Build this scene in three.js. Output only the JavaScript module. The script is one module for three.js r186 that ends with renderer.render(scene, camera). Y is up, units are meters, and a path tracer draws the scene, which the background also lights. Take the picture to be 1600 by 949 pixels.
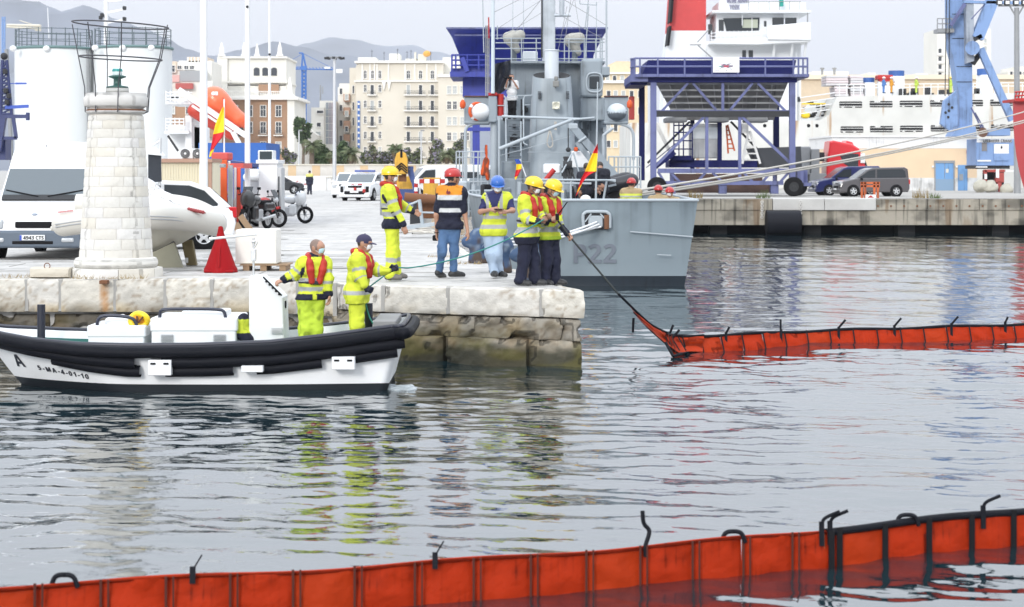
import * as THREE from 'three';
import { mergeGeometries } from 'three/addons/utils/BufferGeometryUtils.js';
import { RoundedBoxGeometry } from 'three/addons/geometries/RoundedBoxGeometry.js';
import { FontLoader } from 'three/addons/loaders/FontLoader.js';
import { TextGeometry } from 'three/addons/geometries/TextGeometry.js';

// ---------- camera, renderer, sky, sun, air ----------
const W = 1024, H = 607, FP = 3000, HZ = 265, CAMY = 3.05;      // FP: focal length, HZ: horizon, in pixels of a 1600 wide picture
const scene = new THREE.Scene();
const fullH = 2 * (949 - HZ);
const camera = new THREE.PerspectiveCamera(2 * Math.atan(fullH / 2 / FP) * 180 / Math.PI, 1600 / fullH, 0.5, 12000);
camera.position.set(0, CAMY, 0);
camera.setViewOffset(1600, fullH, 0, fullH / 2 - HZ, 1600, 949);
camera.focus = 34; camera.userData.fStop = 3.5;
scene.add(camera);
const renderer = new THREE.WebGLRenderer({ antialias: true });
renderer.setSize(W, H);
renderer.toneMapping = THREE.LinearToneMapping;
renderer.toneMappingExposure = 1.42;
renderer.shadowMap.enabled = true;

// seeded random and periodic value noise
let seed_ = 12345;
const rnd = () => { seed_ = (seed_ * 1664525 + 1013904223) >>> 0; return seed_ / 4294967296; };
const reseed = (s) => { seed_ = s >>> 0; };
const rr = (a, b) => a + (b - a) * rnd();
const hash = (x, y, z) => { let h = (x * 374761393 + y * 668265263 + z * 2147483647 * 31) | 0; h = Math.imul(h ^ (h >>> 13), 1274126177); h ^= h >>> 16; return (h >>> 0) / 4294967296; };
const sm = (t) => t * t * (3 - 2 * t);
const mod = (a, b) => ((a % b) + b) % b;
function pn(x, y, px, py, s = 0) {                              // periodic 2D value noise
  const xi = Math.floor(x), yi = Math.floor(y), u = sm(x - xi), v = sm(y - yi);
  const a = mod(xi, px), b = mod(xi + 1, px), c = mod(yi, py), d = mod(yi + 1, py);
  return (hash(a, c, s) * (1 - u) + hash(b, c, s) * u) * (1 - v) + (hash(a, d, s) * (1 - u) + hash(b, d, s) * u) * v;
}
function fbm(u, v, px, py, oct, s = 0, g = 0.5) { let a = 1, t = 0, n = 0; for (let i = 0; i < oct; i++) { t += a * pn(u * px, v * py, px, py, s + i * 17); n += a; a *= g; px *= 2; py *= 2; } return t / n; }
function n3(x, y, z) {
  const xi = Math.floor(x), yi = Math.floor(y), zi = Math.floor(z), u = sm(x - xi), v = sm(y - yi), w = sm(z - zi);
  const l = (dz) => { const q = (dx, dy) => hash(xi + dx, yi + dy, zi + dz); return (q(0, 0) * (1 - u) + q(1, 0) * u) * (1 - v) + (q(0, 1) * (1 - u) + q(1, 1) * u) * v; };
  return l(0) * (1 - w) + l(1) * w;
}
const clamp = (x, a = 0, b = 1) => Math.max(a, Math.min(b, x));
const sstep = (a, b, x) => sm(clamp((x - a) / (b - a)));
const lerp = (a, b, t) => a + (b - a) * t;

// overcast sky: brighter overhead, thin veils of cloud
{
  const w = 1024, h = 512, d = new Float32Array(w * h * 4);
  for (let j = 0; j < h; j++) for (let i = 0; i < w; i++) {
    const el = (j / (h - 1) - 0.5) * Math.PI, s = Math.sin(el), k = (j * w + i) * 4;
    let L = s < 0 ? 0.5 : 0.48 + 1.45 * Math.pow(s, 0.8);
    L *= 0.93 + 0.14 * fbm(i / w, j / h, 10, 14, 4, 3);
    const blue = 0.5 * Math.exp(-Math.max(s, 0) * 3);
    d[k] = L * (1 - 0.075 * (1 - blue) - 0.03); d[k + 1] = L * (1 - 0.045); d[k + 2] = L * 1.03; d[k + 3] = 1;
  }
  const t = new THREE.DataTexture(d, w, h, THREE.RGBAFormat, THREE.FloatType);
  t.mapping = THREE.EquirectangularReflectionMapping; t.magFilter = THREE.LinearFilter; t.needsUpdate = true;
  scene.background = t; scene.environment = t;
}
const sun = new THREE.DirectionalLight(new THREE.Color(1, 0.97, 0.92), 1.5);
sun.position.set(-55, 62, 95); sun.target.position.set(0, 0, -60); sun.castShadow = true; sun.shadow.radius = 26;
sun.shadow.mapSize.set(2048, 2048); Object.assign(sun.shadow.camera, { left: -150, right: 150, top: 150, bottom: -150, near: 1, far: 600 });
scene.add(sun, sun.target);

// ---------- helpers ----------
const V = (x, y, z) => new THREE.Vector3(x, y, z);
const P = (px, py, Z) => [(px - 800) * Z / FP, CAMY - (py - HZ) * Z / FP, -Z];
const zAt = (py, h) => FP * (CAMY - h) / (py - HZ);               // distance at which a point of height h shows at row py
const G = (px, py, h) => P(px, py, zAt(py, h));
const used = {};
function numbered(n) { const k = used[n] = (used[n] ?? -1) + 1; return k ? n + '_' + String(k).padStart(3, '0') : n; }
function tag(o, label, category, group) { o.userData.label = label; o.userData.category = category; if (group) o.userData.group = group; return o; }
function thing(name, label, category, pos = [0, 0, 0], group) { const o = new THREE.Group(); o.name = numbered(name); o.position.set(...pos); scene.add(o); return tag(o, label, category, group); }
function offset(o) { const p = V(0, 0, 0); for (; o && o !== scene; o = o.parent) p.add(o.position); return p; }
function boxUV(g) {                                                // texture coordinates in metres along the plane each face lies nearest to
  const p = g.attributes.position, n = g.attributes.normal, uv = new Float32Array(p.count * 2);
  for (let i = 0; i < p.count; i++) {
    const x = Math.abs(n.getX(i)), y = Math.abs(n.getY(i)), z = Math.abs(n.getZ(i));
    uv[2 * i] = x > z && x > y ? p.getZ(i) : p.getX(i); uv[2 * i + 1] = y > x && y >= z ? p.getZ(i) : p.getY(i);
  }
  g.setAttribute('uv', new THREE.BufferAttribute(uv, 2)); return g;
}
const Q = new THREE.Quaternion(), YUP = V(0, 1, 0);
const v3 = (a) => Array.isArray(a) ? V(...a) : a;
class MB {                                                         // gathers shapes, then makes ONE named mesh of them
  constructor() { this.g = []; }
  add(g, pos, rot) {
    if (rot) { g.rotateX(rot[0]); g.rotateY(rot[1]); g.rotateZ(rot[2]); }
    if (pos) g.translate(...pos);
    const q = g.index ? g.toNonIndexed() : g; for (const k of Object.keys(q.attributes)) if (k !== 'position' && k !== 'normal') q.deleteAttribute(k);
    this.g.push(q); return this;
  }
  box(x0, x1, y0, y1, z0, z1) { return this.add(new THREE.BoxGeometry(Math.abs(x1 - x0), Math.abs(y1 - y0), Math.abs(z1 - z0)), [(x0 + x1) / 2, (y0 + y1) / 2, (z0 + z1) / 2]); }
  rbox(x0, x1, y0, y1, z0, z1, r = 0.03, s = 2) { return this.add(new RoundedBoxGeometry(Math.abs(x1 - x0), Math.abs(y1 - y0), Math.abs(z1 - z0), s, r), [(x0 + x1) / 2, (y0 + y1) / 2, (z0 + z1) / 2]); }
  bar(a, b, r, r2 = r, seg = 8) {
    a = v3(a); b = v3(b); const d = b.clone().sub(a), l = d.length(); if (l < 1e-6) return this;
    const g = new THREE.CylinderGeometry(r2, r, l, seg); g.applyQuaternion(Q.setFromUnitVectors(YUP, d.divideScalar(l))); return this.add(g, a.clone().add(b).multiplyScalar(0.5).toArray());
  }
  beam(a, b, w, t = w) {                                           // square beam; w across in the upright plane, t in depth
    a = v3(a); b = v3(b); const d = b.clone().sub(a), l = d.length(); d.divideScalar(l);
    const zz = Math.abs(d.z) > 0.9 ? V(1, 0, 0) : V(0, 0, 1), s = V(0, 0, 0).crossVectors(d, zz).normalize(), u = V(0, 0, 0).crossVectors(s, d);
    const m = new THREE.Matrix4().makeBasis(s, d, u), g = new THREE.BoxGeometry(w, l, t); g.applyMatrix4(m); return this.add(g, a.add(b).multiplyScalar(0.5).toArray());
  }
  tube(pts, r, n = 0, seg = 8, closed = false) { const c = new THREE.CatmullRomCurve3(pts.map(v3), closed, 'catmullrom', 0.5); return this.add(new THREE.TubeGeometry(c, n || pts.length * 5, r, seg, closed)); }
  poly(pts, r, seg = 6) { for (let i = 1; i < pts.length; i++) this.bar(pts[i - 1], pts[i], r, r, seg); return this; }
  lathe(prof, pos, seg = 24, rot) { return this.add(new THREE.LatheGeometry(prof.map((p) => new THREE.Vector2(...p)), seg), pos, rot); }
  ball(pos, r, sx = 1, sy = 1, sz = 1, seg = 16) { return this.add(new THREE.SphereGeometry(r, seg, Math.ceil(seg * 0.7)).scale(sx, sy, sz), pos); }
  ext(pts, depth, pos, rot, bevel = 0) {                           // outline in x, y, pulled along z and centred on it
    const g = new THREE.ExtrudeGeometry(new THREE.Shape(pts.map((p) => new THREE.Vector2(...p))), { depth: depth - 2 * bevel, bevelEnabled: bevel > 0, bevelSize: bevel, bevelThickness: bevel, bevelOffset: -bevel, bevelSegments: 2, curveSegments: 6 });
    g.translate(0, 0, -depth / 2 + bevel); return this.add(g, pos, rot);
  }
  quad(a, b, c, d) {
    const g = new THREE.BufferGeometry(); g.setAttribute('position', new THREE.BufferAttribute(new Float32Array([a, b, c, a, c, d].flatMap((q) => Array.isArray(q) ? q : q.toArray())), 3)); g.computeVertexNormals(); return this.add(g);
  }
  each(name, mat, parent) { for (const q of this.g) { const b = new MB(); b.g.push(q); b.build(name, mat, parent); } }
  build(name, mat, parent, label) {
    const g = this.g.length > 1 ? mergeGeometries(this.g) : this.g[0]; const o = offset(parent); boxUV(g); g.translate(-o.x, -o.y, -o.z);
    return mesh(name, g, mat, parent, label);
  }
}
function mesh(name, g, mat, parent = scene, label) {
  const m = new THREE.Mesh(g, mat); m.name = numbered(name); m.castShadow = m.receiveShadow = true; parent.add(m); if (label) m.userData.label = label; return m;
}
const struct = (o) => { o.userData.kind = 'structure'; return o; };
const stuff = (o) => { o.userData.kind = 'stuff'; return o; };
function grid(rows, closed = false) {                               // a skin over rows of points
  const n = rows[0].length, pos = [], idx = []; for (const r of rows) for (const p of r) pos.push(...(Array.isArray(p) ? p : p.toArray()));
  for (let i = 0; i + 1 < rows.length; i++) for (let j = 0; j + (closed ? 0 : 1) < n; j++) { const a = i * n + j, b = i * n + (j + 1) % n, c = a + n, d = b + n; idx.push(a, b, c, b, d, c); }
  const g = new THREE.BufferGeometry(); g.setAttribute('position', new THREE.BufferAttribute(new Float32Array(pos), 3)); g.setIndex(idx); g.computeVertexNormals(); return g;
}
function copyOf(o, label, pos, turn) { const c = o.clone(); c.name = numbered(o.name.replace(/_\d{3}$/, '')); c.userData = { ...o.userData }; if (label) c.userData.label = label; if (pos) c.position.set(...pos); if (turn !== undefined) c.rotation.y = turn; scene.add(c); return c; }

// ---------- textures and materials ----------
function tex(n, metres, f, color = false) {
  const d = new Uint8Array(n * n * 4);
  for (let j = 0; j < n; j++) for (let i = 0; i < n; i++) { const c = f(i / n, j / n), k = (j * n + i) * 4; if (typeof c === 'number') d[k] = d[k + 1] = d[k + 2] = clamp(c) * 255; else for (let q = 0; q < 3; q++) d[k + q] = clamp(c[q]) * 255; d[k + 3] = 255; }
  const t = new THREE.DataTexture(d, n, n); t.wrapS = t.wrapT = THREE.RepeatWrapping; t.magFilter = THREE.LinearFilter; t.repeat.set(1 / metres, 1 / metres); if (color) t.colorSpace = THREE.SRGBColorSpace; t.needsUpdate = true; return t;
}
const T = {
  mottle: tex(256, 3.1, (u, v) => 0.76 + 0.3 * (fbm(u, v, 4, 4, 6, 1, 0.62) - 0.2)),
  soft: tex(128, 2.3, (u, v) => 0.88 + 0.14 * fbm(u, v, 5, 5, 4, 7)),
  rough: tex(512, 1.3, (u, v) => fbm(u, v, 6, 6, 7, 5, 0.66)),
  fold: tex(256, 0.5, (u, v) => fbm(u, v, 3, 3, 4, 9)),
  grime: tex(512, 5.3, (u, v) => { const s = fbm(u, v, 40, 2, 4, 11), b = fbm(u, v, 6, 6, 5, 12); return 1 - 0.42 * sstep(0.5, 0.8, s) * sstep(0.3, 0.7, b) - 0.25 * sstep(0.5, 0.75, b); }),
  rust: tex(512, 7.7, (u, v) => { const s = sstep(0.58, 0.8, fbm(u, v, 34, 2, 4, 21)) * sstep(0.45, 0.7, fbm(u, v, 5, 4, 4, 22)), b = fbm(u, v, 9, 9, 5, 23), w = 0.96 - 0.12 * b; return [lerp(w, 0.62, s), lerp(w, 0.4, s), lerp(w * 0.985, 0.2, s)]; }, true),
  quay: tex(512, 9.1, (u, v) => { const s = sstep(0.52, 0.75, fbm(u, v, 50, 3, 4, 31)), b = fbm(u, v, 6, 10, 5, 32), r = sstep(0.6, 0.75, fbm(u, v, 22, 4, 4, 33)) * 0.6, g = 1 - 0.26 * s - 0.3 * sstep(0.45, 0.7, b); return [lerp(g, 0.55, r * 0.6), lerp(g * 0.98, 0.36, r * 0.6), lerp(g * 0.93, 0.2, r * 0.6)]; }, true),
  leafy: tex(128, 0.9, (u, v) => 0.5 + 0.6 * fbm(u, v, 8, 8, 4, 41)),
};
const again = (t, m) => { const c = t.clone(); c.repeat.set(1 / m, 1 / m); c.needsUpdate = true; return c; };
function M(c, roughness = 0.6, o = {}) {
  const { metal, ...rest } = o, k = rest.clearcoat !== undefined || rest.transmission !== undefined || rest.ior !== undefined ? THREE.MeshPhysicalMaterial : THREE.MeshStandardMaterial;
  const m = new k({ roughness, metalness: metal ?? 0, side: THREE.DoubleSide, ...rest }); if (Array.isArray(c)) m.color.setRGB(...c); else m.color.set(c); return m;
}
const MAT = {
  white: M([0.78, 0.79, 0.8], 0.45, { map: T.soft, bumpMap: T.fold, bumpScale: 0.003 }), whiteDirty: M([0.76, 0.76, 0.74], 0.55, { map: T.grime }), cream: M([0.7, 0.66, 0.56], 0.8, { map: T.mottle }),
  black: M([0.006, 0.006, 0.008], 0.7, { specularIntensity: 0.4, ior: 1.5 }), rubber: M([0.006, 0.007, 0.012], 0.6, { specularIntensity: 0.35, ior: 1.5, map: T.mottle, bumpMap: T.rough, bumpScale: 0.004 }), tyre: M([0.008, 0.008, 0.009], 0.9, { specularIntensity: 0.4, ior: 1.5 }),
  dark: M([0.02, 0.021, 0.024], 0.7), steel: M([0.5, 0.51, 0.52], 0.4, { metal: 0.7 }), grey: M([0.3, 0.31, 0.32], 0.6, { map: T.mottle }),
  glass: M([0.03, 0.036, 0.042], 0.08, { ior: 1.5 }), glassPale: M([0.1, 0.12, 0.135], 0.1, { ior: 1.5 }), win: M([0.045, 0.05, 0.055], 0.25), winPale: M([0.25, 0.27, 0.29], 0.4),
  red: M([0.42, 0.015, 0.012], 0.6, { map: T.soft }), orange: M([0.62, 0.085, 0.012], 0.6, { map: T.soft }), rusty: M([0.2, 0.085, 0.04], 0.85, { map: T.mottle }), wood: M([0.33, 0.22, 0.13], 0.8, { map: T.mottle }),
  navyGrey: M([0.25, 0.29, 0.325], 0.5, { map: T.grime }), navyDark: M([0.13, 0.155, 0.18], 0.55, { map: T.mottle }), navyPale: M([0.38, 0.425, 0.46], 0.5, { map: T.soft }),
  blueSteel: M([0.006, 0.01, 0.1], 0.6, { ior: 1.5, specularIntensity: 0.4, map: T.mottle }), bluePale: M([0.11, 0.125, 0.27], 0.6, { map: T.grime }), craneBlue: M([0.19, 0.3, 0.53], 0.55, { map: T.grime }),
  yellow: M([0.85, 0.6, 0.02], 0.4), lens: M([0.42, 0.44, 0.46], 0.12), redLens: M([0.45, 0.01, 0.015], 0.2), alu: M([0.62, 0.63, 0.64], 0.35, { metal: 0.6 }),
  flagRed: M([0.62, 0.02, 0.03], 0.8), flagYellow: M([0.9, 0.62, 0.02], 0.8), blueTarp: M([0.02, 0.12, 0.45], 0.6, { map: T.mottle }), rope: M([0.5, 0.47, 0.42], 0.9), skin: M([0.5, 0.29, 0.2], 0.55),
};
const font = await new FontLoader().loadAsync('fonts/droid/droid_sans_bold.typeface.json');
function lettering(text, size, mat, parent, pos, turn = [0, 0, 0], depth = 0.004, width = 0, name = 'lettering') {
  const g = new TextGeometry(text, { font, size, depth, curveSegments: 3, bevelEnabled: false }); g.computeBoundingBox(); const b = g.boundingBox;
  const sx = width ? width / (b.max.x - b.min.x) : 1; g.scale(sx, 1, 1); g.translate(-(b.max.x + b.min.x) / 2 * sx, -(b.max.y + b.min.y) / 2, 0);
  const m = mesh(name, g, mat, parent); m.position.set(...pos); m.rotation.set(...turn); return m;
}
// ---------- water ----------
{
  reseed(7);
  const waves = []; for (let i = 0; i < 46; i++) { const lam = 0.2 * Math.pow(20, i / 45), th = rr(-0.8, 0.8) + (rnd() < 0.2 ? Math.PI / 2 : 0), k = 2 * Math.PI / lam; waves.push([k * Math.sin(th), k * Math.cos(th), rr(0, 6.28), (lam < 0.9 ? 0.0195 : 0.0085) / k]); }
  const xs = [], zs = []; for (let x = 0; x < 16; x += 0.085) xs.push(x); for (let x = 16, d = 0.13; x < 900; x += d, d *= x < 30 ? 1.015 : 1.25) xs.push(x); const X = [...xs.slice(1).reverse().map((x) => -x), ...xs];
  for (let z = -300, d = 120; z < 8; z += d, d = Math.max(0.5, d * 0.55)) zs.push(z); for (let z = 8.6; z < 90; z += Math.max(0.045, 0.00011 * z * z)) zs.push(z); for (let z = 91, d = 1; z < 420; z += d, d *= 1.08) zs.push(z);
  const n = X.length, p = new Float32Array(n * zs.length * 3), uv = new Float32Array(n * zs.length * 2), idx = []; let q = 0;
  for (let j = 0; j < zs.length; j++) for (let i = 0; i < n; i++) {
    const x = X[i], z = zs[j]; let h = 0;
    if (z > 7 && z < 130 && Math.abs(x) < 32) { const a = 0.6 + 0.8 * n3(x * 0.16, z * 0.1, 3), cellx = Math.abs(x) < 16 ? 0.085 : 0.2, cellz = Math.max(0.045, 0.00011 * z * z);
      for (const w of waves) { const lx = 6.28 / Math.max(Math.abs(w[0]), 1e-3), lz = 6.28 / Math.max(Math.abs(w[1]), 1e-3); if (lx > cellx * 3 && lz > cellz * 2.5) h += w[3] * Math.sin(w[0] * x + w[1] * z + w[2]); } h *= a; }
    p[q * 3] = x; p[q * 3 + 1] = h; p[q * 3 + 2] = -z; uv[q * 2] = x; uv[q * 2 + 1] = z; q++;
    if (i && j) { const a = (j - 1) * n + i - 1, b = a + 1, c = a + n, d = c + 1; idx.push(a, b, c, b, d, c); }
  }
  const g = new THREE.BufferGeometry(); g.setAttribute('position', new THREE.BufferAttribute(p, 3)); g.setAttribute('uv', new THREE.BufferAttribute(uv, 2)); g.setIndex(idx); g.computeVertexNormals();
  const wt = tex(1024, 7.3, (u, v) => 0.6 * fbm(u, v, 9, 14, 5, 51, 0.55) + 0.4 * fbm(u + v, v, 17, 23, 3, 52));
  const wm = M([0.006, 0.02, 0.026], 0.02, { ior: 2.33, clearcoat: 0.38, clearcoatRoughness: 0.03, bumpMap: wt, bumpScale: 0.022 });
  struct(mesh('water', g, wm));
}

// ---------- the quays and the land ----------
const QH = 1.2;
const stoneTop = M([0.52, 0.505, 0.485], 0.9, { map: tex(512, 6.7, (u, v) => { const b = fbm(u, v, 5, 9, 6, 61, 0.6), c = sstep(0.62, 0.7, fbm(u, v, 24, 60, 3, 62)), l = pn(0, v * 60, 1, 60, 63); return 0.86 + 0.5 * (b - 0.45) - 0.3 * c - 0.07 * l; }), bumpMap: T.rough, bumpScale: 0.02 });
const quayEdge = [[-14, 32.6], [-4.2, 32.5], ...[[598, 445.5], [720, 449], [840, 451.5]].map(([x, y]) => { const g = G(x, y, QH); return [g[0], -g[2]]; })];
const E = quayEdge[quayEdge.length - 1], corner = G(912, 454, QH), back = [[873, 441], [806, 418], [745, 400], [672, 352], [644, 318]].map(([x, y]) => { const g = G(x, y, QH); return [g[0], -g[2]]; });
{
  const out = [[-60, 32.6], [-14, 32.6], [-4.2, 32.5], ...quayEdge.slice(2), [corner[0], -corner[2]], ...back, [-7, 175], [-60, 175]];
  const inner = out.map(([x, z], i) => i <= 5 ? [x, z + 0.3] : i < 12 ? [x - 0.25, z + (i === 6 ? 0.35 : 0)] : [x, z]);
  const sh = new THREE.Shape(inner.map(([x, z]) => new THREE.Vector2(x, z)));
  const g = new THREE.ExtrudeGeometry(sh, { depth: 2.4, bevelEnabled: false }); g.rotateX(-Math.PI / 2); g.translate(0, QH - 0.004 - 2.4, 0);
  const b = new MB(); b.add(g); const pv = struct(b.build('quay_pavement', stoneTop, scene)); reseed(77); const jm = M([0.27, 0.26, 0.24], 0.95);
  for (const [dz, w] of [[1.15, 0.02], [2.5, 0.025], [4.1, 0.03], [6, 0.03], [8.5, 0.04], [11.5, 0.05], [16, 0.06]]) { for (let x = -13; x < -0.8 - dz * 0.35; x += 1.7) { const q = new MB(), zz = 32.5 + dz - 0.13 * Math.max(0, x + 4.2) * (dz < 3 ? 3 : 1); if (rnd() < 0.8) { q.box(x, x + rr(1.1, 1.68), QH - 0.004, QH + 0.004, -zz + rr(-0.03, 0.03), -zz + w + rr(-0.01, 0.03)); q.build('joint', jm, pv); } if (dz < 6 && rnd() < 0.7) { const c = new MB(); c.box(x, x + 0.025, QH - 0.004, QH + 0.003, -zz - 1.2, -zz); c.build('joint', jm, pv); } } }
  const od = new MB(); for (let k = 0; k < 26; k++) { const z = rr(34, 60), x = -rr(0.1, 0.24) * z * 0.9; od.add(new THREE.CylinderGeometry(rr(0.1, 0.5), rr(0.1, 0.5), 0.006, 9).scale(rr(0.6, 1.6), 1, rr(0.5, 1.2)), [x, QH + 0.001, -z]); } stuff(od.build('oil_stains', M([0.33, 0.32, 0.3], 0.8, { map: T.mottle }), pv));
}
// big squared stones of the quay wall, each a piece of its own: rough blocks with rounded, chipped edges
const quayWall = thing('quay_wall', 'weathered stone quay wall with algae at the waterline beside the boat', 'quay wall', [0, 0, -31]);
delete quayWall.userData.category; delete quayWall.userData.label; quayWall.userData.kind = 'structure';
function rockBlock(ax, az, bx, bz, y0, y1, depth, rough, mitre, seed) {   // a block between two points of the wall line
  const L = Math.hypot(bx - ax, bz - az), nx = (bz - az) / L, nz = (bx - ax) / L;                 // outward (towards the camera): (nx, z decreasing)
  const g = new THREE.BoxGeometry(L, y1 - y0, depth, Math.max(3, Math.round(L / 0.05)), Math.max(3, Math.round((y1 - y0) / 0.045)), 6), p = g.attributes.position;
  const hx = L / 2, hy = (y1 - y0) / 2, hz = depth / 2;
  for (let i = 0; i < p.count; i++) {
    let x = p.getX(i), y = p.getY(i), z = p.getZ(i);
    const ex = sstep(hx - 0.09, hx, Math.abs(x)), ey = sstep(hy - 0.09, hy, Math.abs(y)), ez = sstep(hz - 0.09, hz, Math.abs(z)), r = 0.016;
    if (z > 0) { z -= r * (ex * ex + ey * ey); const w = n3(x * 5 + seed, y * 5, seed) * 0.6 + n3(x * 14, y * 14 + seed, 1.5) * 0.4; z += (w - 0.6) * rough; if (ex > 0 || ey > 0) z -= rough * 0.9 * Math.max(ex, ey) * sstep(0.45, 0.8, n3(x * 7 + seed * 3, y * 7, 4)); }
    if (z > 0) { y -= Math.sign(y) * r * ez; x -= Math.sign(x) * r * ez * 0.7; }
    if (y > hy - 0.12) y -= 0.02 * n3(x * 4, z * 4, seed);
    if (mitre) x -= mitre * (hz - z);
    p.setXYZ(i, x, y, z);
  }
  const th = Math.atan2(bz - az, bx - ax); g.rotateY(th); g.translate((ax + bx) / 2 - nx * 0 , (y0 + y1) / 2, -(az + bz) / 2);
  const nrm = V(Math.sin(th), 0, Math.cos(th)); g.translate(-nrm.x * depth / 2, 0, -nrm.z * depth / 2);
  g.computeVertexNormals(); return boxUV(g);
}
{
  const cap = [0, 1, 2].map((i) => M([[0.58, 0.55, 0.49], [0.53, 0.505, 0.455], [0.58, 0.555, 0.51]][i], 0.9, { vertexColors: true, bumpMap: T.rough, bumpScale: 0.03 }));
  const stain = (g, base) => {                                     // colour that belongs to the stone: pits, ochre seams, algae at the tide line
    const p = g.attributes.position, c = new Float32Array(p.count * 3);
    for (let i = 0; i < p.count; i++) {
      const x = p.getX(i), y = p.getY(i), n = n3(x * 3, y * 3, 5), f = n3(x * 11, y * 16, 9), pit = sstep(0.68, 0.78, n3(x * 22, y * 22, 2)) * sstep(0.4, 0.7, n3(x * 2.2, y * 2.2, 12));
      let r = 0.8 + 0.3 * f, gg = r, b = r; r *= 1 - 0.3 * pit; gg *= 1 - 0.36 * pit; b *= 1 - 0.42 * pit;
      const och = sstep(0.5, 0.75, n) * sstep(0.98, 0.62, y) * 0.8; gg *= 1 - 0.24 * och; b *= 1 - 0.48 * och; r *= 1 - 0.1 * och;
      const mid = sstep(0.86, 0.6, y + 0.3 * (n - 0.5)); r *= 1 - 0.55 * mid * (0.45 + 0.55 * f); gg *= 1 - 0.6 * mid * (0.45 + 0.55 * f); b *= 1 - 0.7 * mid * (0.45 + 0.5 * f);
      const alg = sstep(0.48, 0.16, y + 0.22 * (f - 0.5)); r = lerp(r, 0.035, alg * 0.9); gg = lerp(gg, 0.04, alg * 0.9); b = lerp(b, 0.02, alg * 0.9);
      const rx = sstep(0.09, 0.02, Math.abs(x + 6.88 + 0.05 * n)) * sstep(0.55, 0.7, y) * (0.5 + 0.5 * f); r = lerp(r, 0.75, rx); gg = lerp(gg, 0.36, rx); b = lerp(b, 0.1, rx); const gr = sstep(0.5, 0.7, n3(x * 1.7 + 4, y * 6, 3)) * sstep(0.75, 0.3, y) * 0.6; r = lerp(r, 0.16, gr); gg = lerp(gg, 0.15, gr); b = lerp(b, 0.03, gr);
      c.set([r * base, gg * base, b * base], i * 3);
    }
    g.setAttribute('color', new THREE.BufferAttribute(c, 3)); return g;
  };
  const line = (x) => { const q = [[-20, 32.6], ...quayEdge, [corner[0], -corner[2]]]; for (let i = 1; i < q.length; i++) if (x <= q[i][0]) { const t = (x - q[i - 1][0]) / (q[i][0] - q[i - 1][0]); return lerp(q[i - 1][1], q[i][1], t); } return q[q.length - 1][1]; };
  const put = (x0, x1, y0, y1, rough, back_, seed, base = 1) => { const m = mesh('stone', stain(rockBlock(x0, line(x0) + back_, x1, line(x1) + back_, y0, y1, 0.9, rough, x1 > 0.7 ? 0.95 : 0, seed), base), cap[Math.floor(seed) % 3], scene); scene.remove(m); m.position.set(0, 0, 31); quayWall.add(m); };
  const wx = (px, Z = 32.5) => (px - 800) * Z / FP;
  let s = 1; const mortarM = M([0.4, 0.39, 0.37], 0.95, { map: T.mottle }), mk0 = (n, q) => { const b = new MB(); b.rbox(...q, 0.01); b.build(n, mortarM, quayWall); };
  const cuts = [-220, -110, 39, 92, 178, 257, 330, 392, 470, 532].map((p) => wx(p)).concat([[598, 446], [700, 448.5], [846, 451.5]].map(([x, y]) => G(x, y, QH)[0]), [corner[0] + 0.05]);
  for (let i = 1; i < cuts.length; i++) { put(cuts[i - 1] + 0.008, cuts[i] - 0.012, i > 9 ? 0.75 : 0.62, QH, 0.035, 0, s += 1.37); if (cuts[i] < 1) { const x = cuts[i], z = -line(x); mk0('mortar_joint', [x - 0.035, x + 0.035, i > 9 ? 0.77 : 0.64, QH - 0.012, z - 0.3, z - 0.03]); } }
  const cuts2 = [-220, -60, 70, 190, 300, 420, 520].map((p) => wx(p)).concat([[610, 446], [740, 449], [880, 452]].map(([x, y]) => G(x, y, QH)[0]), [corner[0] - 0.02]);
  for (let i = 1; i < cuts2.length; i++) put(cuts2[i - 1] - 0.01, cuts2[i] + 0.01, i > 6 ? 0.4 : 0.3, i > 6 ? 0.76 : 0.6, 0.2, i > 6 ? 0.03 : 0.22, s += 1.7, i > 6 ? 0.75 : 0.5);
  const cuts3 = [-220, -90, 30, 160, 280, 400, 500].map((p) => wx(p)).concat([[590, 446], [691, 449], [826, 451.5]].map(([x, y]) => G(x, y, QH)[0]), [corner[0] + 0.03]);
  for (let i = 1; i < cuts3.length; i++) put(cuts3[i - 1] + 0.035, cuts3[i] - 0.035, -0.6, i > 6 ? 0.43 : 0.29, 0.11, i > 6 ? 0.0 : 0.2, s += 1.9);
  // the side of the pier that runs back to the bollards
  const side = [[corner[0], -corner[2]], ...back];
  for (let i = 1; i < 5; i++) for (const [y0, y1, in_] of [[0.75, QH - 0.01, 0], [0.43, 0.745, 0.06], [-0.6, 0.425, 0.03]]) {
    const a = side[i - 1], b = side[i], t0 = i === 1 ? 0.8 : 0, m = mesh('stone', stain(rockBlock(lerp(a[0], b[0], t0) - in_, lerp(a[1], b[1], t0), b[0] - in_, b[1], y0, y1, 0.5, 0.05, 0, s += 1.3), 1), cap[i % 3], scene); scene.remove(m); m.position.set(0, 0, 31); quayWall.add(m);
  }
  // iron plate with its rust run, and a timber strip with a rubber block
  const ir = new MB(); { const [x, y, z] = P(162, 441, 32.42); ir.rbox(x - 0.07, x + 0.07, y - 0.03, y + 0.03, z - 0.1, z + 0.06, 0.01); ir.build('iron_plate', MAT.rusty, quayWall); }
}
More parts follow.
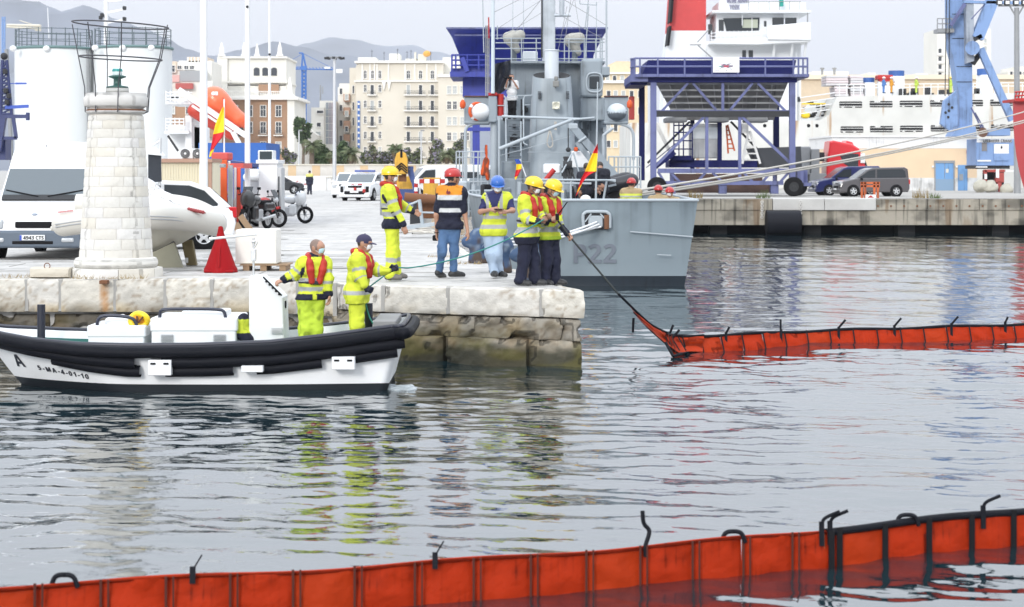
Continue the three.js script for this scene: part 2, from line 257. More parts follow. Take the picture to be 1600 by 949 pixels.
// far quay with its own stained concrete face, sloping yard, and the land behind it
{
  const Z0 = 91, top = CAMY - 1.39 + 0.01, concrete = M([0.34, 0.325, 0.3], 0.9, { map: T.quay, bumpMap: T.rough, bumpScale: 0.015 }), yard = M([0.4, 0.385, 0.36], 0.95, { map: T.mottle, bumpMap: T.rough, bumpScale: 0.01 });
  const x0 = 5.0, x1 = 120; let b = new MB();
  b.quad([x0, top, -Z0 - 0.02], [x1, top, -Z0 - 0.02], [x1, 1.4, -116], [x0, 1.4, -116]).quad([x0, 1.4, -116], [x1, 1.4, -116], [x1, 1.31, -160], [x0, 1.31, -160]).quad([x0, 1.31, -160], [x1, 1.31, -160], [700, 1.2, -600], [x0, 1.2, -600]);
  struct(b.build('far_quay_yard', yard, scene));
  const w = thing('far_quay', 'x', 'x', [x0, 0, -Z0]); w.userData = { kind: 'structure' };
  new MB().box(x0, x1, 0.42, 1.13, -Z0 - 2, -Z0).build('concrete_face', concrete, w);
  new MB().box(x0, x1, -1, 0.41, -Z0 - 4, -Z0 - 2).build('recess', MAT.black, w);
  let i = 0; for (let x = x0; x < 26; x += 2.45) { const px = 800 + x * FP / Z0, pale = px > 1130 && px < 1296; new MB().rbox(x + 0.01, x + 2.44, 1.12, top - (pale ? 0 : 0.02), -Z0 - 1.5, -Z0 + (pale ? 0.14 : 0.06), 0.03).build('coping_slab', pale ? M([0.55, 0.54, 0.52], 0.9, { map: T.mottle }) : concrete, w); i++; }
  const bolts = new MB(); for (let x = 13; x < 24.6; x += 0.62) bolts.bar([x, 1.32, -Z0], [x, 1.32, -Z0 + 0.1], 0.05, 0.05, 6); stuff(bolts.build('bolt_heads', MAT.rusty, w));
  for (let k = 0; k < 7; k++) new MB().box(x0 + k * 4.5, x0 + k * 4.5 + 0.8, -1, 0.41, -Z0 - 1.9, -Z0 - 0.9).build('pile', MAT.dark, w);
  // city ground
  new MB().box(-40, 5, -1, 1.19, -176, -175.2).build('basin_wall', concrete, w);
  b = new MB(); b.quad([-700, 1.196, -174], [x0, 1.196, -174], [x0, 1.196, -1500], [-700, 1.196, -1500]); struct(b.build('city_ground', yard, scene));
  b = new MB(); b.quad([-6000, 1.0, -1490], [6000, 1.0, -1490], [6000, 1.0, -6500], [-6000, 1.0, -6500]).quad([x0, 1.0, -590], [6000, 1.0, -590], [6000, 1.0, -1490], [x0, 1.0, -1490]); struct(b.build('plain', yard, scene));
  // rubber fender rolls hung on chains
  const f = thing('dock_fender', 'black cylindrical rubber fender hung on pale chains from the far quay', 'fender', P(1224, 349, Z0 - 0.7));
  const [fx, fy, fz] = P(1224, 348, Z0 - 0.75); new MB().bar([fx - 0.8, fy, fz], [fx + 0.8, fy, fz], 0.58, 0.58, 28).build('roll', MAT.rubber, f);
  for (const px of [1190, 1250]) { const c = new MB(); for (let k = 0; k < 9; k++) { const [x, y] = P(px, 316 + k * 2.9, Z0); c.add(new THREE.TorusGeometry(0.06, 0.018, 5, 10), [x, y, -Z0 + 0.2], [0, k % 2 ? 1.3 : 0.2, 0]); } c.build('chain', M([0.6, 0.58, 0.55], 0.7), f); }
}
// mountains: ridges of noise, four kilometres away
function ridge(name, Z, pts, depth, color, seed) {
  const rows = [], n = 150, m = 26, xa = (pts[0][0] - 800) * Z / FP, xb = (pts[pts.length - 1][0] - 800) * Z / FP;
  const hAt = (px) => { let i = 1; while (i < pts.length - 1 && px > pts[i][0]) i++; const t = clamp((px - pts[i - 1][0]) / (pts[i][0] - pts[i - 1][0])); return CAMY + (HZ - lerp(pts[i - 1][1], pts[i][1], sm(t))) * Z / FP; };
  for (let j = 0; j <= m; j++) { const r = []; for (let i = 0; i <= n; i++) { const x = lerp(xa, xb, i / n), h = hAt(800 + x * FP / Z), t = j / m, k = t < 0.7 ? Math.pow(t / 0.7, 1.1) : 1 - (t - 0.7) * 2.2; const q = (n3(x / 260, j * 0.5, seed) - 0.5) * 0.28 + (n3(x / 90, j * 0.9, seed + 4) - 0.5) * 0.16 + (n3(x / 40, j * 1.7, seed + 9) - 0.5) * 0.07;
    r.push([x, Math.max(0.5, h * k * (1 + q * (t < 0.7 ? 1 - Math.pow(t / 0.7, 6) * 0.9 : 0.1)) + (t === 0 ? -h : 0)), -(Z - depth * 0.7 + depth * t)]); } rows.push(r); }
  const g = grid(rows); const c = new Float32Array(g.attributes.position.count * 3); for (let i = 0; i < c.length / 3; i++) { const p = g.attributes.position, n = n3(p.getX(i) / 70, p.getY(i) / 40, seed), q = 0.6 + 0.8 * n; c.set([q, q, q], i * 3); } g.setAttribute('color', new THREE.BufferAttribute(c, 3));
  boxUV(g); struct(mesh(name, g, M(color, 1, { vertexColors: true })));
}
ridge('mountain', 4200, [[-900, 120], [-300, 40], [-60, -30], [60, -6], [75, 2], [100, 12], [118, 5], [135, 1], [150, 8], [185, 24], [230, 42], [262, 56], [290, 72], [330, 84], [380, 74], [430, 60], [470, 70], [520, 84], [620, 100], [800, 180]], 1500, [0.1, 0.115, 0.15], 3);
ridge('hill_range', 5600, [[300, 150], [400, 110], [440, 78], [480, 66], [520, 57], [545, 60], [590, 66], [640, 66], [680, 76], [720, 84], [760, 104], [800, 135], [850, 180], [900, 225], [960, 250]], 1800, [0.12, 0.135, 0.17], 8);
scene.fog = new THREE.FogExp2(new THREE.Color(0.9, 0.93, 1.0), 0.00012);
// ---------- people: bodies meshed from bones ----------
const BLEND = 42;
function capd(p, b) {                                               // signed distance to a tapered capsule, and how far along it
  const ax = b.a[0], ay = b.a[1], az = b.a[2], dx = b.b[0] - ax, dy = b.b[1] - ay, dz = b.b[2] - az, L = dx * dx + dy * dy + dz * dz;
  const t = L < 1e-9 ? 0 : clamp(((p[0] - ax) * dx + (p[1] - ay) * dy + (p[2] - az) * dz) / L), x = p[0] - ax - dx * t, y = p[1] - ay - dy * t, z = p[2] - az - dz * t;
  return [Math.sqrt(x * x + y * y + z * z) - lerp(b.ra, b.rb, t), t];
}
function skin(bones, cell, colorFn, { k = BLEND, disp = null, cut = null } = {}) {
  const lo = [1e9, 1e9, 1e9], hi = [-1e9, -1e9, -1e9];
  for (const b of bones) for (const [p, r] of [[b.a, b.ra], [b.b, b.rb]]) for (let i = 0; i < 3; i++) { lo[i] = Math.min(lo[i], p[i] - r - 3 * cell - 0.01); hi[i] = Math.max(hi[i], p[i] + r + 3 * cell + 0.01); }
  const n = lo.map((l, i) => Math.ceil((hi[i] - l) / cell) + 1), S = new Float32Array(n[0] * n[1] * n[2]), F = new Float32Array(S.length), at = (i, j, l) => (l * n[1] + j) * n[0] + i, p = [0, 0, 0], mg = 2.6 / k + cell;
  for (const b of bones) {
    const q0 = [], q1 = []; for (let i = 0; i < 3; i++) { q0[i] = Math.max(0, Math.floor((Math.min(b.a[i] - b.ra, b.b[i] - b.rb) - mg - lo[i]) / cell)); q1[i] = Math.min(n[i] - 1, Math.ceil((Math.max(b.a[i] + b.ra, b.b[i] + b.rb) + mg - lo[i]) / cell)); }
    for (let l = q0[2]; l <= q1[2]; l++) for (let j = q0[1]; j <= q1[1]; j++) for (let i = q0[0]; i <= q1[0]; i++) { p[0] = lo[0] + i * cell; p[1] = lo[1] + j * cell; p[2] = lo[2] + l * cell; S[at(i, j, l)] += Math.exp(-k * capd(p, b)[0]); }
  }
  for (let q = 0; q < S.length; q++) F[q] = S[q] > 1e-12 ? -Math.log(S[q]) / k : 0.2;
  if (disp || cut) for (let l = 0; l < n[2]; l++) for (let j = 0; j < n[1]; j++) for (let i = 0; i < n[0]; i++) { const q = at(i, j, l); if (Math.abs(F[q]) < 0.09) { p[0] = lo[0] + i * cell; p[1] = lo[1] + j * cell; p[2] = lo[2] + l * cell; if (disp) F[q] += disp(p); } if (cut) { p[0] = lo[0] + i * cell; p[1] = lo[1] + j * cell; p[2] = lo[2] + l * cell; F[q] = Math.max(F[q], cut(p)); } }
  const id = new Int32Array(S.length).fill(-1), pos = [], idx = [];
  for (let l = 0; l + 1 < n[2]; l++) for (let j = 0; j + 1 < n[1]; j++) for (let i = 0; i + 1 < n[0]; i++) {
    let c = 0, x = 0, y = 0, z = 0, ins = 0; const f = []; for (let q = 0; q < 8; q++) { f[q] = F[at(i + (q & 1), j + ((q >> 1) & 1), l + (q >> 2))]; if (f[q] < 0) ins++; }
    if (!ins || ins === 8) continue;
    for (const [a, b] of EDGES) if ((f[a] < 0) !== (f[b] < 0)) { const t = f[a] / (f[a] - f[b]); x += lerp(a & 1, b & 1, t); y += lerp((a >> 1) & 1, (b >> 1) & 1, t); z += lerp(a >> 2, b >> 2, t); c++; }
    id[at(i, j, l)] = pos.length / 3; pos.push(lo[0] + (i + x / c) * cell, lo[1] + (j + y / c) * cell, lo[2] + (l + z / c) * cell);
  }
  const face = (a, b, c, d, flip) => { if (a < 0 || b < 0 || c < 0 || d < 0) return; flip ? idx.push(a, c, b, a, d, c) : idx.push(a, b, c, a, c, d); };
  for (let l = 1; l + 1 < n[2]; l++) for (let j = 1; j + 1 < n[1]; j++) for (let i = 1; i + 1 < n[0]; i++) {
    const f = F[at(i, j, l)] < 0;
    if (f !== F[at(i + 1, j, l)] < 0) face(id[at(i, j - 1, l - 1)], id[at(i, j, l - 1)], id[at(i, j, l)], id[at(i, j - 1, l)], !f);
    if (f !== F[at(i, j + 1, l)] < 0) face(id[at(i - 1, j, l - 1)], id[at(i - 1, j, l)], id[at(i, j, l)], id[at(i, j, l - 1)], !f);
    if (f !== F[at(i, j, l + 1)] < 0) face(id[at(i - 1, j - 1, l)], id[at(i, j - 1, l)], id[at(i, j, l)], id[at(i - 1, j, l)], !f);
  }
  const g = new THREE.BufferGeometry(); g.setAttribute('position', new THREE.BufferAttribute(new Float32Array(pos), 3)); g.setIndex(idx); g.computeVertexNormals();
  const col = new Float32Array(pos.length);
  for (let v = 0; v < pos.length / 3; v++) {
    const q = [pos[v * 3], pos[v * 3 + 1], pos[v * 3 + 2]]; let best = 1e9, bb = bones[0], bt = 0; for (const b of bones) { const [d, t] = capd(q, b); if (d < best) { best = d; bb = b; bt = t; } }
    col.set(colorFn(q, bb, bt), v * 3);
  }
  g.setAttribute('color', new THREE.BufferAttribute(col, 3)); return boxUV(g);
}
const EDGES = []; for (let a = 0; a < 8; a++) for (const q of [1, 2, 4]) if (!(a & q)) EDGES.push([a, a | q]);
const C = { skin: [0.4, 0.215, 0.145], skinDark: [0.27, 0.14, 0.09], yellow: [0.68, 0.76, 0.05], lime: [0.42, 0.6, 0.03], navy: [0.006, 0.008, 0.028], black: [0.006, 0.006, 0.009], silver: [0.42, 0.43, 0.44], jeans: [0.07, 0.14, 0.28], paleJeans: [0.34, 0.43, 0.56], orange: [0.72, 0.27, 0.02], white: [0.8, 0.81, 0.82], tan: [0.42, 0.31, 0.17], red: [0.62, 0.05, 0.03], hair: [0.03, 0.02, 0.015], royal: [0.025, 0.03, 0.12] };
const CLOTH = M([1, 1, 1], 0.85, { vertexColors: true, map: T.mottle, bumpMap: T.fold, bumpScale: 0.03 }), SKINM = M([1, 1, 1], 0.55, { vertexColors: true }), SHOE = M([0.02, 0.02, 0.022], 0.6), HEL = {};
const helMat = (c) => HEL[c] ??= M({ yellow: [0.72, 0.5, 0.004], red: [0.4, 0.012, 0.01], blue: [0.02, 0.11, 0.42], white: [0.8, 0.8, 0.8] }[c], 0.3, { clearcoat: 0.4 });
const VESTR = M([0.4, 0.02, 0.01], 0.65, { bumpMap: T.fold, bumpScale: 0.01 }), MASKW = M([0.8, 0.82, 0.84], 0.9), MASKB = M([0.42, 0.62, 0.7], 0.9), BELT = M([0.02, 0.02, 0.03], 0.7);
const add = (a, b, s = 1) => [a[0] + b[0] * s, a[1] + b[1] * s, a[2] + b[2] * s], mix = (a, b, t) => [lerp(a[0], b[0], t), lerp(a[1], b[1], t), lerp(a[2], b[2], t)], sub = (a, b) => [a[0] - b[0], a[1] - b[1], a[2] - b[2]];
const unit = (a) => { const l = Math.hypot(...a) || 1; return [a[0] / l, a[1] / l, a[2] / l]; }, crs = (a, b) => [a[1] * b[2] - a[2] * b[1], a[2] * b[0] - a[0] * b[2], a[0] * b[1] - a[1] * b[0]], dot = (a, b) => a[0] * b[0] + a[1] * b[1] + a[2] * b[2];
function handBones(w, dir, palmN, curl, size = 1) {                 // palm, four bent fingers of different lengths and a thumb from the side of the palm
  const d = unit(dir), n = unit(sub(palmN, d.map((x) => x * dot(palmN, d)))), s = crs(d, n), o = [], q = (f, a, b) => add(add(add(w, d, f * size), s, a * size), n, b * size);
  for (const a of [-0.024, 0, 0.024]) o.push({ a: q(0.0, a * 0.6, 0), b: q(0.078, a, 0), ra: 0.02 * size, rb: 0.014 * size, tag: 'hand' });
  [[-0.03, 0.07], [-0.0105, 0.082], [0.01, 0.077], [0.03, 0.06]].forEach(([a, len], i) => {
    let p = q(0.085, a, 0), ang = 0.15 + curl * 0.5; const seg = [0.45, 0.32, 0.23]; for (let k = 0; k < 3; k++) { const nx = add(add(p, d, Math.cos(ang) * len * seg[k] * size), n, Math.sin(ang) * len * seg[k] * size); o.push({ a: p, b: nx, ra: (0.0098 - k * 0.0012) * size, rb: (0.009 - k * 0.0013) * size, tag: 'finger' }); p = nx; ang += curl * (0.9 + 0.06 * i); }
  });
  const t0 = q(0.022, -0.026, 0.006), t1 = q(0.055, -0.05, 0.014 + 0.02 * curl), t2 = q(0.085, -0.05 + 0.02 * curl, 0.022 + 0.025 * curl);
  o.push({ a: t0, b: t1, ra: 0.013 * size, rb: 0.0105 * size, tag: 'finger' }, { a: t1, b: t2, ra: 0.0102 * size, rb: 0.0085 * size, tag: 'finger' }); return o;
}
// spec.at [px, py, Z] where the feet stand; joints as [px, py, metres towards the camera]
function person(sp) {
  const { at: [fx, fy, Z] } = sp, base = P(fx, fy, Z), s = FP / Z, J = (q) => [(q[0] - fx) / s, (fy - q[1]) / s, q[2] ?? 0], D = Math.PI / 180;
  const root = thing('person', sp.label, 'person', base, sp.group), yaw = (sp.yaw ?? 0) * D, hy = (sp.headYaw ?? sp.yaw ?? 0) * D, hp = (sp.headPitch ?? 0) * D, b = sp.build ?? 1;
  const side = [Math.cos(yaw), 0, -Math.sin(yaw)], fr = [Math.sin(yaw), 0, Math.cos(yaw)];
  const neck = J(sp.neck), pel = J(sp.pelvis), waist = add(mix(pel, neck, 0.34), fr, 0.0), chest = mix(pel, neck, 0.72);
  const hs = [Math.cos(hy), 0, -Math.sin(hy)], hf = [Math.sin(hy) * Math.cos(hp), -Math.sin(hp), Math.cos(hy) * Math.cos(hp)], hu = crs(hf, hs);
  const head = add(add(neck, hu, 0.155), hf, 0.035), hq = (x, y, z) => add(add(add(head, hs, x), hu, y), hf, z);
  const sh = {}, hipj = {}, A = {}, L = {}; const cell = sp.cell ?? 0.014;
  for (const [k, sg] of [['a', -1], ['b', 1]]) {
    sh[k] = add(add(neck, side, sg * 0.175 * b), [0, -0.07, 0]); if (sp['sh' + k]) sh[k] = add(sh[k], sp['sh' + k]); hipj[k] = add(pel, side, sg * 0.085); A[k] = sp.arms[k].map(J); L[k] = sp.legs[k].slice(0, 2).map(J);
  }
  // torso, arms and legs as bones, at body size
  const torso = (i) => [
    { a: add(pel, side, -0.07 * b), b: add(pel, side, 0.07 * b), ra: 0.105 * b + i, rb: 0.105 * b + i, tag: 'pelvis' }, { a: add(waist, side, -0.06 * b), b: add(waist, side, 0.06 * b), ra: 0.1 * b + i, rb: 0.1 * b + i, tag: 'waist' },
    { a: add(add(waist, side, -0.05), fr, (b - 1) * 0.5 + 0.0), b: add(add(waist, side, 0.05), fr, (b - 1) * 0.5), ra: 0.1 * b + i, rb: 0.1 * b + i, tag: 'waist' },
    { a: add(chest, side, -0.085 * b), b: add(chest, side, 0.085 * b), ra: 0.11 * b + i, rb: 0.11 * b + i, tag: 'chest' }, { a: mix(pel, neck, 0.5), b: mix(pel, neck, 0.85), ra: 0.11 * b + i, rb: 0.1 * b + i, tag: 'chest' },
    { a: sh.a, b: sh.b, ra: 0.062 + i, rb: 0.062 + i, tag: 'shoulder' }, { a: add(neck, [0, -0.06, 0]), b: mix(sh.a, sh.b, 0.15), ra: 0.06 + i, rb: 0.055 + i, tag: 'shoulder' }, { a: add(neck, [0, -0.06, 0]), b: mix(sh.a, sh.b, 0.85), ra: 0.06 + i, rb: 0.055 + i, tag: 'shoulder' }];
  const arm = (k, i, upTo = 2) => [{ a: sh[k], b: upTo < 1 ? mix(sh[k], A[k][0], upTo) : A[k][0], ra: 0.054 + i, rb: 0.043 + i, tag: 'upperarm', side: k }, ...(upTo > 1 ? [{ a: A[k][0], b: mix(A[k][0], A[k][1], upTo - 1), ra: 0.043 + i, rb: 0.031 + i * 0.85, tag: 'forearm', side: k }] : [])];
  const leg = (k, i, cuff = 0) => [{ a: hipj[k], b: L[k][0], ra: 0.088 * b + i, rb: 0.06 + i, tag: 'thigh', side: k }, { a: L[k][0], b: L[k][1], ra: 0.058 + i, rb: 0.042 + i + cuff, tag: 'shin', side: k }];
  // the body itself
  const H = [{ a: hq(0, 0.035, -0.02), b: hq(0, 0.03, 0.01), ra: 0.088, rb: 0.084, tag: 'skull' }, { a: hq(0, -0.02, 0.015), b: hq(0, -0.085, 0.05), ra: 0.066, rb: 0.036, tag: 'jaw' }, { a: hq(0, 0.005, 0.09), b: hq(0, -0.03, 0.108), ra: 0.012, rb: 0.015, tag: 'nose' },
    { a: hq(-0.03, 0.028, 0.076), b: hq(0.03, 0.028, 0.076), ra: 0.017, rb: 0.017, tag: 'brow' }, { a: hq(-0.016, -0.062, 0.082), b: hq(0.016, -0.062, 0.082), ra: 0.012, rb: 0.012, tag: 'mouth' },
    ...[-1, 1].map((q) => ({ a: hq(q * 0.078, 0.012, -0.012), b: hq(q * 0.076, -0.028, 0), ra: 0.017, rb: 0.012, tag: 'ear' })), { a: add(neck, [0, -0.06, 0]), b: hq(0, -0.05, -0.02), ra: 0.058, rb: 0.055, tag: 'neck' }];
  const skinC = sp.skin ?? C.skin, hair = sp.hair ?? C.hair, ink = (q, bo) => {
    if (['skull', 'ear', 'neck', 'jaw', 'brow'].includes(bo.tag)) { const r = sub(q, head), x = dot(r, hs), y = dot(r, hu), z = dot(r, hf);
      if (bo.tag === 'skull' && !sp.bald && (y > 0.075 || z < 0.02 - (y > 0 ? 0.02 : 0) && y > -0.07 && bo.tag !== 'ear')) return hair; if (sp.bald && bo.tag === 'skull' && z < 0.045 && y > -0.06) return mix(skinC, [0.1, 0.085, 0.075], 0.75);
      if (Math.abs(Math.abs(x) - 0.031) < 0.014 && Math.abs(y - 0.006) < 0.009 && z > 0.05) return [0.03, 0.02, 0.02]; }
    return skinC; };
  const bones = [...H, ...torso(-0.012), ...['a', 'b'].flatMap((k) => [...arm(k, -0.002), ...leg(k, -0.008)])], gs = [skin(bones, cell, ink, { k: 60 })];
  const hc = sp.gloves ? C.navy : skinC;
  for (const k of ['a', 'b']) gs.push(skin(handBones(A[k][1], sub(A[k][2] ?? add(A[k][1], sub(A[k][1], A[k][0])), A[k][1]), sp['palm' + k] ?? (k === 'a' ? side : side.map((x) => -x)), sp['curl' + k] ?? 0.5, sp.gloves ? 1.15 : 1.02), sp.far ? 0.011 : 0.0062, () => hc, { k: 170 }));
  mesh('body', mergeGeometries(gs), SKINM, root);
  // clothes
  const wr = (amp, f) => (p) => amp * (n3(p[0] * f + 3, p[1] * f * 1.6, p[2] * f + fx) - 0.5) + amp * 0.5 * (n3(p[0] * f * 2.3, p[1] * f * 3 + fx, p[2] * f * 2.3) - 0.5), tc = sp.trousers ?? (() => C.navy);
  const loc = (q) => { const r = sub(q, pel); return [dot(r, side), q[1], dot(r, fr)]; };
  mesh('trousers', skin([...torso(0.014).slice(0, 1), ...['a', 'b'].flatMap((k) => leg(k, sp.legFat ?? 0.02, sp.cuff ?? 0.012))], cell, (q, bo, t) => tc(q, bo, t, loc(q)), { disp: wr(sp.wrinkle ?? 0.026, 8), cut: (p) => p[1] - (pel[1] + 0.03) }), CLOTH, root);
  const top = (name, f, infl, up, hem, o = {}) => mesh(name, skin([...torso(infl), { a: add(add(pel, side, -0.085 * b), [0, -0.03, 0]), b: add(add(pel, side, 0.085 * b), [0, -0.03, 0]), ra: 0.108 * b + infl + (sp.legFat ?? 0.02) * 0.5, rb: 0.108 * b + infl + (sp.legFat ?? 0.02) * 0.5, tag: 'pelvis' }, ...(up > 0 ? ['a', 'b'].flatMap((k) => arm(k, (o.armFat ?? infl), up)) : []), ...(o.skirt ? [{ a: add(pel, side, -0.07), b: add(pel, side, 0.07), ra: 0.118 + infl, rb: 0.118 + infl, tag: 'pelvis' }, { a: add(add(pel, side, -0.085), [0, -0.22, 0]), b: add(add(pel, side, 0.085), [0, -0.22, 0]), ra: 0.122 + infl, rb: 0.122 + infl, tag: 'pelvis' }] : []),
    ...(o.collar ? [{ a: add(neck, [0, -0.03, 0]), b: add(neck, [0, 0.035, 0]), ra: 0.075, rb: 0.068, tag: 'collar' }] : [])], cell, (q, bo, t) => f(q, bo, t, loc(q), (q[1] - pel[1]) / (neck[1] - pel[1])), { disp: wr(o.wr ?? 0.03, 8), cut: (p) => pel[1] - hem - p[1] + (o.slant ? o.slant * dot(sub(p, pel), fr) : 0) }), CLOTH, root);
  if (sp.top) top(sp.topName ?? 'jacket', sp.top, sp.fat ?? 0.018, sp.sleeve ?? 1.93, sp.hem ?? 0.08, sp.topOpt);
  if (sp.vest) top('reflective_vest', sp.vest, 0.034, 0, sp.vestHem ?? 0.1, { wr: 0.014 });
  // shoes
  for (const k of ['a', 'b']) { const an = L[k][1], fy_ = (sp.legs[k][2] ?? sp.yaw ?? 0) * D, d = [Math.sin(fy_), 0, Math.cos(fy_)], g0 = an[1] - 0.085; L[k][3] = d;
    const toe = (f, h) => add([an[0], g0 + h, an[2]], d, f); const tilt = sp['toe' + k] ?? 0; const up = (p, f) => [p[0], p[1] + f * tilt, p[2]];
    mesh('shoe', skin([{ a: up(toe(-0.055, 0.045), -0.05), b: up(toe(0.13, 0.036), 0.15), ra: 0.043, rb: 0.04, tag: 's' }, { a: up(toe(0.07, 0.04), 0.1), b: up(toe(0.17, 0.03), 0.2), ra: 0.042, rb: 0.032, tag: 's' }, { a: an, b: toe(0, 0.05), ra: 0.052, rb: 0.048, tag: 's' }], sp.far ? 0.016 : 0.011, (q) => q[1] < g0 + 0.022 ? [0.06, 0.06, 0.06] : (sp.shoe ?? [0.02, 0.02, 0.022]), { cut: tilt ? null : (p) => g0 - p[1] }), SKINM, root); }
  // what is worn on the head
  const hat = new THREE.Matrix4().makeBasis(V(...hs), V(...hu), V(...hf)), onHead = (mb, name, mat) => { const g = mb.g.length > 1 ? mergeGeometries(mb.g) : mb.g[0]; boxUV(g); g.applyMatrix4(hat); g.translate(...head); return mesh(name, g, mat, root); };
  if (sp.helmet) {
    const m = new MB(), tilt = -0.06; const prof = []; for (let i = 0; i <= 12; i++) { const t = i / 12 * Math.PI / 2; prof.push([0.135 * Math.pow(Math.cos(t), 0.8) + 1e-4, 0.128 * Math.sin(t)]); }
    m.add(new THREE.LatheGeometry([new THREE.Vector2(0.129, -0.012), ...prof.map((p) => new THREE.Vector2(...p))], 28).scale(0.92, 1, 1.1), [0, 0.045, -0.008]);
    m.add(new THREE.TorusGeometry(0.135, 0.007, 6, 28).rotateX(Math.PI / 2).scale(0.94, 1, 1.1), [0, 0.036, -0.008]);
    const pk = new THREE.CylinderGeometry(0.135, 0.15, 0.012, 20, 1, false, -0.95, 1.9).scale(0.92, 1, 1.28); m.add(pk, [0, 0.036, 0.0]);
    for (const x of [-0.03, 0, 0.03]) { const pts = []; for (let i = 2; i <= 14; i++) { const t = i / 16 * Math.PI; pts.push([x, 0.045 + 0.129 * Math.sin(t), -0.008 + 0.147 * Math.cos(t) * 1.0]); } m.tube(pts, 0.009, 24, 6); }
    const h = onHead(m, sp.fireHelmet ? 'fire_helmet' : 'hard_hat', helMat(sp.helmet));
    const st = new MB(); st.add(new THREE.TorusGeometry(0.1, 0.007, 5, 24).rotateX(Math.PI / 2).scale(0.95, 1.6, 1.12), [0, 0.018, -0.01]); for (const q of [-1, 1]) st.tube([[q * 0.088, 0.03, 0.02], [q * 0.08, -0.04, 0.03], [0, -0.105, 0.062]], 0.005, 10, 5); onHead(st, 'chin_strap', BELT);
  }
  if (sp.cap) { const m = new MB(); const prof = [[0.106, -0.03]]; for (let i = 0; i <= 8; i++) { const t = i / 8 * Math.PI / 2; prof.push([0.104 * Math.cos(t) + 1e-4, 0.095 * Math.sin(t)]); } m.add(new THREE.LatheGeometry(prof.map((p) => new THREE.Vector2(...p)), 24).scale(0.92, 1, 1.1), [0, 0.04, -0.008]); m.add(new THREE.CylinderGeometry(0.1, 0.11, 0.012, 18, 1, false, -0.9, 1.8).scale(0.95, 1, 1.7), [0, 0.028, 0.0], [0.08, 0, 0]); m.ball([0, 0.136, -0.008], 0.01); onHead(m, 'cap', M(sp.cap, 0.85)); }
  if (sp.mask) {
    const g = new THREE.SphereGeometry(0.088, 18, 12, Math.PI * 0.5 - 1.15, 2.3, Math.PI * 0.42, Math.PI * 0.4); const p = g.attributes.position; g.rotateY(-Math.PI / 2 + Math.PI / 2); const m = new MB();
    // SphereGeometry starts at -x; turn so that the middle of the patch faces +z
    g.computeBoundingBox(); const c = g.boundingBox.getCenter(V()); g.rotateY(Math.atan2(-c.x, c.z)); g.scale(0.78, 0.98, 1.08); m.add(g, [0, -0.02, 0.026]); if (sp.mask === 'ffp') m.ball([0, -0.04, 0.085], 0.045, 0.9, 0.9, 0.95);
    onHead(m, 'face_mask', sp.mask === 'blue' ? MASKB : MASKW);
    for (const q of [-1, 1]) { const st = new MB(); st.tube([[q * 0.062, -0.01, 0.066], [q * 0.084, 0.0, 0.02], [q * 0.09, 0.0, -0.02], [q * 0.082, -0.03, 0.02], [q * 0.06, -0.06, 0.066]], 0.003, 14, 4); onHead(st, 'mask_strap', MASKW); }
  }
  if (sp.lifeVest) {                                                // inflatable collar round the neck and down the chest, with its harness
    const cs = (f, q, y, o) => add(add([neck[0], y, neck[2]], side, q), fr, o), low = pel[1] + (neck[1] - pel[1]) * 0.42, lv = [];
    const ch = 0.14 * b + 0.012, pts = [[0.07, low, ch], [0.098, mix([0, low, 0], neck, 0.5)[1], ch], [0.108, neck[1] - 0.06, 0.115], [0.1, neck[1] + 0.022, 0.025], [0.062, neck[1] + 0.04, -0.075], [0, neck[1] + 0.035, -0.1]];
    const path = [...pts.map(([q, y, o]) => [-q, y, o]), ...pts.slice(0, -1).reverse()].map(([q, y, o]) => { const off = mix(pel, neck, clamp((y - pel[1]) / (neck[1] - pel[1]))); return add(add([off[0], y, off[2]], side, q), fr, o); });
    for (let i = 1; i < path.length; i++) lv.push({ a: path[i - 1], b: path[i], ra: i === 1 ? 0.03 : 0.037, rb: i === path.length - 1 ? 0.03 : 0.037, tag: 'v' });
    for (let i = 1; i < path.length; i++) { const o = i < 3 ? 0.022 : i > path.length - 3 ? -0.022 : 0; if (o) lv.push({ a: add(path[i - 1], side, o), b: add(path[i], side, o), ra: 0.03, rb: 0.032, tag: 'v' }); }
    mesh('life_vest', skin(lv, 0.011, () => [1, 1, 1], { k: 60, disp: wr(0.008, 14) }), VESTR, root);
    const bl = new MB(), y = low - 0.01, ring = []; for (let i = 0; i < 14; i++) { const t = i / 14 * 2 * Math.PI, c = mix(pel, neck, clamp((y - pel[1]) / (neck[1] - pel[1]))); ring.push(add(add([c[0], y, c[2]], side, Math.cos(t) * 0.205 * b), fr, Math.sin(t) * 0.145 * b)); }
    bl.tube(ring, 0.017, 40, 6, true); const c0 = mix(pel, neck, clamp((y - pel[1]) / (neck[1] - pel[1]))), bk = add([c0[0], y, c0[2]], fr, 0.15); bl.add(new RoundedBoxGeometry(0.1, 0.05, 0.045, 2, 0.01).rotateY(yaw), bk); const g = mergeGeometries(bl.g); boxUV(g); mesh('harness', g, BELT, root);
  }
  if (sp.extra) sp.extra(root, { J, hq, neck, pel, side, fr, A, sh, L, mesh, skin, wr });
  return root;
}
